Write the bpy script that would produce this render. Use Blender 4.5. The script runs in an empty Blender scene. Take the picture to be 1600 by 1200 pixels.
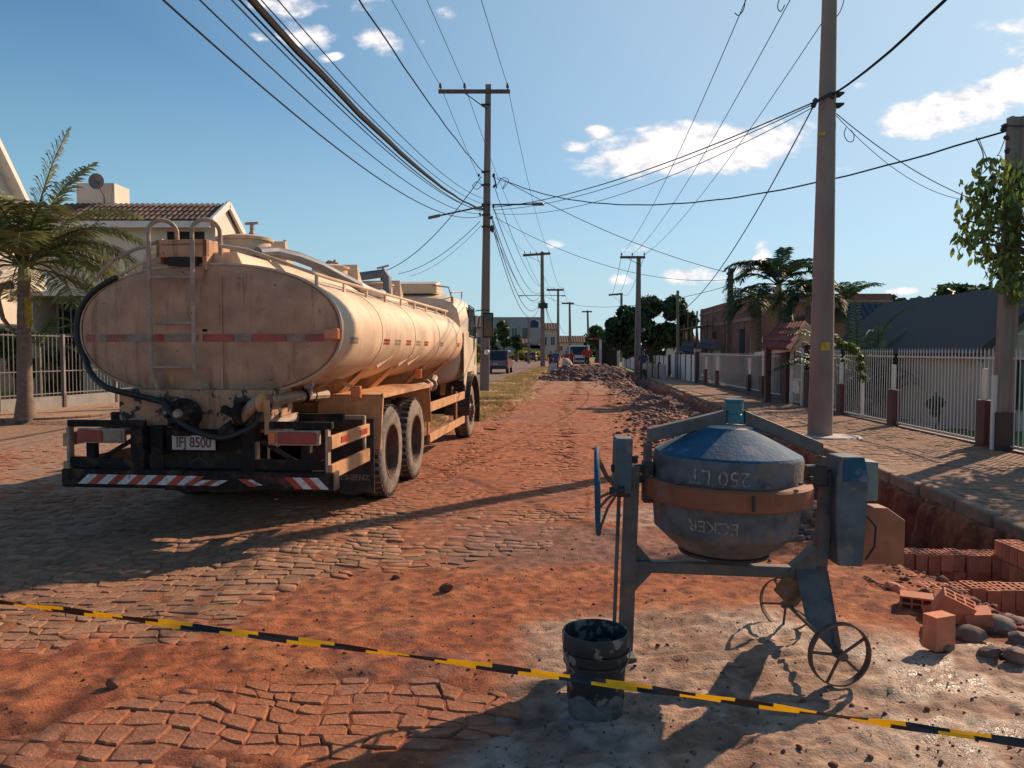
import bpy, bmesh, math, random
import numpy as np
from mathutils import Vector, Matrix, Euler
R = math.radians
S = bpy.context.scene
COL = S.collection
random.seed(7); rng = np.random.RandomState(11)

# ------------------------------------------------ camera, world, sun, exposure
CAMZ = 1.65; FPX = 1209.0; PITCH = math.atan(52.0/1209.0)
cam = bpy.data.objects.new('camera', bpy.data.cameras.new('camera')); COL.objects.link(cam); S.camera = cam
cam.location = (0, 0, CAMZ); cam.rotation_euler = (math.pi/2 - PITCH, 0, 0)
cam.data.sensor_fit = 'HORIZONTAL'; cam.data.sensor_width = 36; cam.data.lens = 36*FPX/1600
cam.data.clip_start = 0.05; cam.data.clip_end = 6000
SUN_AZ, SUN_EL = R(46.5), R(30)            # azimuth clockwise from +Y
SD = Vector((math.sin(SUN_AZ)*math.cos(SUN_EL), math.cos(SUN_AZ)*math.cos(SUN_EL), math.sin(SUN_EL)))
S.view_settings.view_transform = 'Standard'; S.view_settings.look = 'None'
S.view_settings.exposure = 0.15; S.view_settings.gamma = 1; S.view_settings.use_curve_mapping = False
sl = bpy.data.lights.new('sun', 'SUN'); sl.energy = 5.6; sl.angle = R(0.5); sl.color = (1, .755, .52)
so = bpy.data.objects.new('sun', sl); COL.objects.link(so); so.rotation_euler = SD.to_track_quat('Z', 'Y').to_euler(); so.location = (30, 30, 40)

def at(px, py, Y):
    "world point at depth Y seen at photo pixel (px,py)"
    c, s = math.cos(PITCH), math.sin(PITCH)
    dx, dz = (px-800)/FPX, (600-py)/FPX
    d = Vector((dx, c+dz*s, -s+dz*c))
    return Vector((0, 0, CAMZ)) + d*(Y/d.y)
def ray(px, py):
    return (at(px, py, 1.0)-Vector((0, 0, CAMZ)))
def gnd(px, py, z=0.0):
    d = ray(px, py); t = (z-CAMZ)/d.z
    return Vector((0, 0, CAMZ))+d*t

world = bpy.data.worlds.new('World'); S.world = world; world.use_nodes = True
def build_world():
    nt = world.node_tree; nt.nodes.clear(); N = nt.nodes.new; L = nt.links.new
    out = N('ShaderNodeOutputWorld'); bg = N('ShaderNodeBackground'); L(bg.outputs[0], out.inputs[0])
    bg.inputs[1].default_value = 0.085
    sky = N('ShaderNodeTexSky'); sky.sky_type = 'NISHITA'; sky.sun_disc = False
    sky.sun_elevation = SUN_EL; sky.sun_rotation = SUN_AZ; sky.altitude = 300; sky.air_density = 1.0; sky.dust_density = 0.6; sky.ozone_density = 1.0
    def math_(op, a, b=None, c=None, clamp=False):
        n = N('ShaderNodeMath'); n.operation = op; n.use_clamp = clamp
        for i, x in enumerate((a, b, c)):
            if x is None: continue
            if isinstance(x, (int, float)): n.inputs[i].default_value = x
            else: L(x, n.inputs[i])
        return n.outputs[0]
    tc = N('ShaderNodeTexCoord'); sep = N('ShaderNodeSeparateXYZ'); L(tc.outputs['Generated'], sep.inputs[0])
    yy = math_('MAXIMUM', sep.outputs[1], 0.05)
    u = math_('DIVIDE', sep.outputs[0], yy); v = math_('DIVIDE', sep.outputs[2], yy)
    comb = N('ShaderNodeCombineXYZ'); L(u, comb.inputs[0]); L(math_('MULTIPLY', v, 1.7), comb.inputs[1])
    def noise(scale, detail, rough, off=0):
        n = N('ShaderNodeTexNoise'); n.inputs['Scale'].default_value = scale; n.inputs['Detail'].default_value = detail
        n.inputs['Roughness'].default_value = rough
        ad = N('ShaderNodeVectorMath'); ad.operation = 'ADD'; ad.inputs[1].default_value = (off, off*.7, off*.3); L(comb.outputs[0], ad.inputs[0])
        L(ad.outputs[0], n.inputs['Vector']); return n.outputs[0]
    nz = noise(11, 7, .62); nz2 = noise(38, 5, .6, 5)
    # clouds: (px, py, half width, half height, tilt deg, density)
    clouds = [(455, 0, 95, 34, 5, 1), (480, 55, 65, 26, 8, .85), (600, 68, 62, 26, 15, 1.05), (400, 55, 30, 10, 15, .7), (515, 90, 36, 9, -12, .8),
              (660, 66, 16, 9, 0, .8), (700, 20, 34, 18, 0, .55), (560, 4, 60, 20, 0, .8), (1085, 232, 225, 52, -5, 1.35), (938, 206, 32, 14, 0, 1.1), (903, 230, 36, 14, 10, 1.05),
              (1500, 170, 150, 44, -12, 1.3), (1600, 135, 90, 40, -10, 1.3), (870, 381, 24, 11, 0, .9), (966, 438, 28, 14, 0, 1.0), (1092, 431, 75, 19, 0, 1.05), (1192, 398, 18, 34, 12, 1.0),
              (1165, 425, 30, 12, 0, .8), (1412, 455, 36, 9, -5, .95), (998, 388, 34, 9, 0, .8), (1340, 135, 34, 9, -10, .5), (1330, 265, 60, 8, 0, .35), (1700, 60, 200, 60, 0, .9), (300, -120, 300, 70, 10, .9)]
    field = None
    for (px, py, a, b, t, k) in clouds:
        d = ray(px, py); u0, v0 = d.x, d.z; a /= FPX; b /= FPX
        du = math_('SUBTRACT', u, u0); dv = math_('SUBTRACT', v, v0); ct, st = math.cos(R(-t)), math.sin(R(-t))
        p = math_('ADD', math_('MULTIPLY', du, ct/a), math_('MULTIPLY', dv, st/a))
        q = math_('ADD', math_('MULTIPLY', du, -st/b), math_('MULTIPLY', dv, ct/b))
        r2 = math_('ADD', math_('MULTIPLY', p, p), math_('MULTIPLY', q, q))
        m = math_('MULTIPLY', math_('SUBTRACT', 1.0, r2, clamp=True), k)
        field = m if field is None else math_('MAXIMUM', field, m)
    fv = math_('ADD', math_('MULTIPLY', field, 1.0), math_('ADD', math_('MULTIPLY', math_('SUBTRACT', nz, .5), 2.6), math_('MULTIPLY', math_('SUBTRACT', nz2, .5), 1.0)))
    fv = math_('MULTIPLY', fv, math_('GREATER_THAN', field, 0.0001))
    mr = N('ShaderNodeMapRange'); mr.interpolation_type = 'SMOOTHSTEP'; L(fv, mr.inputs[0]); mr.inputs[1].default_value = .30; mr.inputs[2].default_value = 1.05
    alpha = math_('MULTIPLY', mr.outputs[0], math_('MULTIPLY', math_('MINIMUM', field, .35), 2.8), clamp=True)
    alpha = math_('MULTIPLY', alpha, math_('GREATER_THAN', sep.outputs[1], 0.05))
    # sky colour: a touch greener than the model, paler low down
    tint = N('ShaderNodeMix'); tint.data_type = 'RGBA'; tint.blend_type = 'MULTIPLY'; tint.inputs[0].default_value = 1
    L(sky.outputs[0], tint.inputs[6]); tint.inputs[7].default_value = (.58, .98, 1.22, 1)
    # pale blue haze layer towards the horizon and, more milky, towards the sun
    sunv = N('ShaderNodeVectorMath'); sunv.operation = 'DOT_PRODUCT'; L(tc.outputs['Generated'], sunv.inputs[0]); sunv.inputs[1].default_value = (math.sin(SUN_AZ)*.95, math.cos(SUN_AZ)*.95, .3)
    hz = N('ShaderNodeMapRange'); hz.interpolation_type = 'SMOOTHSTEP'; L(sep.outputs[2], hz.inputs[0]); hz.inputs[1].default_value = .46; hz.inputs[2].default_value = -.05; hz.inputs[3].default_value = 0.0; hz.inputs[4].default_value = .9
    sg = N('ShaderNodeMapRange'); L(sunv.outputs['Value'], sg.inputs[0]); sg.inputs[1].default_value = .25; sg.inputs[2].default_value = .98; sg.inputs[3].default_value = 0; sg.inputs[4].default_value = .72
    hc = N('ShaderNodeMix'); hc.data_type = 'RGBA'; L(sg.outputs[0], hc.inputs[0]); hc.inputs[6].default_value = (3.9, 6.6, 7.6, 1); hc.inputs[7].default_value = (7.6, 8.3, 9.3, 1)
    hf = math_('MAXIMUM', hz.outputs[0], sg.outputs[0], clamp=True)
    hm = N('ShaderNodeMix'); hm.data_type = 'RGBA'; L(hf, hm.inputs[0]); L(tint.outputs[2], hm.inputs[6]); L(hc.outputs[2], hm.inputs[7]); skyc = hm.outputs[2]
    mix = N('ShaderNodeMix'); mix.data_type = 'RGBA'; L(alpha, mix.inputs[0]); L(skyc, mix.inputs[6])
    cc = N('ShaderNodeMix'); cc.data_type = 'RGBA'; cc.inputs[6].default_value = (8.0, 7.9, 8.6, 1); cc.inputs[7].default_value = (13.0, 12.2, 11.9, 1)
    cm = N('ShaderNodeMapRange'); L(math_('ADD', nz2, math_('MULTIPLY', fv, .25)), cm.inputs[0]); cm.inputs[1].default_value = .5; cm.inputs[2].default_value = .85
    L(cm.outputs[0], cc.inputs[0]); L(cc.outputs[2], mix.inputs[7]); L(mix.outputs[2], bg.inputs[0])
build_world()

# ------------------------------------------------ materials
MATS = {}
def mat(name, col, rough=.7, metal=0, var=.18, vs=4., bump=.0, bs=60., spots=None, spots2=None, attr=False, objrand=0., coat=0, emit=None, stretch=None, trans=0, spec=.5, leaf=0, streak=None):
    """procedural principled material. spots=(colour, scale, threshold[0..1], softness)"""
    m = bpy.data.materials.new(name); m.use_nodes = True; nt = m.node_tree; b = nt.nodes['Principled BSDF']; N = nt.nodes.new; L = nt.links.new
    tc = N('ShaderNodeTexCoord'); vec = tc.outputs['Object']
    if stretch:
        mp = N('ShaderNodeMapping'); mp.inputs['Scale'].default_value = stretch; L(vec, mp.inputs[0]); vec = mp.outputs[0]
    def noise(s, d=5, r=.6):
        n = N('ShaderNodeTexNoise'); n.inputs['Scale'].default_value = s; n.inputs['Detail'].default_value = d; n.inputs['Roughness'].default_value = r; L(vec, n.inputs['Vector']); return n.outputs[0]
    def mx(fac, a, bb, blend='MIX'):
        n = N('ShaderNodeMix'); n.data_type = 'RGBA'; n.blend_type = blend
        for i, x in ((0, fac), (6, a), (7, bb)):
            if isinstance(x, (int, float)): n.inputs[i].default_value = x
            elif isinstance(x, tuple): n.inputs[i].default_value = (*x, 1)
            else: L(x, n.inputs[i])
        return n.outputs[2]
    def rng_(x, lo, hi, a=0., c=1.):
        n = N('ShaderNodeMapRange'); L(x, n.inputs[0]); n.inputs[1].default_value = lo; n.inputs[2].default_value = hi; n.inputs[3].default_value = a; n.inputs[4].default_value = c; return n.outputs[0]
    base = tuple(col)
    if attr:
        at_ = N('ShaderNodeAttribute'); at_.attribute_name = 'col'; base = at_.outputs['Color']
    n1 = noise(vs)
    dark = mx(1.0, base, (1-var*1.6,)*3, 'MULTIPLY'); lite = mx(1.0, base, (1+var,)*3, 'MULTIPLY')
    c = mx(rng_(n1, .3, .7), dark, lite)
    rg = rough
    for sp in (spots, spots2):
        if sp:
            sc_, s_, th, so_ = sp
            msk = rng_(noise(s_, 6, .65), th, th+so_)
            c = mx(msk, c, tuple(sc_))
    if streak:  # run-off stains drawn downwards
        sc_, s_, th, so_ = streak; mp2 = N('ShaderNodeMapping'); mp2.inputs['Scale'].default_value = (1, 1, .10); L(tc.outputs['Object'], mp2.inputs[0])
        n2_ = N('ShaderNodeTexNoise'); n2_.inputs['Scale'].default_value = s_; n2_.inputs['Detail'].default_value = 6; n2_.inputs['Roughness'].default_value = .7; L(mp2.outputs[0], n2_.inputs['Vector'])
        c = mx(rng_(n2_.outputs[0], th, th+so_, 0, .75), c, tuple(sc_))
    if objrand:
        oi = N('ShaderNodeObjectInfo'); f = rng_(oi.outputs['Random'], 0, 1, 1-objrand, 1+objrand)
        cb = N('ShaderNodeCombineColor'); [L(f, cb.inputs[i]) for i in range(3)]; c = mx(1.0, c, cb.outputs[0], 'MULTIPLY')
    L(c, b.inputs['Base Color'])
    L(rng_(n1, .3, .7, max(rough-.08, .02), min(rough+.08, 1)), b.inputs['Roughness'])
    b.inputs['Metallic'].default_value = metal; b.inputs['Specular IOR Level'].default_value = spec
    if coat: b.inputs['Coat Weight'].default_value = coat; b.inputs['Coat Roughness'].default_value = .15
    if trans: b.inputs['Transmission Weight'].default_value = trans
    if bump:
        bp = N('ShaderNodeBump'); bp.inputs['Strength'].default_value = min(bump, 1); bp.inputs['Distance'].default_value = .014; L(noise(bs, 6, .65), bp.inputs['Height']); L(bp.outputs[0], b.inputs['Normal'])
    if leaf:  # thin leaves and plastic film let light through
        out = nt.nodes['Material Output']; tr = N('ShaderNodeBsdfTranslucent'); L(c, tr.inputs[0]); ms = N('ShaderNodeMixShader'); ms.inputs[0].default_value = leaf
        L(b.outputs[0], ms.inputs[1]); L(tr.outputs[0], ms.inputs[2]); L(ms.outputs[0], out.inputs[0])
    MATS[name] = m; return m

mat('truck_paint', (.66, .46, .30), .62, var=.16, vs=2.2, bump=.12, bs=25, spots=((.13, .06, .035), 9, .67, .03), spots2=((.46, .24, .12), 1.6, .52, .3), streak=((.36, .19, .10), 9, .55, .15))
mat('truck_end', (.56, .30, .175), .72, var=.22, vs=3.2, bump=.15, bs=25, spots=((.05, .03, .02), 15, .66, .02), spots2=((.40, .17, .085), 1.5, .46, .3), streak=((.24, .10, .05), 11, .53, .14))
mat('orange_paint', (.55, .27, .12), .65, var=.2, vs=6, spots=((.20, .09, .05), 14, .62, .08))
mat('chipped_paint', (.50, .255, .135), .7, var=.2, vs=4, spots=((.025, .02, .02), 7, .545, .03), streak=((.20, .08, .04), 9, .52, .12))
mat('black_steel', (.014, .010, .009), .75, var=.3, bump=.2, spots=((.13, .065, .04), 7, .50, .25), spec=.25)
mat('rail_steel', (.42, .28, .20), .6, var=.25, vs=9, spots=((.12, .06, .04), 18, .6, .1))
mat('rubber', (.035, .028, .025), .85, var=.2, spots=((.13, .075, .05), 5, .45, .3))
mat('tyre', (.27, .20, .155), .9, var=.35, vs=7, spots=((.05, .04, .035), 14, .5, .2), bump=.3, bs=90)
mat('rim_brown', (.15, .08, .055), .6, var=.3, vs=8, spots=((.35, .2, .13), 10, .55, .2))
mat('hose_black', (.015, .014, .015), .55, var=.2)
mat('hose_grey', (.14, .14, .17), .6, var=.2)
mat('pipe_grey', (.42, .40, .42), .5, var=.15)
mat('pipe_tan', (.40, .25, .17), .6, var=.3, spots=((.06, .03, .02), 20, .6, .1))
mat('red_reflect', (.42, .05, .03), .35, var=.25, vs=8, spots=((.25, .12, .08), 14, .58, .1))
mat('dull_reflect', (.30, .20, .14), .5, var=.25, vs=8)
mat('white_reflect', (.62, .58, .54), .5, var=.2, vs=20, spots=((.15, .1, .08), 24, .57, .1))
mat('red_lamp', (.32, .035, .03), .3, var=.2, coat=.3)
mat('orange_lamp', (.72, .17, .04), .25, var=.15, coat=.4)
mat('plate', (.48, .40, .36), .5, var=.12)
mat('plate_text', (.06, .03, .03), .5)
mat('faint_text', (.10, .085, .08), .6)
mat('glass_dark', (.02, .025, .03), .08, var=.1, coat=.3)
mat('cab_paint', (.66, .52, .37), .5, var=.12, vs=3, spots=((.42, .24, .14), 3, .6, .2))
mat('mixer_grey', (.115, .12, .13), .75, metal=.1, var=.35, vs=9, bump=.5, bs=45, spots=((.20, .145, .11), 6, .50, .14), spots2=((.035, .12, .20), 9, .60, .12))
mat('mixer_blue', (.008, .085, .165), .8, var=.3, vs=6, bump=.3, bs=40, spots=((.36, .27, .22), 6, .57, .18), spots2=((.05, .03, .02), 25, .72, .03))
mat('mixer_cap', (.62, .46, .36), .6, var=.15)
mat('mixer_orange', (.27, .085, .035), .65, var=.25, vs=5, spots=((.12, .05, .03), 10, .56, .15), spots2=((.16, .14, .13), 4, .62, .1))
mat('shaded_wall', (.34, .26, .22), .85, var=.1, vs=1.5)  # house wall darkened, the shade on it is put into the colour
mat('mixer_frame', (.12, .11, .105), .6, metal=.2, var=.3, vs=8, spots=((.19, .13, .09), 7, .52, .15), spots2=((.03, .11, .16), 10, .62, .1))
mat('mixer_teal', (.025, .15, .19), .45, var=.25, vs=7, spots=((.20, .17, .14), 8, .55, .15))
mat('mixer_cover', (.085, .115, .13), .65, var=.3, vs=7, bump=.3, bs=50, spots=((.02, .14, .22), 6, .58, .2), spots2=((.20, .15, .12), 9, .56, .12))
mat('mixer_cover_pale', (.19, .25, .22), .55, var=.2)
mat('belt_guard', (.36, .13, .065), .65, var=.2, vs=6, spots=((.14, .06, .04), 9, .6, .1))
mat('rust_wheel', (.15, .09, .065), .8, var=.3, vs=20)
mat('faint_paint', (.27, .24, .22), .7, var=.5, vs=40)
mat('bucket_black', (.016, .02, .022), .55, var=.3, vs=8, spots=((.20, .175, .155), 13, .545, .06))
mat('bucket_cement', (.15, .135, .125), .85, var=.3, vs=8, spots=((.05, .045, .045), 7, .5, .12))
mat('tape_yellow', (.90, .62, .01), .4, var=.06, leaf=.45)
mat('tape_black', (.012, .010, .014), .4, var=.2)
mat('concrete_pole', (.28, .205, .17), .85, var=.14, vs=3, bump=.3, bs=40, spots=((.22, .16, .13), 2.5, .62, .2), stretch=(1, 1, .35))
mat('wood_pole', (.16, .095, .07), .85, var=.3, vs=5, bump=.4, bs=30, stretch=(1, 1, .2))
mat('steel_dark', (.05, .045, .045), .55, metal=.4, var=.2)
mat('insulator', (.10, .055, .04), .3, var=.2)
mat('lamp_grey', (.16, .15, .15), .5, var=.1)
mat('cable_black', (.018, .017, .019), .9, var=.1, spec=.1)
mat('cable_bundle', (.022, .012, .010), .95, var=.3, vs=3, spec=.05)
mat('yellow_paint', (.55, .35, .04), .6, var=.3)
mat('white_wall', (.68, .59, .50), .85, var=.07, vs=1.2, bump=.1, bs=30, spots=((.48, .40, .34), 1.4, .66, .25), streak=((.42, .33, .27), 3, .58, .2))
mat('beige_wall', (.52, .42, .35), .85, var=.1, vs=1.5, bump=.1, bs=30)
mat('grey_wall', (.33, .30, .29), .85, var=.12, vs=.6)
mat('grey_plinth', (.30, .27, .24), .9, var=.15, vs=3, bump=.2, bs=30)
mat('roof_brown', (.16, .095, .07), .85, var=.35, vs=3, objrand=.25, bump=.2)
mat('roof_red', (.28, .055, .04), .8, var=.25, vs=5, objrand=.2)
mat('roof_slate', (.05, .06, .085), .7, var=.15, vs=1.5, spec=.3)
mat('roof_dark', (.06, .05, .05), .8, var=.25, vs=4)
mat('trim_white', (.70, .64, .58), .6, var=.08)
mat('window_glass', (.03, .035, .045), .12, var=.2, spec=.6)
mat('dark_inside', (.03, .025, .022), .9)  # near-black colour painting the shade inside doors, slots and other openings
mat('fence_white', (.56, .50, .47), .5, var=.06)
mat('fence_grey', (.20, .165, .145), .6, var=.1)
mat('brown_paint', (.075, .038, .034), .7, var=.2, vs=5)
mat('brown_post', (.10, .04, .035), .7, var=.2, vs=5)
mat('red_paint', (.30, .05, .045), .45, var=.15)
mat('wood_plank', (.22, .15, .11), .85, var=.3, vs=4, stretch=(1, 1, .3))
mat('palm_leaf', (.19, .20, .07), .5, var=.4, vs=2.5, objrand=.35, leaf=.3)
mat('palm_leaf_dark', (.05, .085, .035), .6, var=.3, vs=2.5, objrand=.3, leaf=.2, spec=.25)
mat('palm_trunk', (.20, .14, .105), .9, var=.25, vs=6, bump=.4, bs=30, stretch=(1, 1, 2.5))
mat('palm_sheath', (.30, .28, .11), .7, var=.3, vs=4)
mat('palm_yellow', (.55, .36, .03), .7, var=.3)
mat('bark', (.11, .075, .055), .9, var=.3, vs=5, bump=.5, bs=25)
mat('leaf_dark', (.055, .10, .032), .6, var=.5, vs=1.2, leaf=.2)
mat('leaf_mid', (.07, .11, .03), .55, var=.4, vs=1.5, leaf=.3)
mat('leaf_bright', (.17, .25, .035), .5, var=.35, vs=2, objrand=.4, leaf=.4)
mat('leaf_near', (.18, .24, .05), .5, var=.4, vs=3, objrand=.5, leaf=.4)
mat('lawn', (.10, .20, .03), .9, var=.4, vs=1.5, bump=.8, bs=30)
mat('grass_blade', (.16, .28, .04), .8, var=.3, vs=3, leaf=.4)
mat('dry_grass', (.42, .30, .12), .85, var=.4, vs=.8, leaf=.35)
mat('verge_grass', (.30, .31, .06), .85, var=.5, vs=.35, leaf=.4)
mat('kerb', (.27, .17, .115), .9, var=.2, vs=5, bump=.5, bs=30, objrand=.2, spots=((.36, .16, .08), 4, .5, .2))
mat('paver', (.33, .19, .12), .92, var=.25, vs=4, bump=.6, bs=22, objrand=.18, spots=((.20, .12, .09), 3, .6, .15))
mat('path_stone', (.52, .43, .38), .85, var=.12, vs=2)
mat('ground', (1, 1, 1), .9, attr=True, var=.30, vs=9, bump=1.0, bs=70, spots=((.12, .05, .035), 19, .615, .08), spots2=((.46, .24, .14), 31, .64, .06))
mat('cobble', (1, 1, 1), .82, attr=True, var=.24, vs=11, bump=.8, bs=45, spots=((.17, .085, .055), 16, .62, .1), spots2=((.42, .20, .11), 7, .58, .15))
mat('rubble', (.24, .15, .135), .9, var=.6, vs=3.5, bump=.5, bs=30, spots=((.38, .14, .07), 1.4, .47, .15), objrand=.35)
mat('rock', (.20, .125, .10), .9, var=.3, vs=6, bump=.5, bs=30, objrand=.3)
mat('clod', (.22, .085, .05), .95, var=.4, vs=12, bump=.6, bs=50, objrand=.35)
mat('brick', (.58, .19, .095), .85, var=.16, vs=8, bump=.3, bs=60, objrand=.22, spots=((.60, .32, .20), 9, .60, .15))
mat('brick_hole', (.18, .06, .035), .95)  # hole floors painted darker than the clay to stand in for shade
mat('sack', (.52, .42, .36), .9, var=.2, vs=6)
mat('skin', (.28, .15, .10), .6)
mat('hair', (.02, .015, .012), .6)
mat('cloth_red', (.55, .05, .035), .85); mat('cloth_maroon', (.22, .04, .045), .85); mat('cloth_navy', (.03, .045, .10), .85)
mat('cloth_blue', (.06, .09, .20), .85); mat('cloth_pale', (.42, .40, .42), .85); mat('cloth_dark', (.03, .03, .035), .85)
mat('car_maroon', (.13, .035, .06), .3, var=.05, coat=.6); mat('car_white', (.62, .62, .58), .35, var=.06, coat=.3)
mat('car_red', (.20, .03, .04), .3, var=.05, coat=.5)
def brickwork(name, c1, c2, mortar, sx=.22, sy=.075):
    m = bpy.data.materials.new(name); m.use_nodes = True; nt = m.node_tree; b = nt.nodes['Principled BSDF']; N = nt.nodes.new; L = nt.links.new
    tc = N('ShaderNodeTexCoord'); sp = N('ShaderNodeSeparateXYZ'); L(tc.outputs['Object'], sp.inputs[0])
    ad = N('ShaderNodeMath'); L(sp.outputs[0], ad.inputs[0]); L(sp.outputs[1], ad.inputs[1]); cb = N('ShaderNodeCombineXYZ'); L(ad.outputs[0], cb.inputs[0]); L(sp.outputs[2], cb.inputs[1])
    t = N('ShaderNodeTexBrick'); t.inputs['Scale'].default_value = 1; t.inputs['Brick Width'].default_value = sx; t.inputs['Row Height'].default_value = sy; t.inputs['Mortar Size'].default_value = .008
    t.inputs['Color1'].default_value = (*c1, 1); t.inputs['Color2'].default_value = (*c2, 1); t.inputs['Mortar'].default_value = (*mortar, 1); L(cb.outputs[0], t.inputs['Vector'])
    n = N('ShaderNodeTexNoise'); n.inputs['Scale'].default_value = .7; n.inputs['Detail'].default_value = 5
    mr = N('ShaderNodeMapRange'); L(n.outputs[0], mr.inputs[0]); mr.inputs[1].default_value = .35; mr.inputs[2].default_value = .65; mr.inputs[3].default_value = .7; mr.inputs[4].default_value = 1.15
    cc = N('ShaderNodeCombineColor'); [L(mr.outputs[0], cc.inputs[i]) for i in range(3)]; L(tc.outputs['Object'], n.inputs['Vector'])
    mx = N('ShaderNodeMix'); mx.data_type = 'RGBA'; mx.blend_type = 'MULTIPLY'; mx.inputs[0].default_value = 1; L(t.outputs[0], mx.inputs[6]); L(cc.outputs[0], mx.inputs[7]); L(mx.outputs[2], b.inputs['Base Color'])
    b.inputs['Roughness'].default_value = .9
    bp = N('ShaderNodeBump'); bp.inputs['Distance'].default_value = .01; L(t.outputs['Fac'], bp.inputs['Height']); bp.invert = True; L(bp.outputs[0], b.inputs['Normal'])
    MATS[name] = m
brickwork('brickwork', (.42, .14, .085), (.30, .10, .07), (.20, .12, .09))
# wetness attribute drives roughness of the ground
def wet_ground(m):
    nt = m.node_tree; b = nt.nodes['Principled BSDF']; a = nt.nodes.new('ShaderNodeAttribute'); a.attribute_name = 'wet'
    mr = nt.nodes.new('ShaderNodeMapRange'); nt.links.new(a.outputs['Fac'], mr.inputs[0]); mr.inputs[3].default_value = .93; mr.inputs[4].default_value = .30
    for l in list(b.inputs['Roughness'].links): nt.links.remove(l)
    nt.links.new(mr.outputs[0], b.inputs['Roughness']); b.inputs['Specular IOR Level'].default_value = .35
wet_ground(MATS['ground']); wet_ground(MATS['cobble'])
def M_(x): return MATS[x] if isinstance(x, str) else x

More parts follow.
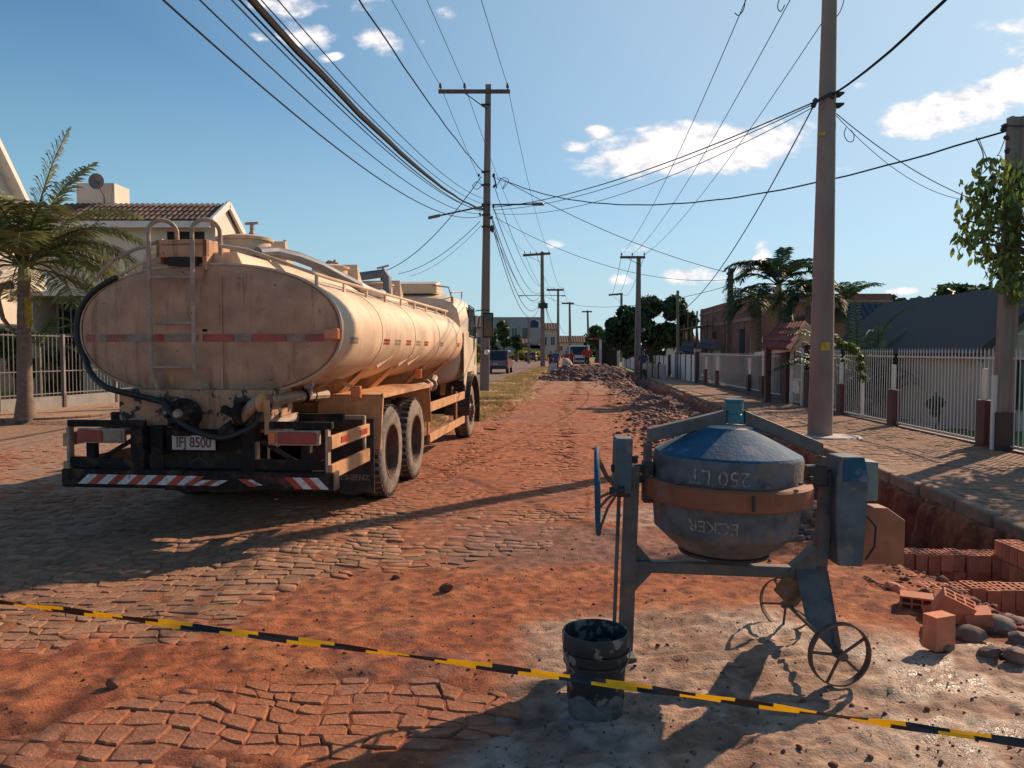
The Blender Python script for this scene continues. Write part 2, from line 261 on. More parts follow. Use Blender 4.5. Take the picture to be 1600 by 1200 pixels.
# ------------------------------------------------ mesh helpers
class MB:
    def __init__(s, *mats): s.v = []; s.f = []; s.mi = []; s.mats = list(mats); s.k = 0
    def use(s, k): s.k = k; return s
    def add(s, vs, fs):
        o = len(s.v); s.v += [tuple(p) for p in vs]; s.f += [tuple(i+o for i in f) for f in fs]; s.mi += [s.k]*len(fs); return s
    def box(s, c, d, rz=0, rx=0, ry=0):
        m = Euler((rx, ry, rz)).to_matrix(); c = Vector(c)
        vs = [c+m@Vector((x*d[0]/2, y*d[1]/2, z*d[2]/2)) for x in (-1, 1) for y in (-1, 1) for z in (-1, 1)]
        return s.add(vs, [(0, 1, 3, 2), (4, 6, 7, 5), (0, 4, 5, 1), (2, 3, 7, 6), (0, 2, 6, 4), (1, 5, 7, 3)])
    def span(s, x0, x1, y0, y1, z0, z1): return s.box(((x0+x1)/2, (y0+y1)/2, (z0+z1)/2), (abs(x1-x0), abs(y1-y0), abs(z1-z0)))
    def prism(s, poly, off):
        "closed solid: polygon (list of 3D pts) extruded by off"
        n = len(poly); off = Vector(off); a = [Vector(p) for p in poly]; b = [p+off for p in a]
        return s.add(a+b, [tuple(range(n))[::-1], tuple(range(n, 2*n))]+[(i, (i+1) % n, n+(i+1) % n, n+i) for i in range(n)])
    def beam(s, a, b, w, h, up=(0, 0, 1)):
        a, b = Vector(a), Vector(b); d = (b-a).normalized(); up = Vector(up)
        if abs(d.dot(up)) > .98: up = Vector((0, 1, 0))
        x = d.cross(up).normalized(); z = x.cross(d)
        vs = [p+x*i*w/2+z*j*h/2 for p in (a, b) for (i, j) in ((-1, -1), (1, -1), (1, 1), (-1, 1))]
        return s.add(vs, [(3, 2, 1, 0), (4, 5, 6, 7)]+[(i, (i+1) % 4, 4+(i+1) % 4, 4+i) for i in range(4)])
    def tube(s, pts, r, n=8, caps=True):
        pts = [Vector(p) for p in pts]; k = len(pts); rs = r if isinstance(r, (list, tuple)) else [r]*k
        vs = []; prev = None
        for i, p in enumerate(pts):
            d = (pts[min(i+1, k-1)]-pts[max(i-1, 0)]).normalized()
            if prev is None:
                a = Vector((0, 0, 1)) if abs(d.z) < .9 else Vector((1, 0, 0)); x = d.cross(a).normalized()
            else:
                x = (prev-d*prev.dot(d)); x = x.normalized() if x.length > 1e-6 else d.orthogonal().normalized()
            prev = x; y = d.cross(x)
            vs += [p+(x*math.cos(2*math.pi*j/n)+y*math.sin(2*math.pi*j/n))*rs[i] for j in range(n)]
        fs = [(i*n+j, i*n+(j+1) % n, (i+1)*n+(j+1) % n, (i+1)*n+j) for i in range(k-1) for j in range(n)]
        if caps: fs += [tuple(range(n))[::-1], tuple(range((k-1)*n, k*n))]
        return s.add(vs, fs)
    def lathe(s, prof, c=(0, 0, 0), n=32, axis='Z', sx=1., sy=1., closed=False, cap=True):
        c = Vector(c); vs = []; k = len(prof)
        for (r, h) in prof:
            for j in range(n):
                a = 2*math.pi*j/n; x, y = r*math.cos(a)*sx, r*math.sin(a)*sy
                vs.append(c+(Vector((x, y, h)) if axis == 'Z' else Vector((h, x, y)) if axis == 'X' else Vector((x, h, y))))
        fs = [(i*n+j, i*n+(j+1) % n, (i+1)*n+(j+1) % n, (i+1)*n+j) for i in range(k-1) for j in range(n)]
        if closed: fs += [((k-1)*n+j, (k-1)*n+(j+1) % n, (j+1) % n, j) for j in range(n)]
        elif cap:
            if prof[0][0] > 1e-5: fs.append(tuple(range(n))[::-1])
            if prof[-1][0] > 1e-5: fs.append(tuple(range((k-1)*n, k*n)))
        return s.add(vs, fs)
    def blob(s, c, r, seed=0, sub=1, jit=.25, flat=1.):
        bm = bmesh.new(); bmesh.ops.create_icosphere(bm, subdivisions=sub, radius=1); rd = random.Random(seed)
        c = Vector(c); rr = r if isinstance(r, (tuple, list)) else (r, r, r*flat); e = Euler((rd.uniform(-.4, .4), rd.uniform(-.4, .4), rd.uniform(0, 6))).to_matrix()
        vs = []
        for v in bm.verts:
            k = 1+rd.uniform(-jit, jit); vs.append(c+e@Vector((v.co.x*rr[0]*k, v.co.y*rr[1]*k, v.co.z*rr[2]*k)))
        fs = [tuple(v.index for v in f.verts) for f in bm.faces]; bm.free(); return s.add(vs, fs)
    def build(s, name, parent=None, smooth=False, bevel=0, kind=None, label=None, ang=35, seg=2, loc=None, rot=None):
        me = bpy.data.meshes.new(name); me.from_pydata(s.v, [], s.f)
        for m in s.mats: me.materials.append(M_(m))
        if len(s.mats) > 1: me.polygons.foreach_set('material_index', s.mi)
        if smooth:
            me.polygons.foreach_set('use_smooth', [True]*len(me.polygons)); me.set_sharp_from_angle(angle=R(ang))
        me.update(); me.validate()
        return link(name, me, parent, bevel, kind, label, seg, loc, rot)
def link(name, me, parent=None, bevel=0, kind=None, label=None, seg=2, loc=None, rot=None):
    o = bpy.data.objects.new(name, me); COL.objects.link(o)
    if parent: o.parent = parent
    if bevel:
        b = o.modifiers.new('bevel', 'BEVEL'); b.width = bevel; b.segments = seg; b.limit_method = 'ANGLE'; b.angle_limit = R(40)
    if kind: o['kind'] = kind
    if label: o['label'] = label
    if loc is not None: o.location = loc
    if rot is not None: o.rotation_euler = rot
    return o
def fix_normals(o):
    bm = bmesh.new(); bm.from_mesh(o.data); bmesh.ops.recalc_face_normals(bm, faces=bm.faces); bm.to_mesh(o.data); bm.free(); return o
def tag(o, label, cat, group=None):
    o['label'] = label; o['category'] = cat
    if group: o['group'] = group
    return o
def thing(name, label, cat, loc=(0, 0, 0), rz=0, group=None):
    o = bpy.data.objects.new(name, None); COL.objects.link(o); o.location = loc; o.rotation_euler = (0, 0, rz); o.empty_display_size = .2
    return tag(o, label, cat, group)
def kids(o): return [c for c in KIDS.get(o.name, [])]
def copy_tree(o, label=None, group=None, loc=None, rz=None, scale=None):
    c = o.copy(); COL.objects.link(c)
    if label: c['label'] = label
    if group: c['group'] = group
    if loc is not None: c.location = loc
    if rz is not None: c.rotation_euler = (0, 0, rz)
    if scale is not None: c.scale = (scale,)*3
    for ch in list(o.children):
        d = ch.copy(); COL.objects.link(d); d.parent = c
        for g in list(ch.children):
            e = g.copy(); COL.objects.link(e); e.parent = d
    return c
def text_mesh(body, size, mt, name, parent, M, extrude=.0008, bend=None, bold=0.):
    cu = bpy.data.curves.new(name, 'FONT'); cu.body = body; cu.size = size; cu.extrude = extrude; cu.align_x = 'CENTER'; cu.align_y = 'CENTER'; cu.offset = bold
    t = bpy.data.objects.new(name, cu); COL.objects.link(t); bpy.context.view_layer.update()
    me = bpy.data.meshes.new_from_object(t.evaluated_get(bpy.context.evaluated_depsgraph_get())); bpy.data.objects.remove(t)
    me.materials.clear(); me.materials.append(M_(mt))
    if bend:
        for v in me.vertices:
            v.co = Vector(bend(v.co))
    else: me.transform(M)
    return link(name, me, parent)
def mesh_np(name, V, F, mt, attrs=None, parent=None, kind=None, smooth=False):
    "quads/tris from numpy arrays"
    me = bpy.data.meshes.new(name); n = F.shape[1]
    me.vertices.add(len(V)); me.vertices.foreach_set('co', V.astype(np.float32).ravel())
    me.loops.add(F.size); me.loops.foreach_set('vertex_index', F.astype(np.int32).ravel())
    me.polygons.add(len(F)); me.polygons.foreach_set('loop_start', np.arange(0, F.size, n, dtype=np.int32))
    me.update(calc_edges=True)
    if smooth: me.polygons.foreach_set('use_smooth', np.ones(len(F), dtype=bool))
    if attrs:
        for k, a in attrs.items():
            if a.ndim == 2:
                at_ = me.attributes.new(k, 'FLOAT_COLOR', 'POINT'); c4 = np.ones((len(V), 4), np.float32); c4[:, :3] = a; at_.data.foreach_set('color', c4.ravel())
            else:
                at_ = me.attributes.new(k, 'FLOAT', 'POINT'); at_.data.foreach_set('value', a.astype(np.float32))
    me.materials.append(M_(mt)); return link(name, me, parent, kind=kind)

# numpy value noise
_P = rng.rand(256, 256)
def vnoise(x, y):
    xi = np.floor(x).astype(int); yi = np.floor(y).astype(int); fx = x-xi; fy = y-yi
    fx = fx*fx*(3-2*fx); fy = fy*fy*(3-2*fy); g = lambda a, b: _P[a & 255, b & 255]
    return (g(xi, yi)*(1-fx)+g(xi+1, yi)*fx)*(1-fy)+(g(xi, yi+1)*(1-fx)+g(xi+1, yi+1)*fx)*fy
def fbm(x, y, s, o=4, seed=0):
    t = 0; a = .5; x = x*s+seed*17.3; y = y*s+seed*9.1
    for _ in range(o): t = t+a*vnoise(x, y); x = x*2.03+5.2; y = y*2.03+1.7; a *= .5
    return t/(1-.5**o)
def sst(x, a, b):
    t = np.clip((x-a)/(b-a), 0, 1); return t*t*(3-2*t)
# ------------------------------------------------ ground
def lerp3(a, b, t): return a*(1-t[:, None])+np.array(b)[None, :]*t[:, None]
YB_X = [-9, -3.6, -2.7, -1.8, -1.45, -.75, .3, .75, .95]; YB_Y = [3.7, 3.85, 4.05, 4.45, 5.25, 5.75, 6.2, 7.6, 9.5]
FX = lambda y: 7.1+.049*y                       # front line of the right-hand fence
def masks(x, y):
    q = x-.09*y
    n1 = fbm(x, y, 1.3, 5, 1); n2 = fbm(x, y, 4.2, 4, 2); n3 = fbm(x, y, .5, 4, 3); n4 = fbm(x, y, 14, 3, 4)
    yb = np.interp(x, YB_X, YB_Y)
    vis = sst(y-yb+(n1-.5)*1.3+(n2-.5)*.5, -.1, .35)*sst(1.15-x+(n1-.5)*.8, 0, .4)
    p1 = ((x+.85)/1.15)**2+((y-3.45)/.42)**2; p2 = ((x+1.9)/1.3)**2+((y-2.75)/.5)**2
    vis = np.maximum(vis, sst(1.15-np.minimum(p1, p2)+(n1-.5)*1.2+(n2-.5)*.6, 0, .35))
    far = sst(y, 7.8, 10.5)
    mid = np.clip(.52+(n1-.5)*1.1+(n3-.5)*.9, 0, .85)
    vis = vis*(1-.32*sst(n3+.35*(n2-.5), .52, .60)*sst(y, 4.5, 5.2)); vis = vis*(1-far)+mid*.8*far*sst(x-.09*y, -12, -9)*sst(2.2-(x-.09*y), 0, .8)
    right = sst(x, .7, 1.3)*sst(y, 6.2, 8.0)*(1-far)
    vis = np.maximum(vis, right*.38*sst(1.9-q, 0, .6))
    slurry = sst(x+.35+(n1-.5)*.9-.25*(y-3.4), 0, .35)*sst(5.15-y+(n1-.5)*1.1-.35*np.maximum(x-1.7, 0), 0, .6)
    slurry = np.maximum(slurry, .8*sst(1-(((x-1.35)/.5)**2+((y-7.6)/.7)**2)+(n2-.5)*2, 0, .5))
    slurry *= sst(3.6-q, 0, .3)
    wet = slurry*sst(x-1.1+(n1-.5)*1.4, 0, 1.0)*sst(n2, .38, .55)
    dk = sst(1-(((x-.15)/.75)**2+((y-6.5)/.95)**2)+(n1-.5)*1.6, 0, .7)+sst(1-(((x-.9)/1.2)**2+((y-6.6)/.8)**2)+(n1-.5)*2.2, .1, .8)*.8
    dk = np.clip(dk+.75*sst(1-(((x+.55)/.35)**2+((y-3.95)/.55)**2)+(n2-.5)*2.4, 0, .8)+sst(n3, .56, .7)*.5, 0, 1)*(1-slurry*.7)
    return q, n1, n2, n3, n4, vis, slurry, wet, dk
def ground_fn(x, y):
    q, n1, n2, n3, n4, vis, slurry, wet, dk = masks(x, y)
    lump = (n1-.5)*.035+(n2-.5)*.022+(n4-.5)*.012
    z = np.where(vis > .02, -.010*vis*(.2+1.5*n2)+.010*(1-vis), .010)+lump*(1-.75*vis)+(n3-.5)*.05*(1-vis)
    # slurry ridges and ruts along the drag direction
    rut = fbm(x*.35+y*1.0, y*2.2-x*.5, 6.0, 4, 9)
    z = z+slurry*((rut-.5)*.050+(n4-.5)*.026+(fbm(x, y, 30, 3, 12)-.5)*.014)+(1-vis)*(1-slurry)*(fbm(x, y, 22, 3, 13)-.5)*.020*sst(14-y, 0, 6)
    # wheel ruts down the dirt road
    for qr in (-1.9, -.3, 1.1):
        z = z-.018*np.exp(-((q-qr-.15*np.sin(y*.21))/.16)**2)*sst(y, 8, 12)
    # gravel ridge, trench
    rid = np.exp(-((q-2.05-.25*np.sin(y*.3))/.55)**2)*sst(y, 6.3, 8.5)*sst(70-y, 0, 15); z = z+rid*.09
    tr = sst(q+(n1-.5)*.5+(n2-.5)*.2, 2.5, 2.95)*sst(3.76-q+(n2-.5)*.2, 0, .20)
    dep = .10-.06*sst(y, 10, 13)+.85*sst(y, 6.1, 6.8)*sst(11.5-y+(n1-.5)*2, 0, 2.5)+.32*sst(y, 30, 38)*sst(60-y, 0, 10)+.26*sst(y, 4.35, 4.95)*sst(q, 2.35, 2.6)
    dep = dep*sst(y+(n1-.5)*.5, 4.0, 5.2)
    z = z-tr*dep*(.85+.9*(n2-.5)+.3*(n4-.5))
    mound = np.exp(-((q-3.55)/.22)**2)*sst(y, 11, 14)*.10*(n2+.3); z = z+mound
    # gravel heap across the road
    z = z+.66*np.clip(1-(((x-4.9)/2.6)**2+((y-47)/5.5)**2), 0, 1)**.8*(.8+.5*n1)+.22*np.clip(1-(((x-3.1)/1.4)**2+((y-45)/3.0)**2), 0, 1)*(.7+.6*n2)
    # median strip
    med = sst(q+(n1-.5)*.5, -4.5, -4.2)*sst(-2.75-q+(n1-.5)*1.5+1.2*np.exp(-((y-27)/5)**2), 0, .35)*sst(y+(n1-.5)*2, 16.8, 18)*sst(78-y, 0, 5)
    z = z+med*(.10+.05*n2)
    # left pavement and gardens; right verge and gardens
    lk = sst(-10.35-q, -.04, .04)*sst(y, 16.95, 17.03); z = z*(1-lk)+lk*(.10+.02*n2)
    side = sst(q, 3.86, 3.90); z = z*(1-side)-side*.22
    yard = sst(x-FX(y), .05, .35); z = z*(1-yard)+yard*(-.15)
    z = z+sst(y, 90, 400)*(n3-.5)*2
    return z, dict(q=q, n1=n1, n2=n2, n3=n3, n4=n4, vis=vis, slurry=slurry, wet=wet, dk=dk, rid=rid, tr=tr*sst(y, 4.6, 5.4), med=med, lk=lk, yard=yard)
def ground_col(x, y, m):
    n1, n2, n3, n4 = m['n1'], m['n2'], m['n3'], m['n4']
    c = np.tile(np.array([[.37, .105, .040]]), (len(x), 1))
    c = lerp3(c, (.47, .165, .065), sst(n2, .44, .68)*.75)
    c = lerp3(c, (.17, .045, .025), sst(n4, .46, .68)*.7)
    c = lerp3(c, (.17, .07, .05), m['dk']*.75)
    # dusty tan between stones on the left, and greyer far road
    tan = sst(-.2-x, 0, 3)*sst(y, 4.3, 6)*.75; c = lerp3(c, (.33, .175, .105), tan)
    c = lerp3(c, (.38, .23, .145), sst(y+(n3-.5)*16-1.2*m['q'], 26, 36)*.55*sst(60-y, -5, 15))
    c = lerp3(c, (.47, .345, .255), m['slurry']*(.75+.4*(n2-.5)))
    c = lerp3(c, (.33, .275, .235), m['slurry']*sst(.85-x+(n1-.5), 0, .4)*sst(3.75-y, 0, .4)*.85)
    c = lerp3(c, (.24, .10, .06), m['slurry']*sst(n2, .52, .66)*.6)
    c = lerp3(c, (.11, .05, .04), np.clip(m['tr']*1.0, 0, 1)*.85)  # pit shade painted in by lowering the trench colour
    c = lerp3(c, (.24, .14, .13), m['rid']*.8)
    lane = sst(m['q'], -10.5, -10.0)*sst(-4.3-m['q'], 0, .3)*sst(y, 11, 22)
    c = lerp3(c, (.17, .13, .125), lane*(.75+.3*(n2-.5)))
    near = sst(-3.6-m['q'], 0, 1)*sst(22-y, 0, 8); c = lerp3(c, (.37, .225, .15), near*.8)
    c = lerp3(c, (.46, .34, .15), m['med']*sst(n2, .35, .6)*.8)
    c = lerp3(c, (.42, .25, .16), m['lk']*.9)
    hp = np.clip(1-(((x-4.6)/4.0)**2+((y-46.5)/6)**2), 0, 1)*2; c = lerp3(c, (.17, .125, .14), np.clip(hp, 0, 1)*.9)
    c = lerp3(c, (.10, .19, .035), m['yard']*.95)
    g = sst(y, 75, 130)*sst(np.abs(m['q']+3)-9, 0, 3); c = lerp3(c, (.10, .15, .035), g*.9)
    vg = sst(-12.2-m['q']+(n1-.5)*2, 0, 1)*sst(y, 40, 50); c = lerp3(c, (.22, .25, .05), vg*.85)
    return np.clip(c, .01, 1)
def axis_pts(stops):
    out = [stops[0][0]]
    for (a, h0), (b, h1) in zip(stops[:-1], stops[1:]):
        t = a
        while t < b-1e-6:
            f = (t-a)/(b-a); t += h0+(h1-h0)*f; out.append(min(t, b))
    return np.array(out)
xs = axis_pts([(-1500, 300), (-200, 40), (-40, 3), (-14, .30), (-6, .10), (-3, .035), (-1.6, .02), (4.2, .02), (6.5, .07), (12, .25), (40, 3), (200, 40), (1500, 300)])
ys = axis_pts([(-30, 4), (0, .4), (2.2, .06), (2.8, .016), (5.5, .02), (9, .045), (16, .10), (30, .22), (60, .5), (120, 3), (300, 20), (1000, 100), (3500, 400)])
X, Y = np.meshgrid(xs, ys); gx, gy = X.ravel(), Y.ravel()
gz, gm = ground_fn(gx, gy)
idx = np.arange(len(gx)).reshape(X.shape)
F = np.stack([idx[:-1, :-1], idx[:-1, 1:], idx[1:, 1:], idx[1:, :-1]], -1).reshape(-1, 4)
gc = ground_col(gx, gy, gm)
ground = mesh_np('road_ground', np.stack([gx, gy, gz], 1), F, 'ground', dict(col=gc, wet=np.clip(gm['wet']+gm['dk']*.25*(gx > -.9), 0, 1)), kind='structure', smooth=True)
def gz_at(x, y):
    z, m = ground_fn(np.array([float(x)]), np.array([float(y)])); return float(z[0])

# ------------------------------------------------ cobblestones set in the road
def make_cobbles():
    C = []; P = []
    def row_y(x, j, seed): return .022*(fbm(np.array([x]), np.array([j*3.7]), 2.6, 2, 6)[0]-.5)*2
    y = 2.55; j = 0
    while y < 52:
        h = rng.uniform(.09, .13)*(1.0 if y < 14 else 1.5 if y < 30 else 2.4)
        x0 = -8.5 if y < 16 else -2.6+.09*y; x1 = min(2.5+.09*y, 3.6); 
        if y >= 16: x1 = 2.3+.09*y
        if y < 4: x0 = -3.2
        if y < 5.2: x1 = min(x1, 1.2)
        nxt = y+h; x = x0+rng.uniform(0, .1); xl_b = x; xl_t = x+rng.uniform(-.02, .02)
        while x < x1:
            w = rng.uniform(.08, .195)*(1.0 if y < 14 else 1.6 if y < 30 else 2.4)
            xr_b = x+w; xr_t = xr_b+rng.uniform(-.032, .032)
            sk = .09
            C.append([(xl_b, y), (xr_b, y), (xr_t, nxt), (xl_t, nxt)]); xl_b, xl_t = xr_b, xr_t; x = xr_b
        y = nxt; j += 1
    C = np.array(C)
    # wavy rows: displace every corner by a smooth field so neighbours stay matched
    cx, cy = C[..., 0].ravel(), C[..., 1].ravel()
    dx = (fbm(cx, cy, 1.1, 3, 21)-.5)*.28+(vnoise(cx*9+3, cy*9)-.5)*.055; dy = (fbm(cx, cy, .9, 3, 22)-.5)*.42+(vnoise(cx*8+1, cy*8+7)-.5)*.075-.10*cx
    C = np.stack([cx+dx, cy+dy], -1).reshape(-1, 4, 2)
    n = len(C); ctr = C.mean(1)
    q, n1, n2, n3, n4, vis, slurry, wet, dk = masks(ctr[:, 0], ctr[:, 1])
    keep = (vis > .18) & (slurry < .6) & (ctr[:, 1] > 2.6) & (rng.rand(n) > .012)
    C, ctr, vis, n1, n2, dk, q = C[keep], ctr[keep], vis[keep], n1[keep], n2[keep], dk[keep], q[keep]; n = len(C)
    # octagon outline
    mid = (C+np.roll(C, -1, 1))/2; O = np.empty((n, 8, 2)); O[:, 0::2] = C; O[:, 1::2] = mid
    gap = rng.uniform(.945, .985, (n, 1, 1)); D = O-ctr[:, None]; D[:, 0::2] *= rng.uniform(.86, 1.0, (n, 4, 1)); D[:, 1::2] *= rng.uniform(.93, 1.05, (n, 4, 1)); D *= gap
    tz = rng.normal(0, .0035, n)-.0025; tx, ty = rng.normal(0, .030, n), rng.normal(0, .035, n)
    outer = ctr[:, None]+D; inner = ctr[:, None]+D*rng.uniform(.86, .93, (n, 8, 1))
    def zz(p, dz): 
        d = p-ctr[:, None]; return tz[:, None]+d[..., 0]*tx[:, None]+d[..., 1]*ty[:, None]+dz
    V = np.concatenate([np.concatenate([outer, np.full((n, 8, 1), -.05)], -1), np.concatenate([outer, zz(outer, -.006)[..., None]], -1),
                        np.concatenate([inner, zz(inner, 0)[..., None]], -1), np.stack([ctr[:, 0], ctr[:, 1], tz+.002], -1)[:, None]], 1)  # n,25,3
    f = []
    for i in range(8):
        j = (i+1) % 8; f += [(i, j, 8+j, 8+i), (8+i, 8+j, 16+j, 16+i)]
    for i in range(0, 8, 2): f.append((16+i, 16+(i+1) % 8, 16+(i+2) % 8, 24))
    f = np.array(f)
    col = np.tile(np.array([[.34, .175, .10]]), (n, 1))*rng.uniform(.70, 1.18, (n, 1))
    red = np.clip((1-vis)*1.1+sst(ctr[:, 1], 7, 10)*.65+sst(ctr[:, 0], -.4, .6)*.3+(n1-.5)*1.0, 0, .9)
    red = np.maximum(red, sst(4.4-ctr[:, 1], 0, .6)*.72)
    col = lerp3(col, (.37, .115, .048), red); col = lerp3(col, (.20, .10, .065), sst(n2, .52, .7)*.5); col = lerp3(col, (.20, .12, .105), dk*.5)
    # the nearest 300 the camera can see are objects of their own
    inv = np.array([abs((c[0]/c[1])) < .66 and c[1] > 3.02 for c in ctr])
    order = np.argsort(np.where(inv & (vis > .6), ctr[:, 1]+.25*np.abs(ctr[:, 0]), 1e9))[:290]
    single = np.zeros(n, bool); single[order] = True
    for i in order:
        me = bpy.data.meshes.new('cobblestone'); o3 = np.array([ctr[i, 0], ctr[i, 1], 0]); me.from_pydata([tuple(p) for p in (V[i]-o3)], [], [tuple(t) for t in f])
        a = me.attributes.new('col', 'FLOAT_COLOR', 'POINT'); a.data.foreach_set('color', np.tile(np.append(col[i], 1), 25)); me.materials.append(MATS['cobble'])
        link('cobblestone', me, ground, loc=tuple(o3))
    r = ~single; m = r.sum(); off = (np.arange(m)*25)[:, None, None]
    mesh_np('cobblestones', V[r].reshape(-1, 3), (f[None]+off).reshape(-1, 4), 'cobble', dict(col=np.repeat(col[r], 25, 0)), parent=ground, kind='stuff')
    print('cobbles', n)
make_cobbles()

# ------------------------------------------------ rubble, gravel, clods (uncountable)
def scatter(name, pts, sizes, mt, kind='stuff', parent=None, flat=.7, variants=12, jit=.28):
    "one mesh of many jittered icospheres"
    bm = bmesh.new(); bmesh.ops.create_icosphere(bm, subdivisions=1, radius=1); base = np.array([v.co[:] for v in bm.verts]); fc = np.array([[v.index for v in f.verts] for f in bm.faces]); bm.free()
    n = len(pts); vs = base[None]*(1+rng.uniform(-jit, jit, (n, len(base), 1))); s = np.stack([sizes*rng.uniform(.75, 1.35, n), sizes*rng.uniform(.75, 1.35, n), sizes*flat*rng.uniform(.7, 1.2, n)], -1)
    vs = vs*s[:, None]; a = rng.uniform(0, 6.28, n); c, sn = np.cos(a)[:, None], np.sin(a)[:, None]
    x = vs[..., 0]*c-vs[..., 1]*sn; y = vs[..., 0]*sn+vs[..., 1]*c; V = np.stack([x, y, vs[..., 2]], -1)+pts[:, None]
    return mesh_np(name, V.reshape(-1, 3), (fc[None]+(np.arange(n)*len(base))[:, None, None]).reshape(-1, 3), mt, kind=kind, parent=parent)
def strew(name, n, fx, fy, size, mt, lift=.3, **k):
    x, y = fx(n), fy(n)
    if callable(x): pass
    z, _ = ground_fn(x, y); s = size(n); return scatter(name, np.stack([x, y, z+s*lift], 1), s, mt, **k)
U = lambda a, b: (lambda n: rng.uniform(a, b, n))
def gravel_strip():
    n = 6500; y = 6.6+55*rng.rand(n)**1.9; q = rng.normal(2.0, .45, n)+.25*np.sin(y*.3); k_ = rng.rand(n) < sst(y+1.6*fbm(q, y, 1.1, 3, 77), 7.0, 9.5)+.04; y, q = y[k_], q[k_]; n = len(y); x = q+.09*y
    s = np.exp(rng.normal(-3.65, .55, n)); z, _ = ground_fn(x, y)
    o = scatter('gravel', np.stack([x, y, z+s*.2], 1), s, 'rubble', kind='stuff'); tag(o, 'strip of purple grey crushed rock along the trench edge', 'gravel')
    n = 5000; a = rng.uniform(0, 6.28, n); r = np.sqrt(rng.rand(n)); w = rng.rand(n) < .72
    x = np.where(w, 4.9+2.7*r*np.cos(a), 3.1+1.5*r*np.cos(a)); y = np.where(w, 47+5.6*r*np.sin(a), 45+3.2*r*np.sin(a)); z, _ = ground_fn(x, y); s = np.exp(rng.normal(-3.1, .55, n))
    o = scatter('gravel_heap', np.stack([x, y, z+s*.1], 1), s, 'rubble', kind='stuff'); tag(o, 'low dark heap of crushed rock dumped across the red road', 'gravel')
    n = 3800; x = rng.uniform(-2.9, 4.0, n); y = 2.9+rng.rand(n)**1.6*9; z, m = ground_fn(x, y); k = (m['vis'] < .5); x, y, z = x[k], y[k], z[k]; s = np.exp(rng.normal(-5.45, .55, len(x)))
    o = scatter('dirt_clods', np.stack([x, y, z+s*.3], 1), s, 'clod', kind='stuff'); tag(o, 'small red clods and pebbles strewn over the muddy ground', 'clods')
    n = 1300; y = rng.uniform(4.0, 7.6, n); q = rng.uniform(2.25, 3.7, n); x = q+.09*y; z, _ = ground_fn(x, y); s = np.exp(rng.normal(-4.3, .55, n))
    o = scatter('trench_spoil', np.stack([x, y, z+s*.2], 1), s, 'clod', kind='stuff'); tag(o, 'crumbled red spoil lying in the open trench', 'spoil')
gravel_strip()
# the few stones big enough to single out, bottom right
for k, (px, py, r, lab) in enumerate([(1515, 1003, .085, 'grey rounded rock nearest the standing brick'), (1560, 990, .10, 'largest grey rock behind the loose bricks at the right edge'), (1590, 965, .10, 'pale angular rock highest on the rubble heap at the right edge'),
        (1545, 1030, .06, 'brown lump of rock in front of the rubble heap'), (1590, 1040, .08, 'dark reddish rock low at the right edge of the rubble'), (1525, 965, .05, 'small rock lodged between the fallen bricks and the rubble'),
        (1590, 1010, .07, 'flat rock halfway down the rubble heap at the right edge'), (1478, 1020, .045, 'small dark stone at the foot of the upright brick')]):
    p = gnd(px, py, -.02); mb = MB('rock'); mb.blob((0, 0, 0), (r, r*.8, r*.6), seed=k+3, sub=2, jit=.17); o = mb.build('rock', smooth=True, loc=(p.x, p.y, gz_at(p.x, p.y)+r*.3)); tag(o, lab, 'rock', 'rocks beside the brick pit')
p = gnd(178, 1078); mb = MB('clod'); mb.blob((0, 0, 0), .035, seed=5, sub=2, jit=.2); tag(mb.build('clod', smooth=True, loc=(p.x, p.y, .03)), 'dark clod of earth on the red dirt below the tape at left', 'clod')
p = gnd(697, 925); mb = MB('clod'); mb.blob((0, 0, 0), (.05, .03, .03), seed=6, sub=2, jit=.2); tag(mb.build('stone', smooth=True, loc=(p.x, p.y, .03)), 'dark red stone lying loose at the edge of the cobbles', 'stone')

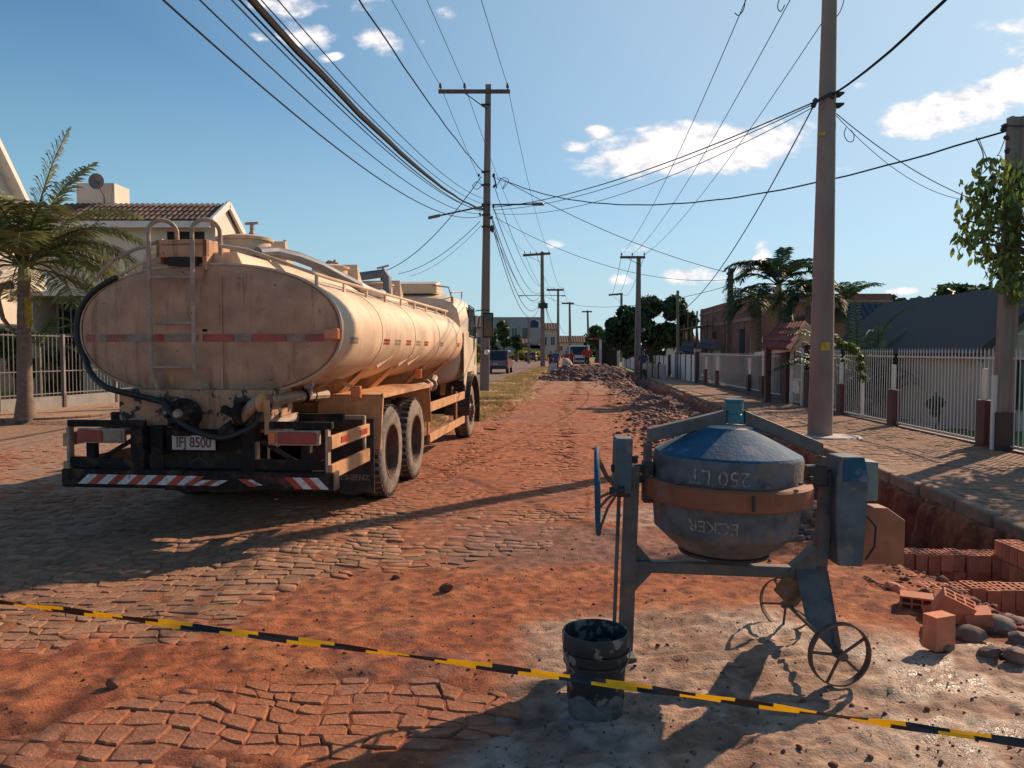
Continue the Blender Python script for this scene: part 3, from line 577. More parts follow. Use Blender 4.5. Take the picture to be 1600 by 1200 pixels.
# ------------------------------------------------ pavements and kerbs
def right_pavement():
    root = MB('paver')
    # dirt-dusted slab with slightly uneven surface
    ys_ = np.concatenate([np.arange(1.0, 14, .09), np.arange(14, 45, .3), np.arange(45, 75, 1.5)]); ts = np.linspace(0, 1, 46)
    Yg, T = np.meshgrid(ys_, ts, indexing='ij'); x0 = 3.98+.09*Yg; x1 = FX(Yg)+.05; Xg = x0+(x1-x0)*T
    z = .105+(fbm(Xg.ravel(), Yg.ravel(), 1.2, 4, 31)-.5)*.05
    z = z.reshape(Xg.shape); z[:, 0] = np.minimum(z[:, 0], .10)
    id_ = np.arange(Xg.size).reshape(Xg.shape); F = np.stack([id_[:-1, :-1], id_[:-1, 1:], id_[1:, 1:], id_[1:, :-1]], -1).reshape(-1, 4)[:, ::-1]
    n2 = fbm(Xg.ravel(), Yg.ravel(), 2.5, 4, 33); c = np.tile(np.array([[.32, .18, .115]]), (Xg.size, 1)); c = lerp3(c, (.41, .195, .105), sst(n2, .45, .65)*.7); c = lerp3(c, (.27, .17, .13), sst(fbm(Xg.ravel(), Yg.ravel(), 9, 3, 35), .5, .7)*.5)
    sl_ = mesh_np('pavement', np.stack([Xg.ravel(), Yg.ravel(), z.ravel()], 1), F, 'ground', dict(col=c, wet=np.zeros(Xg.size)), kind='structure', smooth=True)
    # small rough pavers poking through the dust: nearest ones real
    V = []; Fq = []; cols = []; k = 0; yy = 7.0
    while yy < 22:
        h = .11 if yy < 13 else .16; x = 4.05+.09*yy
        while x < FX(yy)-.15:
            w = rng.uniform(.10, .17); cx, cy = x+w/2, yy+h/2
            nz = fbm(np.array([cx]), np.array([cy]), 1.2, 4, 31)[0]; zt = .105+(nz-.5)*.05+rng.uniform(-.004, .010)
            if fbm(np.array([cx]), np.array([cy]), .8, 3, 40)[0] > .40:
                hw, hh = w*.45, h*.42; o = [(cx-hw+rng.uniform(-.01, .01), cy-hh+rng.uniform(-.01, .01)), (cx+hw, cy-hh+rng.uniform(-.01, .01)), (cx+hw+rng.uniform(-.01, .01), cy+hh), (cx-hw, cy+hh+rng.uniform(-.01, .01))]
                V += [(a, b, zt-.03) for a, b in o]+[(a, b, zt-.006) for a, b in o]+[(cx+(a-cx)*.84, cy+(b-cy)*.84, zt) for a, b in o]
                for i in range(4): j = (i+1) % 4; Fq += [(k+i, k+j, k+4+j, k+4+i), (k+4+i, k+4+j, k+8+j, k+8+i)]
                Fq.append((k+8, k+9, k+10, k+11)); k += 12; cols += [list(np.array([.34, .20, .13])*rng.uniform(.65, 1.15))]*12
            x += w
        yy += h
    mesh_np('pavers', np.array(V), np.array(Fq), 'cobble', dict(col=np.array(cols), wet=np.zeros(len(V))), parent=sl_, kind='stuff')
    # kerb: rough-hewn stones end to end
    y = .6
    while y < 48:
        L = rng.uniform(.55, .95)*(1 if y < 25 else 2); mb = MB('kerb'); w = rng.uniform(.12, .16)
        mb.box((0, 0, -.14), (w, L*.97, .42)); o = mb.build('kerb_stone', sl_, bevel=.025, loc=(3.90+.09*(y+L/2)+rng.uniform(-.02, .02), y+L/2, .06+rng.uniform(-.015, .02)), rot=(rng.uniform(-.03, .03), rng.uniform(-.08, .04), -.09+rng.uniform(-.04, .04)))
        y += L
    # broken concrete collar round the pole foot
    mb = MB('path_stone'); mb.lathe([(0, .13), (.52, .125), (.58, .09)], (5.72, 13.85, 0), 14, sy=.8); mb.build('pole_collar', sl_)
right_pavement()
def left_pavement():
    mb = MB('kerb')
    pts = [(-30, 17.0), (-13, 17.0), (-11.2, 17.05)]+[(-11.2+1.6*math.sin(R(a)), 18.65-1.6*math.cos(R(a))) for a in range(10, 91, 10)]
    pts += [(-9.6+.09*(y-18.6)+.0, y) for y in (22, 30, 45, 70, 110)]
    k = bpy.data.objects.new('left_kerb', None); COL.objects.link(k); k['kind'] = 'structure'
    for a, b in zip(pts[:-1], pts[1:]):
        a, b = Vector((*a, 0)), Vector((*b, 0)); L = (b-a).length; n = max(1, int(L/1.0)); n = min(n, 14)
        for i in range(n):
            c = a.lerp(b, (i+.5)/n); m = MB('kerb'); m.box((0, 0, 0), (L/n*.985, .14, .24)); m.build('kerb_stone', k, bevel=.015, loc=(c.x, c.y, .04), rot=(0, 0, math.atan2((b-a).y, (b-a).x)))
left_pavement()
# ------------------------------------------------ tanker truck
TR_LOC = Vector((-2.775, 6.77, 0)); TR_YAW = R(-5.6)
TM = Matrix.Translation(TR_LOC) @ Matrix.Rotation(TR_YAW, 4, 'Z'); TMI = TM.inverted()
def tp(px, py, yl):
    "truck-local point on the plane y=yl seen at photo pixel"
    o = TMI @ Vector((0, 0, CAMZ)); d = TMI.to_3x3() @ ray(px, py); t = (yl-o.y)/d.y; return o+d*t
def make_truck():
    T = thing('tanker_truck', 'dusty cream water tanker truck with oval tank parked on the left of the cobbled road', 'truck', TR_LOC, TR_YAW)
    CZ, A, B, Y0, Y1, CX = 1.835, 1.25, .605, .35, 7.15, -.04
    sp = lambda c: math.copysign(abs(c)**.87, c)
    def ell(y, k=1., n=56, dz=0): return [Vector((CX+A*k*sp(math.cos(2*math.pi*i/n)), y, CZ+dz+B*k*sp(math.sin(2*math.pi*i/n)))) for i in range(n)]
    # tank barrel
    mb = MB('truck_paint'); rings = [(Y0, 1.0), (Y0+.03, 1.0)]+[(Y0+.03+(Y1-Y0-.06)*t/8, 1) for t in range(1, 9)]+[(Y1+.06, .985), (Y1+.14, .93), (Y1+.20, .78), (Y1+.23, .5), (Y1+.24, .02)]
    n = 56; vs = []
    for y, k in rings: vs += ell(y, k, n)
    fs = [(i*n+j, i*n+(j+1) % n, (i+1)*n+(j+1) % n, (i+1)*n+j)[::-1] for i in range(len(rings)-1) for j in range(n)]
    mb.add(vs, fs); tank = mb.build('tank', T, smooth=True, ang=50)
    # weld seams along the barrel
    for k, y in enumerate((1.75, 3.35, 5.0, 6.5)):
        m = MB('truck_paint'); m.tube(ell(y, 1.001)+[ell(y, 1.001)[0]], .006, 5, False); m.build('weld_seam', tank, smooth=True)
    # rear dish
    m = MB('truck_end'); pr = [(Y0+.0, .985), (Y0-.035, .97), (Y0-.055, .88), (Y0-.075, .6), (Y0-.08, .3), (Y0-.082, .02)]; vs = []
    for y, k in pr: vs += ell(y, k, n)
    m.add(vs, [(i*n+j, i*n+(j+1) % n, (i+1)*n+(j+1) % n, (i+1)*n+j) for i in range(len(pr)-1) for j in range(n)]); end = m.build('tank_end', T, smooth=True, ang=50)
    m = MB('truck_paint'); m.tube(ell(Y0-.01, 1.0)+[ell(Y0-.01, 1.0)[0], ], .014, 6, False); m.build('end_rim', T, smooth=True)
    m = MB('truck_end'); m.box((.12, Y0-.088, CZ-.02), (.016, .01, B*1.7)); m.build('seam', end)
    # reflective strip on the rear: red and dull pieces on one height
    for p0, p1, c in ((131, 146, 'red_reflect'), (147, 167, 'dull_reflect'), (168, 195, 'red_reflect'), (196, 239, 'dull_reflect'), (240, 257, 'red_reflect'), (258, 309, 'dull_reflect'),
                      (318, 366, 'red_reflect'), (367, 394, 'dull_reflect'), (395, 447, 'red_reflect'), (448, 476, 'dull_reflect'), (477, 505, 'red_reflect')):
        yy = lambda x: Y0-.02-.068*math.sqrt(max(0, 1-((x-CX)/A)**2))-.007
        x0, x1 = tp(p0, 533, .27).x, tp(p1, 533, .27).x; x0 = max(x0, CX-A*.965); m = MB(c); nx = 4; P = []
        for i in range(nx+1):
            x = x0+(x1-x0)*i/nx; P.append((x, yy(x), 1.735)); P.append((x, yy(x), 1.80))
        m.add([(p[0], p[1], p[2]) for p in P]+[(p[0], p[1]+.006, p[2]) for p in P], [(2*i, 2*i+2, 2*i+3, 2*i+1) for i in range(nx)]); m.build('reflector', end)
    # side reflectors, right flank
    for i, y in enumerate((.75, 1.95, 2.45, 3.0, 3.55, 4.05, 5.2, 6.7)):
        m = MB('red_reflect' if i % 2 else 'dull_reflect'); z = 1.75; x = CX+A*math.sqrt(1-((z-CZ)/B)**2); m.box((x+.002, y, z), (.008, .26, .06), ry=R(8)); m.build('reflector', tank)
    m = MB('orange_lamp'); m.box((1.14, Y0-.06, 1.80), (.13, .07, .10)); m.build('marker_lamp', end, bevel=.012)
    m = MB('orange_lamp'); m.box((1.14, 1.0, 1.24), (.10, .07, .12)); m.build('marker_lamp', T, bevel=.012)
    m = MB('orange_lamp'); m.box((1.16, 3.75, 1.34), (.08, .08, .12)); m.build('marker_lamp', T, bevel=.012)
    # lamp brackets on the flank
    m = MB('orange_paint'); m.beam((.85, .62, 1.27), (1.15, .45, 1.40), .05, .02); m.beam((1.02, .95, 1.33), (1.14, 1.0, 1.28), .04, .03); m.build('bracket', T)
    for y in (2.1, 3.1, 3.6): m = MB('truck_paint'); m.beam((1.13, y+.35, 1.60), (1.04, y, 1.47), .02, .03); m.build('bracket', T)
    # skirt under the dish with chipped paint
    m = MB('chipped_paint'); m.prism([(-.80, .14, .92), (.62, .14, .92), (.64, .14, 1.30), (-.80, .14, 1.30)], (0, .5, 0)); m.build('rear_skirt', T, bevel=.01)
    # catwalk tray on the tank top
    m = MB('truck_paint'); m.prism([(-.75, .42, 2.30), (.30, .42, 2.34), (.20, .42, 2.56), (-.70, .42, 2.56)], (0, 6.7, 0)); m.build('catwalk', T, bevel=.012)
    for y, r, hh in ((1.25, .26, .24), (3.95, .22, .24), (6.5, .20, .22)):
        m = MB('truck_paint'); m.lathe([(r, 0), (r, hh-.03), (r+.025, hh-.03), (r+.03, hh), (r*.6, hh+.03), (0, hh+.035)], (-.10, y, 2.56), 28); c = m.build('manhole', T, smooth=True)
        m = MB('rail_steel'); top = 2.56+hh
        if r > .25: m.tube([(-.02, y, top+.0), (-.02, y, top+.17)], .022, 8); m.tube([(-.09, y, top+.155), (.05, y, top+.16)], .014, 8); m.lathe([(.03, 0), (.035, .03), (.02, .06)], (-.02, y, top+.02), 8)
        elif r > .21: m.lathe([(.07, 0), (.075, .05), (.03, .09)], (-.12, y, top), 8); m.tube([(-.2, y, top+.05), (0, y, top+.05)], .015, 6); m.tube([(-.05, y, top), (-.05, y, top+.1)], .02, 6)
        else: m.tube([(-.05, y, top), (-.06, y, top+.30)], .02, 8); m.tube([(-.16, y, top+.27), (.05, y, top+.32)], .018, 6)
        m.build('valve_handle', c, smooth=True)
        g = MB('truck_paint'); yb = y+.62
        g.prism([(-.62, yb, 2.56), (.10, yb, 2.56), (.08, yb, 2.86 if r > .25 else 2.90), (-.60, yb, 2.86 if r > .25 else 2.90)], (0, .03, 0))
        g.prism([(.08, yb+.03, 2.56), (.08, yb+.03, 2.88), (.11, yb+.22, 2.56)], (-.03, 0, 0)); g.prism([(-.60, yb+.03, 2.56), (-.60, yb+.03, 2.88), (-.60, yb+.30, 2.56)], (.03, 0, 0)); g.build('guard_plate', T)
    # side hand rail and its posts
    for sx in (1, -1):
        m = MB('truck_paint'); pts = [(sx*.10, .30, 2.60), (sx*.35, .30, 2.56), (sx*.70, .32, 2.44), (sx*.92, .40, 2.36), (sx*.96, .8, 2.34), (sx*.96, 7.0, 2.34), (sx*.80, 7.2, 2.36)]
        m.tube(pts, .017, 8); rl = m.build('hand_rail', T, smooth=True)
        for i in range(9):
            y = .42+i*.80; m = MB('truck_paint'); m.box((sx*.955, y, 2.265), (.02, .045, .15)); m.build('rail_post', rl)
    # box step at the ladder top
    m = MB('truck_end'); m.span(-.50, -.02, .28, .34, 2.50, 2.66); m.span(-.50, -.46, .28, .75, 2.45, 2.66); m.span(-.06, -.02, .28, .75, 2.38, 2.66); m.span(-.46, -.06, .28, .75, 2.60, 2.63); m.build('step_box', T, bevel=.006)
    m = MB('dark_inside'); m.span(-.38, -.10, .262, .30, 2.42, 2.50); m.build('step_slot', T)
    # ladder
    L = thing.__globals__['bpy'].data.objects.new('ladder', None); COL.objects.link(L); L.parent = T
    for x, xb in ((-.505, -.43), (-.095, -.02)):
        m = MB('rail_steel'); P = [(xb, .20, 1.20), (xb-.03*(1 if xb < -.2 else 1), .18, 1.34), (x, .17, 1.50)]+[(x, .17, z) for z in (1.8, 2.1, 2.4, 2.66)]
        P += [(x+.035-.035*math.cos(t)+(.10 if False else 0)+.0, .17+.0, 2.66) for t in ()]
        P += [(x+.09-.09*math.cos(R(a)), .17+.16*(a/180), 2.74+.09*math.sin(R(a))) for a in range(0, 181, 20)]+[(x+.18, .34, 2.52)]
        m.tube(P, .020, 8); m.build('ladder_rail', L, smooth=True)
    for z in (1.50, 1.90, 2.31): m = MB('rail_steel'); m.tube([(-.505, .17, z), (-.095, .17, z)], .013, 8); m.build('rung', L, smooth=True)
    # grey suction hose over the top
    P = [(.17, .95, 2.62), (.24, 1.2, 2.66), (.36, 1.5, 2.64), (.50, 1.8, 2.58), (.64, 2.15, 2.48), (.74, 2.5, 2.41)]
    m = MB('hose_grey'); m.tube(P, .055, 10); m.build('suction_hose', T, smooth=True)
    m = MB('pipe_grey'); m.tube([(.70, 2.4, 2.44), (.78, 2.62, 2.37), (.84, 2.85, 2.34), (.82, 3.2, 2.36), (.74, 3.45, 2.39)], .06, 10); m.build('suction_hose', T, smooth=True)
    m = MB('hose_grey'); m.tube([(.12, 6.1, 2.56), (.12, 6.1, 2.86), (.08, 6.1, 2.93), (-.15, 6.1, 2.90), (-.55, 6.0, 2.84)], .07, 10); m.build('filler_elbow', T, smooth=True)
    # black drain hose strapped round the left rim of the dish
    rim = [Vector((CX+A*1.018*sp(math.cos(R(t))), (Y0-.03)*min(1, max(.12, (238-t)/36)), CZ+B*1.025*sp(math.sin(R(t))))) for t in range(238, 128, -9)]
    pts = [tp(*a) for a in ((405, 640, .05), (398, 662, -.0), (375, 676, -.03), (345, 684, -.05), (312, 676, -.06), (285, 662, -.05), (266, 644, 0), (252, 628, .1))]+rim
    m = MB('hose_black'); sm = []
    for i in range(len(pts)-1):
        p0, p1, p2, p3 = pts[max(i-1, 0)], pts[i], pts[i+1], pts[min(i+2, len(pts)-1)]
        for t in (0, .25, .5, .75): sm.append(.5*((2*p1)+(p2-p0)*t+(2*p0-5*p1+4*p2-p3)*t*t+(3*p1-3*p2+p3-p0)*t**3))
    sm.append(pts[-1]); m.tube(sm, .027, 10); m.build('drain_hose', T, smooth=True)
    # left curved grab pipe
    P = [tp(150, 440, .3), tp(158, 425, .3), tp(180, 405, .32), tp(210, 390, .33), tp(240, 380, .34), tp(255, 376, .34)]
    m = MB('rail_steel'); m.tube(P, .018, 8); m.build('grab_pipe', T, smooth=True)
    # central valve wheel
    m = MB('black_steel'); vx = -.14; m.lathe([(.0, -.10), (.075, -.10), (.13, -.075), (.155, -.02), (.14, .05), (.10, .10)], (vx, .07, 1.08), 14, axis='Y')
    for i in range(8): a = i*math.pi/4; m.lathe([(.018, -.13), (.018, .0)], (vx+.105*math.cos(a), .07, 1.08+.105*math.sin(a)), 6, axis='Y')
    m.lathe([(.10, 0), (.10, .05)], (vx, .07, .90), 12); v = m.build('outlet_valve', T, smooth=True)
    m = MB('rail_steel'); m.lathe([(.03, -.15), (.045, -.11)], (vx, .07, 1.10), 8, axis='Y'); m.build('valve_hub', v)
    # right valve, elbow and pipes
    m = MB('pipe_tan'); m.tube([(.28, .05, 1.0), (.40, .03, 1.06), (.50, .03, 1.16), (.56, .05, 1.22)], .055, 10); m.build('outlet_pipe', T, smooth=True)
    m = MB('black_steel'); m.lathe([(.11, -.03), (.11, .03)], (.40, .02, 1.10), 12, axis='X'); m.tube([(.25, .02, .92), (.36, 0, 1.0)], .07, 8); m.box((.3, .0, 1.12), (.12, .06, .06), ry=.5); m.build('outlet_flange', T, smooth=True)
    m = MB('orange_paint'); m.lathe([(.09, -.015), (.09, .015)], (.58, .04, 1.20), 12, axis='X'); m.span(.625, .66, 0, .04, .92, 1.22); m.build('pipe_flange', T)
    m = MB('pipe_tan'); m.tube([(.60, .15, 1.20), (.66, .55, 1.22), (.74, 1.25, 1.20)], .055, 10); m.tube([(.62, .1, .99), (.68, .6, 1.02)], .05, 10); m.build('side_pipe', T, smooth=True)
    for y in (.75, .95): m = MB('black_steel'); m.tube([(.69+.03*(y-.75), y, 1.14), (.69, y, 1.30)], .012, 6); m.lathe([(.066, -.01), (.066, .01)], (.70, y, 1.21), 10, axis='Y'); m.build('pipe_clamp', T)
    m = MB('pipe_grey'); m.tube([(.78, .72, 1.22), (.78, .72, 1.30)], .02, 8); m.lathe([(.045, -.03), (.05, 0), (.03, .04)], (.78, .68, 1.33), 10, axis='Y'); m.build('tap', T, smooth=True)
    # chassis
    m = MB('black_steel'); m.span(-.46, -.34, .05, 8.9, .72, .98); m.span(.34, .46, .05, 8.9, .72, .98)
    for y in (.1, 1.2, 2.7, 4.5, 6.2, 7.6): m.span(-.34, .34, y, y+.12, .75, .95)
    m.build('chassis', T, bevel=.01)
    m = MB('black_steel')
    for y in (2.1, 3.35): m.tube([(-.9, y, .52), (.9, y, .52)], .09, 10); m.blob((0, y, .54), (.24, .22, .22), 3, 2, .03)
    m.tube([(-.9, 8.2, .5), (.9, 8.2, .5)], .07, 8); m.tube([(0, 1.2, .62), (0, 7.6, .75)], .05, 8)
    for sx in (-1, 1):
        m.beam((sx*.5, 1.5, .78), (sx*.5, 2.7, .60), .09, .08); m.beam((sx*.5, 2.7, .60), (sx*.5, 3.9, .78), .09, .08); m.beam((sx*.5, 7.4, .72), (sx*.5, 9.0, .72), .09, .06)
    m.build('axles_and_springs', T, smooth=True)
    m = MB('black_steel'); m.lathe([(.26, -.5), (.27, -.48), (.27, .48), (.26, .5)], (-.78, 5.3, .72), 18, axis='Y'); m.build('fuel_tank', T, smooth=True)
    m = MB('steel_dark'); m.lathe([(.14, -.45), (.15, -.43), (.15, .43), (.14, .45)], (.66, 4.75, .72), 14, axis='Y'); m.lathe([(.14, -.3), (.15, -.28), (.15, .28), (.14, .3)], (.66, 6.0, .74), 14, axis='Y'); m.build('air_tank', T, smooth=True)
    m = MB('black_steel'); m.span(-.5, .5, .34, .40, .50, .92); m.build('rear_crossmember', T)
    for x in (-.60, .42): m = MB('black_steel'); m.span(x, x+.12, -.02, .10, .50, .98); m.build('bumper_bracket', T, bevel=.008)
    # bumper with chevron tape
    m = MB('black_steel'); m.prism([(-1.25, -.03, .435), (1.25, -.03, .435), (1.25, -.03, .60), (-1.25, -.03, .60)], (0, .16, 0)); bp = m.build('bumper', T, bevel=.012)
    def chev(x0, x1, z0, z1, lean, red): # one slanted stripe
        m = MB('red_reflect' if red else 'white_reflect'); s = .05*lean; m.prism([(x0-s, -.034, z0), (x1-s, -.034, z0), (x1+s, -.034, z1), (x0+s, -.034, z1)], (0, -.003, 0)); m.build('chevron', bp)
    x = -1.04
    for i in range(15): chev(x, x+.092, .47-.003*i*0, .555 if i < 12 else .52, 1, i % 2 == 1); x += .092 if i < 10 else .07
    chev(.44, .52, .47, .535, -1, True); chev(.52, .57, .48, .53, -1, False)
    for i in range(4): chev(.86+i*.075, .935+i*.075, .455, .555, -1, i % 2 == 0)
    # plate, star, texts
    m = MB('plate'); m.prism([(-.235, .02, .775), (.165, .02, .775), (.165, .02, .905), (-.235, .02, .905)], (0, .008, 0)); pl = m.build('number_plate', T, bevel=.003)
    FR = Matrix.Rotation(math.pi/2, 4, 'X')
    text_mesh('IFJ 8500', .125, 'plate_text', 'plate_text', pl, Matrix.Translation((-.035, .0185, .838)) @ FR @ Matrix.Diagonal((.80, 1, 1, 1)), bold=.002)
    m = MB('rubber'); m.span(-.47, .33, .30, .315, .36, .80); mf = m.build('mud_flap', T)
    m = MB('faint_text'); cx, cz = -.13, .67; m.tube([(cx+.10*math.cos(R(a)), .296, cz+.10*math.sin(R(a))) for a in range(0, 361, 15)], .006, 4, False)
    for a in (90, 210, 330): m.beam((cx, .296, cz), (cx+.10*math.cos(R(a)), .296, cz+.10*math.sin(R(a))), .008, .012)
    m.build('star_emblem', mf)
    text_mesh('MERCEDES-BENZ', .075, 'faint_text', 'flap_text', mf, Matrix.Translation((-.10, .297, .42)) @ FR)
    for sx in (1, -1):
        m = MB('rubber'); m.span(sx*.56, sx*1.22, 1.34, 1.352, .18, .95); f = m.build('mud_flap', T)
        if sx > 0: text_mesh('MERCEDES-BENZ', .082, 'faint_paint', 'flap_text', f, Matrix.Translation((.86, 1.337, .33)) @ FR, bold=.001)
    # rear light boards on both sides
    for sx, lab in ((-1, None), (1, None)):
        b = MB('rail_steel'); x0, x1 = (-1.10, -.66) if sx < 0 else (.66, 1.12); b.span(x0, x1, -.015, .03, .83, .96); bd = b.build('light_board', T, bevel=.006)
        xa, xb = (-1.10, -.86) if sx < 0 else (.74, 1.09); m = MB('red_lamp'); m.span(xa+.01, xb, -.032, -.016, .845, .945); m.build('tail_lamp', bd, bevel=.006)
        xa, xb = (-.84, -.68) if sx < 0 else (.67, .73); m = MB('orange_lamp' if sx > 0 else 'dull_reflect'); m.span(xa, xb, -.032, -.016, .845, .945); m.build('turn_lamp', bd, bevel=.006)
        for q_ in ((.50, 1.22, .02, .08, .97, 1.03), (.50, 1.15, .55, .61, .98, 1.06), (.95, 1.03, .0, .07, .60, .83), (.50, 1.18, -.01, .06, .615, .70)): m = MB('black_steel'); m.span(sx*q_[0], sx*q_[1], *q_[2:]); m.build('rear_frame', T, bevel=.006)
        m = MB('black_steel'); m.beam((sx*.94, .02, .66), (sx*.60, .02, .86), .035, .035); m.build('frame_brace', T)
    # side cage at the tail, right and left
    for sx in (1, -1):
        for (z0, z1) in ((.80, .915), (.54, .665)):
            m = MB('orange_paint'); m.span(sx*1.20, sx*1.235, -.02, 1.14, z0, z1); g = m.build('side_guard', T, bevel=.004)
            if z0 > .7 and sx > 0:
                for ya in (.22, .80): m = MB('red_reflect'); m.span(1.236, 1.240, ya, ya+.24, .83, .885); m.build('reflector', g)
        for q_ in ((1.175, 1.199, -.02, .05, .60, .97), (1.175, 1.199, 1.08, 1.13, .54, 1.0), (.70, 1.17, 1.09, 1.12, .96, 1.0)): m = MB('rail_steel'); m.span(sx*q_[0], sx*q_[1], *q_[2:]); m.build('cage_post', T)
    # tandem mudguards
    for sx in (1, -1):
        a, b = sx*.58, sx*1.25; t = .018
        prof = [(1.40, .62), (1.52, 1.17), (4.02, 1.17), (4.14, .66)]
        for (y0, z0), (y1, z1) in zip(prof[:-1], prof[1:]):
            m = MB('orange_paint'); d = Vector((0, y1-y0, z1-z0)).normalized(); nrm = Vector((0, -d.z, d.y))*t
            m.prism([(a, y0, z0), (b, y0, z0), (b, y1, z1), (a, y1, z1)], nrm); m.build('mudguard_panel', T)
        m = MB('orange_paint'); m.prism([(b, 1.40, .62), (b, 1.52, 1.17), (b, 1.56, 1.17), (b, 1.44, .62)], (sx*.02, 0, 0)); m.prism([(b, 1.52, 1.15), (b, 4.02, 1.15), (b, 4.02, 1.20), (b, 1.52, 1.20)], (sx*.02, 0, 0)); m.build('mudguard_lip', T)
    # saddles between tank and chassis
    for y in (1.7, 2.9, 4.9, 6.4):
        m = MB('orange_paint'); m.prism([(-.45, y, .98), (.45, y, .98), (.98, y, 1.42), (-.98, y, 1.42)], (0, .05, 0)); m.prism([(.45, y, .98), (.50, y, .98), (1.0, y, 1.44), (.96, y, 1.44)], (0, .30, 0)); m.build('saddle', T)
    # belly box and pump under the tank
    m = MB('black_steel'); m.span(-.3, .3, .7, 1.4, .98, 1.22); m.build('pump_box', T, bevel=.02)
    m = MB('pipe_tan'); m.tube([(.45, 4.3, 1.12), (.85, 4.35, 1.10), (.98, 4.9, 1.12), (1.0, 5.4, 1.12), (.98, 5.7, 1.22)], .06, 8); m.lathe([(.10, -.04), (.10, .04)], (.99, 5.0, 1.12), 10, axis='Y'); m.lathe([(.10, -.02), (.10, .02)], (1.0, 5.35, 1.12), 10, axis='Y'); m.build('belly_pipe', T, smooth=True)
    # side guards ahead of the tandem
    for sx in (1, -1):
        for (za, zb) in ((.79, .92), (.36, .48)):
            m = MB('orange_paint'); m.span(sx*1.19, sx*1.225, 4.18, 7.25, za, zb); m.build('side_guard', T, bevel=.004)
        for y in (4.25, 6.6): m = MB('orange_paint'); m.span(sx*1.16, sx*1.188, y, y+.05, .36, .95); m.build('guard_post', T)
    # wheels
    def wheel(x, y, outer=True, front=False, side=1, label=None):
        W = bpy.data.objects.new('wheel', None); COL.objects.link(W); W.parent = T; W.location = (x, y, .52)
        w = .13; prof = [(.30, -w), (.40, -w-.012), (.47, -w), (.505, -w*.8), (.52, -w*.45), (.523, 0), (.52, w*.45), (.505, w*.8), (.47, w), (.40, w+.012), (.30, w)]
        m = MB('tyre'); m.lathe(prof, n=48, axis='X', closed=True); t = m.build('tyre', W, smooth=True, ang=60)
        if outer:
            m = MB('rubber')
            for i in range(36): # tread lugs
                a = i*math.pi/18
                for s2 in (-1, 1): m.box((s2*.075, .515*math.cos(a), .515*math.sin(a)), (.09, .045, .022), rx=a-math.pi/2+s2*.0)
            m.build('tread', W, kind='stuff')
        sg = side; m = MB('rim_brown')
        if front: pr = [(.305, sg*.10), (.29, sg*.13), (.27, sg*.05), (.17, sg*.10), (.10, sg*.14), (.09, sg*.20), (0, sg*.21)]
        else: pr = [(.305, sg*.12), (.315, sg*.138), (.295, sg*.135), (.282, sg*.05), (.278, -sg*.09), (.25, -sg*.12), (.14, -sg*.12), (.12, -sg*.02), (.09, sg*.0), (0, sg*.005)]
        m.lathe(pr, n=32, axis='X', cap=False); m.build('rim', W, smooth=True, ang=40)
        m = MB('steel_dark')
        for i in range(8 if front else 10):
            a = i*2*math.pi/(8 if front else 10); rr = .20 if front else .17; xx = (.12 if front else -.12)*sg; m.lathe([(.018, 0), (.018, sg*.035), (.01, sg*.04)], (xx, rr*math.cos(a), rr*math.sin(a)), 6, axis='X')
        m.build('wheel_nuts', W)
    for y in (2.1, 3.35):
        for sx in (1, -1): wheel(sx*1.085, y, True, False, sx); wheel(sx*.79, y, False, False, sx)
    for sx in (1, -1): wheel(sx*1.06, 8.2, True, True, sx)
    # cab
    m = MB('cab_paint')
    secs = [(7.36, 1.02, 1.06, 2.50), (7.40, 1.12, 1.04, 2.62), (7.9, 1.18, 1.0, 2.72), (8.6, 1.18, 1.0, 2.72), (9.0, 1.16, 1.0, 2.62), (9.35, 1.10, 1.0, 2.2), (9.45, 1.06, 1.0, 1.6), (9.5, 1.0, .75, 1.5)]
    vs = []; nn = 20
    for (y, hw, zb, zt) in secs:
        for i in range(nn):
            a = 2*math.pi*i/nn+math.pi/nn; c, s_ = math.cos(a), math.sin(a); e = .42
            vs.append((hw*abs(c)**e*(1 if c > 0 else -1), y, (zb+zt)/2+(zt-zb)/2*abs(s_)**e*(1 if s_ > 0 else -1)))
    fs = [(i*nn+j, i*nn+(j+1) % nn, (i+1)*nn+(j+1) % nn, (i+1)*nn+j)[::-1] for i in range(len(secs)-1) for j in range(nn)]+[tuple(range(nn)), tuple(range((len(secs)-1)*nn, len(secs)*nn))[::-1]]
    m.add(vs, fs); cab = m.build('cab', T, smooth=True, ang=50)
    # bonnet nose
    m = MB('cab_paint'); m.prism([(-.95, 9.3, .70), (.95, 9.3, .70), (.93, 9.3, 1.55), (-.93, 9.3, 1.55)], (0, .75, 0)); m.build('bonnet', cab, bevel=.12, seg=4)
    # lower cab corner, curved in under the door
    m = MB('cab_paint'); m.prism([(1.175, 7.42, 2.0), (1.175, 7.42, 1.05), (1.175, 7.62, .98), (1.175, 7.80, 1.25), (1.175, 8.6, 1.25), (1.175, 8.8, .98), (1.175, 9.0, .98), (1.175, 9.0, 2.0)], (.012, 0, 0)); m.build('door', cab, bevel=.006)
    for sx in (1, -1):
        m = MB('glass_dark'); m.prism([(sx*1.183, 8.05, 1.95), (sx*1.183, 8.85, 1.92), (sx*1.17, 8.68, 2.45), (sx*1.17, 8.10, 2.48)], (sx*.012, 0, 0)); w = m.build('side_window', cab)
        m = MB('hose_black'); m.tube([(sx*1.19, 8.02, 1.93), (sx*1.19, 8.88, 1.90), (sx*1.175, 8.70, 2.48), (sx*1.175, 8.07, 2.51), (sx*1.19, 8.02, 1.93)], .014, 6); m.build('window_seal', w, smooth=True)
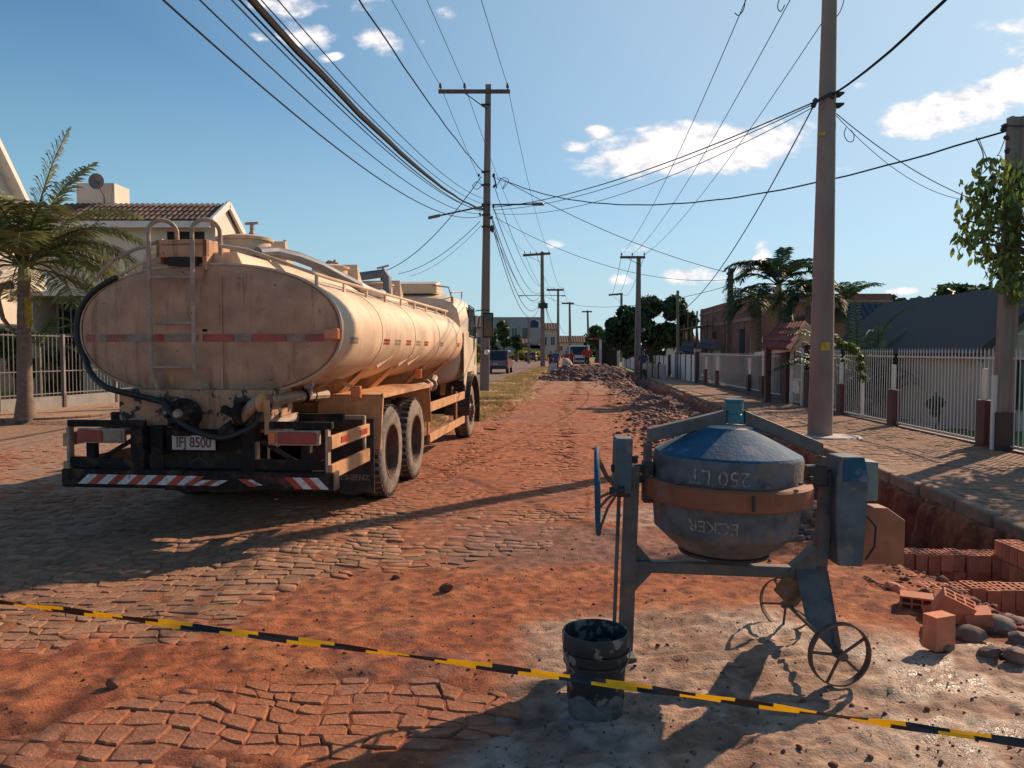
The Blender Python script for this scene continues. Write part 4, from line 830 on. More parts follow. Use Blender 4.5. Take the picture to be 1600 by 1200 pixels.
    m = MB('glass_dark'); m.prism([(-.40, 7.375, 2.08), (.80, 7.375, 2.08), (.78, 7.375, 2.36), (-.38, 7.375, 2.36)], (0, -.03, 0)); m.build('rear_window', cab, bevel=.02)
    # roof wind deflector and rails
    m = MB('cab_paint'); m.prism([(-.8, 7.62, 2.70), (-.8, 7.60, 2.88), (-.8, 7.95, 2.95), (-.8, 8.55, 2.70)], (1.45, 0, 0)); m.build('wind_deflector', cab, bevel=.03)
    m = MB('rail_steel'); m.tube([(.95, 7.45, 2.45), (.96, 7.42, 2.62), (.90, 7.46, 2.80), (.60, 7.46, 2.84)], .014, 6); m.tube([(.96, 7.42, 2.70), (1.02, 8.2, 2.78), (.9, 8.9, 2.70)], .014, 6); m.tube([(.98, 7.44, 2.62), (.99, 7.44, 2.1)], .012, 6); m.build('roof_rail', cab, smooth=True)
    m = MB('black_steel'); m.tube([(-.35, 7.5, 2.7), (-.35, 7.5, 3.10)], .022, 6); m.build('exhaust_stack', T)
    # front fenders
    for sx in (1, -1):
        m = MB('rubber'); P0, P1 = [], []
        for a in range(-25, 200, 15):
            r = .66; P0.append((sx*.80, 8.2-r*math.cos(R(a))*-1, .52+r*math.sin(R(a)))); P1.append((sx*1.27, 8.2+r*math.cos(R(a)), .52+r*math.sin(R(a))))
        for i in range(len(P0)-1):
            a_, b_, c_, d_ = P0[i], P1[i], P1[i+1], P0[i+1]; n_ = Vector((0, 8.2, .52)); mid = (Vector(b_)+Vector(c_))/2; o = Vector((0, mid.y-8.2, mid.z-.52)).normalized()*.025
            m.prism([a_, b_, c_, d_], o)
        m.build('front_fender', T, smooth=True, ang=30)
        m = MB('black_steel'); m.tube([(sx*1.16, 9.05, 2.45), (sx*1.32, 9.0, 2.47), (sx*1.46, 8.98, 2.46)], .012, 6); m.tube([(sx*1.16, 9.05, 1.62), (sx*1.36, 9.0, 1.63), (sx*1.44, 8.98, 1.75)], .012, 6); m.box((sx*1.43, 8.96, 2.16), (.21, .06, .50)); mr = m.build('mirror', T, bevel=.02)
        m = MB('glass_dark'); m.box((sx*1.43, 8.925, 2.16), (.17, .008, .44)); m.build('mirror_glass', mr)
        m = MB('car_white'); m.blob((sx*1.40, 9.0, 1.62), .055, 1, 2, .02); m.build('spot_mirror', T, smooth=True)
        m = MB('rail_steel'); m.box((sx*1.05, 7.62, .80), (.28, .05, .03)); m.box((sx*1.05, 7.62, .55), (.28, .05, .03)); m.box((sx*.93, 7.62, .74), (.03, .04, .5)); m.box((sx*1.17, 7.62, .74), (.03, .04, .5)); m.build('cab_step', T)
    return T
truck = make_truck()
# ------------------------------------------------ concrete mixer
def make_mixer():
    O = Vector((1.13, 4.13, 0)); K = thing('concrete_mixer', 'old blue and grey concrete mixer with orange ring standing on the mud at right', 'cement mixer', O)
    A = lambda px, py, Y=4.13: at(px, py, Y)-O
    c0 = Vector((.02, 0, 0)); tilt = Matrix.Rotation(R(1.6), 4, 'Y')
    def lathe(mtl, prof, name, n=64, ang=25, sub=None):
        m = MB(mtl); m.lathe(prof, (0, 0, 0), n); m.v = [tuple((tilt @ (Vector(v)-Vector((0, 0, .95))))+Vector((0, 0, .95))+c0) for v in m.v]; return m.build(name, sub or K, smooth=True, ang=ang)
    drum = lathe('mixer_grey', [(.392, .86), (.390, 1.085), (.386, 1.10)], 'drum')
    lathe('mixer_blue', [(.386, 1.10), (.378, 1.112), (.145, 1.235), (.13, 1.242)], 'drum_cone', sub=K)
    lathe('mixer_cap', [(.130, 1.242), (.11, 1.252), (.0, 1.258)], 'drum_cap', sub=K)
    lathe('mixer_grey', [(.392, .86), (.382, .80), (.372, .705), (.300, .640), (.215, .575)], 'lower_drum', sub=K)
    lathe('mixer_orange', [(.395, .862), (.432, .865), (.442, .873), (.442, .958), (.432, .97), (.395, .975)], 'ring_gear', ang=30)
    lathe('steel_dark', [(.21, .575), (.235, .565), (.24, .58), (.22, .59)], 'drum_rim', sub=K)
    m = MB('steel_dark'); m.box((.03, -.446, .915), (.012, .012, .075)); m.build('ring_joint', K)
    # bolts around the ring flange
    m = MB('rust_wheel')
    for i in range(12):
        a = i*math.pi/6+.2; m.lathe([(.012, 0), (.012, .012), (.0, .014)], (c0.x+.425*math.cos(a), .425*math.sin(a), .985), 6)
    m.build('ring_bolts', K)
    # lettering painted upside down
    def bend(r, z0, th0, flip=True, slope=0):
        def f(co):
            x, y = (-co.x, -co.y) if flip else (co.x, co.y); th = th0+x/r; rr = r+.0025+co.z+slope*(y); z = z0+y
            p = Vector((rr*math.sin(th), -rr*math.cos(th), z)); return (tilt @ (p-Vector((0, 0, .95))))+Vector((0, 0, .95))+c0
        return f
    text_mesh('250 LT', .105, 'faint_paint', 'drum_lettering', drum, None, bend=bend(.391, 1.025, -.36))
    text_mesh('ECKER', .085, 'faint_paint', 'drum_lettering', drum, None, bend=bend(.378, .775, -.42, True, .10))
    # yoke over the drum with top bearing
    tl, tr_, tc = A(1012, 680), A(1283, 702), A(1147, 650)
    m = MB('mixer_teal'); m.lathe([(.045, 1.262), (.055, 1.268), (.055, 1.31), (.048, 1.315), (.048, 1.375), (.052, 1.378), (.052, 1.392), (.0, 1.395)], (tc.x, 0, 0), 20); m.build('top_bearing', K, smooth=True)
    for e, name in ((tl, 'yoke_arm'), (tr_, 'yoke_arm')):
        s_ = 1 if e.x > 0 else -1
        m = MB('mixer_frame', 'mixer_teal'); hz = .036; a = Vector((tc.x+s_*.05, 0, tc.z-.005)); b = Vector((e.x, 0, e.z))
        m.prism([(a.x, -.035, a.z-hz), (b.x, -.035, b.z-hz), (b.x, -.035, b.z+hz), (a.x, -.035, a.z+hz)], (0, .07, 0)); m.build(name, K, bevel=.004)
        m = MB('mixer_frame'); m.prism([(b.x-.018, -.035, b.z-hz), (b.x+.018, -.035, b.z-hz), (b.x+.018, -.035, .98), (b.x-.018, -.035, .98)], (0, .07, 0)); m.build('yoke_leg', K, bevel=.004)
    # pivots
    m = MB('steel_dark'); lx = A(990, 740).x; m.tube([(lx-.12, 0, 1.02), (tl.x+.06, 0, 1.02)], .022, 10); m.box((tl.x+.0, 0, .95), (.05, .09, .22)); m.tube([(lx, -.03, 1.05), (lx, -.03, 1.09)], .018, 8); m.build('left_pivot', K, bevel=.004)
    m = MB('steel_dark'); m.box((tr_.x-.03, 0, .985), (.10, .09, .10)); m.tube([(tr_.x-.05, 0, .99), (tr_.x+.14, 0, .99)], .026, 10); m.box((tr_.x+.09, 0, .97), (.07, .08, .06)); m.build('right_pivot', K, bevel=.004)
    # frame
    xb, xt = A(976, 985, 4.15).x, A(988, 735).x
    m = MB('mixer_frame'); m.beam((xb, .0, 0.01), (xt, 0, 1.035), .075, .060); m.build('left_post', K, bevel=.004)
    m = MB('mixer_frame'); m.box((xb+.0, 0, .02), (.09, .26, .03)); m.build('left_foot', K, bevel=.004)
    gx = A(985, 880).x
    m = MB('mixer_frame'); m.prism([(gx-.02, -.012, .50), (gx+.13, -.012, .50), (gx-.01, -.012, .66)], (0, .02, 0)); m.prism([(gx-.03, -.012, .46), (gx+.12, -.012, .46), (gx-.03, -.012, .30)], (0, .02, 0)); m.build('gusset', K)
    rx = A(1278, 820).x
    m = MB('mixer_frame'); m.beam((gx-.02, 0, .495), (rx-.02, 0, .455), .062, .062); m.build('lower_beam', K, bevel=.005)
    m = MB('mixer_frame'); m.beam((rx+.005, 0, .42), (tr_.x+.04, 0, 1.0), .07, .055); m.build('right_post', K, bevel=.004)
    m = MB('mixer_frame'); m.prism([(rx-.17, -.04, .47), (rx-.02, -.04, .60), (rx-.02, -.04, .44), (rx-.14, -.04, .42)], (0, .08, 0)); m.build('gusset', K)
    # folded plates down to the wheels
    hubs = [Vector((A(1312, 1010, 3.75).x, -.38, .157)), Vector((A(1229, 948, 4.52).x, .39, .157))]
    for h, s_ in zip(hubs, (-1, 1)):
        m = MB('mixer_frame'); m.prism([(rx-.13, s_*.02, .50), (rx+.035, s_*.02, .50), (h.x+.02, h.y-s_*.07, h.z+.02), (h.x-.035, h.y-s_*.07, h.z+.03), (rx-.15, s_*.24, .28)], (0, s_*.006, 0))
        m.beam((rx+.03, s_*.02, .46), (h.x+.012, h.y-s_*.06, h.z+.01), .035, .03); m.build('wheel_leg', K)
        W = bpy.data.objects.new('wheel', None); COL.objects.link(W); W.parent = K; W.location = h; W.rotation_euler = (0, 0, R(6) if s_ < 0 else R(-38))
        m = MB('rust_wheel'); m.lathe([(.148, -.018), (.157, -.018), (.157, .018), (.148, .018)], n=40, axis='Y', closed=True); m.build('rim', W, smooth=True, ang=30)
        m = MB('rust_wheel'); m.lathe([(.0, -.04), (.024, -.04), (.026, -.01), (.026, .03), (.0, .03)], n=12, axis='Y'); m.build('hub', W, smooth=True)
        for k in range(5):
            a = k*2*math.pi/5+.52+(0 if s_ < 0 else .3); m = MB('rust_wheel'); m.tube([(.02*math.cos(a), -.01, .02*math.sin(a)), (.15*math.cos(a), 0, .15*math.sin(a))], .0075, 6); m.build('spoke', W)
    m = MB('rust_wheel'); m.tube([hubs[0], hubs[1]], .012, 8); m.build('axle', K)
    # brake housing, tipping wheel, pedal rod
    p0, p1 = A(962, 684, 4.1), A(987, 770, 4.1)
    m = MB('mixer_cover'); m.prism([(p0.x, -.07, p0.z), (p1.x, -.07, p0.z), (p1.x-.008, -.07, p1.z), (p0.x-.008, -.07, p1.z+.005)], (0, .15, 0)); m.build('gear_cover', K, bevel=.006)
    m = MB('steel_dark'); m.box(((p0.x+p1.x)/2, 0, p1.z-.012), (.07, .08, .02)); m.tube([(p0.x+.04, 0, .96), (p1.x+.06, 0, .96)], .02, 8); m.build('gear_bracket', K)
    HW = bpy.data.objects.new('hand_wheel', None); COL.objects.link(HW); HW.parent = K; wc = A(934, 767, 4.05); HW.location = wc; HW.rotation_euler = (0, R(-1.5), R(-7))
    m = MB('mixer_blue'); m.tube([(0, .222*math.cos(R(a)), .222*math.sin(R(a))) for a in range(0, 361, 10)], .0135, 8, False); m.build('rim', HW, smooth=True)
    for k in range(5):
        a = k*2*math.pi/5+.9; m = MB('rust_wheel'); m.tube([(.0, .22*math.cos(a), .22*math.sin(a)), (.05, .09*math.cos(a), .09*math.sin(a)), (.10, .015*math.cos(a), .015*math.sin(a))], .008, 6); m.build('spoke', HW, smooth=True)
    m = MB('steel_dark'); m.lathe([(.02, .06), (.022, .14)], n=10, axis='X'); m.build('hub', HW)
    r0, r1 = A(968, 775, 4.08), A(957, 985, 4.16)
    m = MB('mixer_frame'); m.tube([(r0.x, -.03, r0.z), (r1.x, -.01, .03)], .0105, 8); m.build('pedal_rod', K)
    m = MB('mixer_frame'); m.box((r1.x-.01, -.05, .03), (.05, .22, .015)); m.build('brake_pedal', K)
    # motor side, right
    m = MB('mixer_cover'); xa, xb_ = A(1297, 800).x, A(1338, 800).x; zt, zm, zb = A(1300, 710).z, A(1300, 748).z, A(1300, 878).z
    prof = [(xa+.005, zt), (xb_-.005, zt), (xb_+.016, zm), (xb_+.014, zb+.28), (xb_-.005, zb), (xa+.005, zb+.005), (xa-.012, zb+.25), (xa-.012, zm)]
    m.prism([(x, -.10, z) for x, z in prof][::-1], (0, .16, 0)); mc = m.build('motor_cover', K, bevel=.008); fix_normals(mc)
    m = MB('mixer_blue'); m.prism([(xa+.03, -.101, zt-.008), (xb_-.008, -.101, zt-.008), (xb_+.018, -.101, zm), (xa+.02, -.101, zm)], (0, -.003, 0)); m.build('cover_patch', mc)
    m = MB('mixer_cover_pale'); q0, q1 = A(1340, 718, 4.25), A(1364, 780, 4.25); m.prism([(q0.x, .06, q0.z), (q1.x, .06, q0.z-.006), (q1.x, .06, q1.z), (q0.x, .06, q1.z)], (0, .14, 0)); m.build('switch_box', K, bevel=.006)
    g = [A(1338, 793), A(1390, 795), A(1418, 815), A(1416, 884), A(1350, 884), A(1303, 868), A(1303, 855)]
    m = MB('belt_guard'); m.prism([(p.x, .02, p.z) for p in g][::-1], (0, .12, 0)); fix_normals(m.build('belt_guard', K, bevel=.006))
    m = MB('hose_black'); m.tube([A(1340, 800)+Vector((0, -.11, 0)), A(1352, 815)+Vector((0, -.12, 0)), A(1350, 845)+Vector((0, -.12, 0)), A(1338, 866)+Vector((0, -.11, 0))], .006, 6); m.build('motor_lead', K, smooth=True)
    m = MB('steel_dark'); m.box((xa-.05, .0, .95), (.06, .06, .05)); m.box((xa-.01, .03, .62), (.10, .05, .04)); m.build('cover_bracket', K)
    return K
make_mixer()
# bucket
def make_bucket():
    p = gnd(931, 1122); B = thing('bucket', 'black cement-smeared plastic bucket standing before the mixer leg', 'bucket', (p.x, p.y+.02, 0))
    m = MB('bucket_black'); m.lathe([(.118, .0), (.120, .004), (.128, .15), (.139, .30), (.141, .33), (.150, .335), (.152, .385), (.147, .395), (.140, .393), (.136, .33), (.125, .15), (.113, .012), (.0, .010)], n=40); m.build('body', B, smooth=True)
    for z, r in ((.305, .1435), (.255, .1405)): m = MB('bucket_black'); m.lathe([(r-.004, z), (r+.006, z+.003), (r+.006, z+.010), (r-.004, z+.013)], n=40, closed=True); m.build('rib', B, smooth=True)
    m = MB('bucket_cement'); m.lathe([(.1225, .02), (.1290, .12)], n=40); m.v = [(x, y, z+(.02*math.sin(5*math.atan2(y, x))*(1 if z > .1 else 0))) for x, y, z in m.v]; m.f = [f for f in m.f if len(f) == 4]; m.mi = m.mi[:len(m.f)]; m.build('cement_crust', B, smooth=True)
    m = MB('bucket_cement'); m.lathe([(0, .06), (.118, .05)], n=24); m.build('residue', B)
    m = MB('rail_steel'); m.tube([(.15*math.cos(R(a)), -.04-.115*math.sin(R(a))*.55, .33-.125*math.sin(R(a))) for a in range(0, 181, 12)], .003, 5); m.build('handle', B, smooth=True)
make_bucket()
# warning tape: a twisted striped ribbon between two stakes outside the view
def make_tape():
    a, b = at(-260, 908, 2.55), at(1900, 1206, 1.95); T = thing('warning_tape', 'twisted black and yellow warning tape strung across the foreground', 'tape', (a+b)/2); O = (a+b)/2
    n = 760; L = (b-a).length; W = .0115; m = MB('tape_yellow', 'tape_black'); vs = []
    for i in range(n+1):
        t = i/n; c = a.lerp(b, t); c.z += .014*4*t*(1-t)
        tw = .55*math.sin(t*23)+.3*math.sin(t*61+1); w = W*(.85+.3*math.sin(t*37)**2); d = Vector((0, math.sin(tw)*w, math.cos(tw)*w*.9)); vs += [c+d-O, c-O+Vector((0, .002*math.sin(t*90), 0)), c-d-O]
    m.add(vs, []); 
    for i in range(n):
        for s_ in (0, 1):
            sft = i*L/n+(.020 if s_ else -.020)+.010*math.sin(i*.07); m.use(0 if (sft % .232) < .112+.014*math.sin(i*.017) else 1); m.f.append((3*i+s_, 3*i+3+s_, 3*i+4+s_, 3*i+1+s_)); m.mi.append(m.k)
    o = m.build('ribbon', T); sd = o.modifiers.new('thick', 'SOLIDIFY'); sd.thickness = .0006
    for e, d in ((a, -.03), (b, .03)):
        m = MB('wood_plank'); m.box((0, 0, 0), (.04, .04, 1.15)); s2 = m.build('wooden_stake', loc=(e.x+d, e.y, .52), bevel=.004); tag(s2, 'rough wooden stake holding the %s end of the warning tape' % ('left' if d < 0 else 'right'), 'stake')
make_tape()

# ------------------------------------------------ brick inspection pit and loose bricks
def brick_mesh(L=.19, W=.09, H=.14, name='brick'):
    "clay block with six holes through its height, holes as real recesses on both ends"
    m = MB('brick', 'brick_hole'); nx, ny = 3, 2; t = .011; cx = (L-t*(nx+1))/nx; cy = (W-t*(ny+1))/ny; z = H/2; dp = .03
    x, y = L/2, W/2
    m.use(0); m.add([(-x, -y, -z), (x, -y, -z), (x, y, -z), (-x, y, -z), (-x, -y, z), (x, -y, z), (x, y, z), (-x, y, z)], [(0, 1, 5, 4), (1, 2, 6, 5), (2, 3, 7, 6), (3, 0, 4, 7), (3, 2, 1, 0)])
    xsb = [-x]; 
    for i in range(nx): xsb += [-x+t+i*(cx+t), -x+t+i*(cx+t)+cx]
    xsb.append(x); ysb = [-y]
    for j in range(ny): ysb += [-y+t+j*(cy+t), -y+t+j*(cy+t)+cy]
    ysb.append(y)
    for i in range(len(xsb)-1):
        for j in range(len(ysb)-1):
            a, b, c, d = xsb[i], xsb[i+1], ysb[j], ysb[j+1]
            if i % 2 and j % 2:
                m.use(0); m.add([(a, c, z), (b, c, z), (b, d, z), (a, d, z), (a, c, z-dp), (b, c, z-dp), (b, d, z-dp), (a, d, z-dp)], [(0, 1, 5, 4)[::-1], (1, 2, 6, 5)[::-1], (2, 3, 7, 6)[::-1], (3, 0, 4, 7)[::-1]])
                m.use(1); m.add([(a, c, z-dp), (b, c, z-dp), (b, d, z-dp), (a, d, z-dp)], [(0, 1, 2, 3)])
            else: m.use(0); m.add([(a, c, z), (b, c, z), (b, d, z), (a, d, z)], [(0, 1, 2, 3)])
    me = bpy.data.meshes.new(name); me.from_pydata(m.v, [], m.f)
    for k in m.mats: me.materials.append(MATS[k])
    me.polygons.foreach_set('material_index', m.mi); return me
BM = brick_mesh()
def make_pit():
    P = thing('brick_pit', 'unfinished rectangular inspection pit of orange hollow bricks in the trench', 'brickwork', (3.35, 5.8, 0))
    O = Vector((3.35, 5.8, 0)); zt = .0; H = .14; W = .09
    runs = [((2.90, 5.40), (3.98, 5.36)), ((2.86, 5.47), (2.90, 6.32)), ((2.98, 6.34), (4.0, 6.28))]
    for (a, b) in runs:
        a, b = Vector((*a, 0)), Vector((*b, 0)); d = b-a; L = d.length; n = int(L/.097); ang = math.atan2(d.y, d.x)
        for course in range(3):
            for i in range(n):
                c = a+d*((i+.5)/n)+Vector((0, 0, zt-H/2-course*(H+.006))); c += Vector((random.uniform(-.005, .005), random.uniform(-.011, .011), random.uniform(-.010, .006) if course == 0 else 0))
                link('brick', BM, P, loc=c-O, rot=(random.uniform(-.03, .03), random.uniform(-.03, .03), ang+math.pi/2+random.uniform(-.06, .06)))
    # right wall two courses higher
    for course in range(4):
        for i in range(9):
            c = Vector((4.03, 5.42+i*.098, zt+.11-H/2-course*(H+.006)))
            link('brick', BM, P, loc=c-O, rot=(0, 0, random.uniform(-.03, .03)))
make_pit()
def loose(px, py, z, rot, lab, k=1.):
    p = gnd(px, py, z); o = link('brick', BM, loc=(p.x, p.y, z), rot=rot); o.scale = (k, k, k); tag(o, lab, 'brick', 'loose bricks beside the pit')
loose(1467, 986, .095, (0, R(90), R(20)), 'hollow orange brick standing upright apart from the others on the mud')
loose(1432, 940, .045, (R(90), 0, R(-25)), 'leftmost fallen brick, tipped on its side by the pit corner')
loose(1470, 955, .03, (R(70), R(10), R(40)), 'broken brick lying behind the upright one')
loose(1500, 958, .06, (R(35), R(50), R(10)), 'steeply tilted brick leaning on the heap of fallen bricks')
loose(1528, 965, .05, (R(80), 0, R(65)), 'rightmost fallen brick beside the grey rocks')
loose(1490, 948, .11, (R(20), R(25), R(-15)), 'brick resting on top of the heap of fallen bricks')
m = MB('brick'); m.blob((0, 0, 0), (.09, .05, .03), 4, 1, .2); p = gnd(1400, 925); tag(m.build('brick_fragment', loc=(p.x, p.y, gz_at(p.x, p.y)+.02)), 'curved shard of orange brick at the pit corner', 'brick fragment')
m = MB('steel_dark')
pc = [gnd(1352+i*9, 905+i*5, 0) for i in range(5)]
pc = [Vector((q.x, q.y, gz_at(q.x, q.y)+.012)) for q in pc]
for i in range(12):
    t = i/11*3.99; k = int(t); q = pc[k].lerp(pc[k+1], t-k); a = i*.9
    m.tube([q+Vector((.016*math.cos(R(u)), .011*math.sin(R(u)), .006*math.sin(R(u)+a))) for u in range(0, 361, 45)], .003, 4, False)
tag(m.build('chain', smooth=True), 'short length of rusty chain on the dirt by the pit', 'chain')
# ------------------------------------------------ utility poles
def pole(pb, pt, Y, wb, wt, label, mt='concrete_pole', round_=False, group='utility poles along the street', name='utility_pole', z0=0):
    b = at(*pb, Y); t = at(*pt, Y); P = thing(name, label, 'pole', (b.x, Y, z0), group=group); top = Vector((t.x-b.x, 0, t.z-z0))
    m = MB(mt); k = 9
    if round_:
        m.tube([top*(i/k) for i in range(k+1)], [wb/2+(wt-wb)/2*i/k for i in range(k+1)], 20)
        m.build('shaft', P, smooth=True)
    else: # double-T section: wide face with a recessed channel
        vs = []
        for i in range(k+1):
            w = (wb+(wt-wb)*i/k)/2; d = w*.62; c = top*(i/k); e = w*.28
            sec = [(-w, -d), (-w*.62, -d), (-w*.42, -d+e), (w*.42, -d+e), (w*.62, -d), (w, -d), (w, d), (w*.62, d), (w*.42, d-e), (-w*.42, d-e), (-w*.62, d), (-w, d)]
            vs += [(c.x+x, c.y+y, c.z) for x, y in sec]
        n = 12; m.add(vs, [(i*n+j, i*n+(j+1) % n, (i+1)*n+(j+1) % n, (i+1)*n+j) for i in range(k) for j in range(n)]+[tuple(range(n))[::-1], tuple(range(k*n, k*n+n))]); m.build('shaft', P)
    return P, top
def crossarm(P, a, b, ins=(), mt='wood_pole', brace=None, h=.11):
    o = P.location; a, b = Vector(a)-o, Vector(b)-o; m = MB(mt); m.beam(a, b, .10, h); c = m.build('crossarm', P)
    for p in ins:
        p = Vector(p)-o; m = MB('insulator'); m.lathe([(.02, -.02), (.02, .08), (.055, .10), (.06, .14), (.035, .17), (.055, .19), (.04, .24), (.02, .26), (0, .27)], p, 12); m.build('insulator', P, smooth=True)
    if brace: m = MB('steel_dark'); m.beam(Vector(brace[0])-o, Vector(brace[1])-o, .04, .03); m.build('brace', P)
def clamp(P, z, r=.2, x=0):
    m = MB('steel_dark'); m.box((x, 0, z), (2*r, r*1.5, .035)); m.build('clamp', P)
P1, t1 = pole((757, 616), (763, 132), 29.3, .37, .21, 'tall concrete utility pole with crossarm and two street lamps on the grass median')
crossarm(P1, at(685, 143, 29.25), at(797, 143, 29.25), [at(x, 141, 29.25) for x in (688, 726, 793)], 'wood_pole', (at(727, 146, 29.2), at(760, 170, 29.2)), .13)
o = P1.location
for zz in (1.65+(548-272)*29.3/1209, 1.65+(548-292)*29.3/1209, 1.65+(548-322)*29.3/1209, 1.65+(548-338)*29.3/1209, 1.65+(548-356)*29.3/1209, 1.65+(548-170)*29.3/1209): clamp(P1, zz, .17, .07)
m = MB('steel_dark')
P1att = {}
for i, (px, py, s_) in enumerate([(748, 274, .05), (771, 274, .06), (772, 291, .05), (771, 322, .05), (768, 340, .06), (769, 357, .09), (750, 335, .05)]):
    q = at(px, py, 29.2)-o; m = MB('steel_dark'); m.blob(q, (s_, s_, s_*1.6), i, 1, .2); m.build('insulator', P1)
m = MB('steel_dark'); m.beam(at(772, 276, 29.2)-o, at(776, 294, 29.2)-o, .08, .05); m.build('bracket', P1)
def street_lamp(P, a, b, lab):
    o = P.location; m = MB('steel_dark'); m.tube([Vector(a)-o, Vector(b)-o], .03, 8); arm = m.build('lamp_arm', P)
    d = (Vector(b)-Vector(a)).normalized(); e = Vector(b)-o; m = MB('lamp_grey'); m.beam(e-d*.05, e+d*.42, .20, .10); m.build('lamp_head', P, bevel=.04)
street_lamp(P1, at(757, 322, 29.1), at(686, 337, 28.6), ''); street_lamp(P1, at(770, 320, 29.1), at(833, 319, 28.4), '')
R1, tr1 = pole((1281, 690), (1300, -170), 14.0, .44, .21, 'thick tall concrete utility pole rising out of frame on the right pavement', round_=True)
m = MB('wood_pole'); o = R1.location
crossarm(R1, at(1215, -138, 13.9), at(1410, -138, 13.9), [at(x, -140, 13.9) for x in (1225, 1310, 1400)])
for py in (148, 165): clamp(R1, at(1290, py, 14).z, .155, .13)
for i, (px, py) in enumerate([(1274, 158), (1271, 164), (1300, 150)]): m = MB('steel_dark'); m.blob(at(px, py, 13.85)-o, (.05, .05, .07), i, 1, .25); m.build('insulator', R1)
m = MB('steel_dark'); m.beam(at(1270, 162, 13.85)-o, at(1300, 145, 13.85)-o, .04, .05); m.build('bracket', R1)
m = MB('yellow_paint'); m.box(at(1286, 209, 13.82)-o+Vector((-.03, .0, 0)), (.14, .01, .06)); m.build('painted_mark', R1)
m = MB('yellow_paint'); m.box(at(1290, 541, 13.78)-o, (.16, .006, .15)); m.build('painted_patch', R1)
R2, _ = pole((996, 587), (998, 400), 51, .42, .26, 'slim concrete utility pole in front of the dark tree on the right side')
crossarm(R2, at(969, 402, 50.9), at(1008, 402, 50.9), [at(x, 401, 50.9) for x in (971, 988, 1007)], 'wood_pole', (at(982, 404, 50.9), at(998, 413, 50.9)), .16)
m = MB('lamp_grey'); m.beam(at(996, 516, 50.8)-R2.location, at(1004, 515, 50.8)-R2.location, .05, .05); m.blob(at(1005, 516, 50.8)-R2.location, .14, 2, 1, .1); m.build('lamp_head', R2)
P2, _ = pole((848, 573), (847, 393), 73.5, .46, .28, 'second median utility pole with dense cables, left of the workers')
crossarm(P2, at(817, 399, 73.4), at(860, 396, 73.4), [at(x, 397, 73.4) for x in (820, 829, 838, 849, 858)], 'wood_pole', (at(826, 401, 73.4), at(846, 410, 73.4)), .22)
street_lamp(P2, at(846, 461, 73.3), at(817, 462, 72.8), ''); street_lamp(P2, at(849, 461, 73.3), at(877, 462, 72.8), '')
m = MB('steel_dark'); m.box((0, -.2, 5.9), (.9, .3, .5)); m.build('cable_box', P2)
P3, _ = pole((872, 570), (872, 451), 124, .50, .32, 'third utility pole down the median, short crossarm, thin against the sky')
crossarm(P3, at(854, 453, 123.8), at(881, 453, 123.8), [at(x, 452, 123.8) for x in (856, 866, 880)], h=.3)
P4, _ = pole((891, 566), (890, 472), 170, .62, .4, 'fourth utility pole, farthest on the median line'); crossarm(P4, at(878, 474, 169.8), at(897, 474, 169.8), h=.35)
P5, _ = pole((920, 560), (918, 485), 190, .65, .42, 'distant utility pole between the median line and the dark trees'); crossarm(P5, at(909, 487, 189.8), at(925, 487, 189.8), h=.35)
R3, _ = pole((971, 560), (971, 459), 110, .42, .3, 'far utility pole with a crossarm showing above the dark tree'); crossarm(R3, at(951, 461, 109.8), at(973, 459, 109.8), brace=(at(958, 463, 109.8), at(970, 472, 109.8)), h=.25)
F1, _ = pole((1565, 718), (1588, 183), 12.0, .255, .215, 'square service pole with brown lower part standing in the white fence', 'concrete_pole', group='service poles', name='service_pole')
m = MB('brown_paint'); pz = at(1568, 645, 11.9).z; m.box((.0, 0, pz/2+.01), (.285, .20, pz-.02)); m.build('painted_base', F1)
for i, (px, py) in enumerate([(1570, 197), (1568, 203), (1572, 215), (1574, 236)]): m = MB('steel_dark'); m.blob(at(px, py, 11.8)-F1.location, (.05, .05, .045), i, 1, .25); m.build('insulator', F1)
m = MB('steel_dark'); m.beam(at(1566, 196, 11.8)-F1.location, at(1600, 197, 11.9)-F1.location, .03, .02); m.build('bracket', F1)
W1, _ = pole((1137, 603), (1142, 419), 34.5, .24, .22, 'dark weathered wooden service pole before the brick building', 'wood_pole', group='service poles', name='service_pole')
for i, py in enumerate((428, 437, 446, 470)): m = MB('steel_dark'); m.blob(at(1137, py, 34.4)-W1.location, (.07, .07, .06), i, 1, .25); m.build('insulator', W1)
m = MB('steel_dark'); m.tube([at(1145, 446, 34.4)-W1.location, at(1149, 448, 34.4)-W1.location, at(1149, 462, 34.4)-W1.location], .02, 5); m.build('conduit_hook', W1)
W2, _ = pole((1059, 600), (1059, 454), 44, .16, .14, 'thin pale service pole at the right edge of the dark tree', group='service poles', name='service_pole')
W3, _ = pole((826, 566), (826, 497), 100, .35, .3, 'short pale service pole left of the second median pole', group='service poles', name='service_pole')

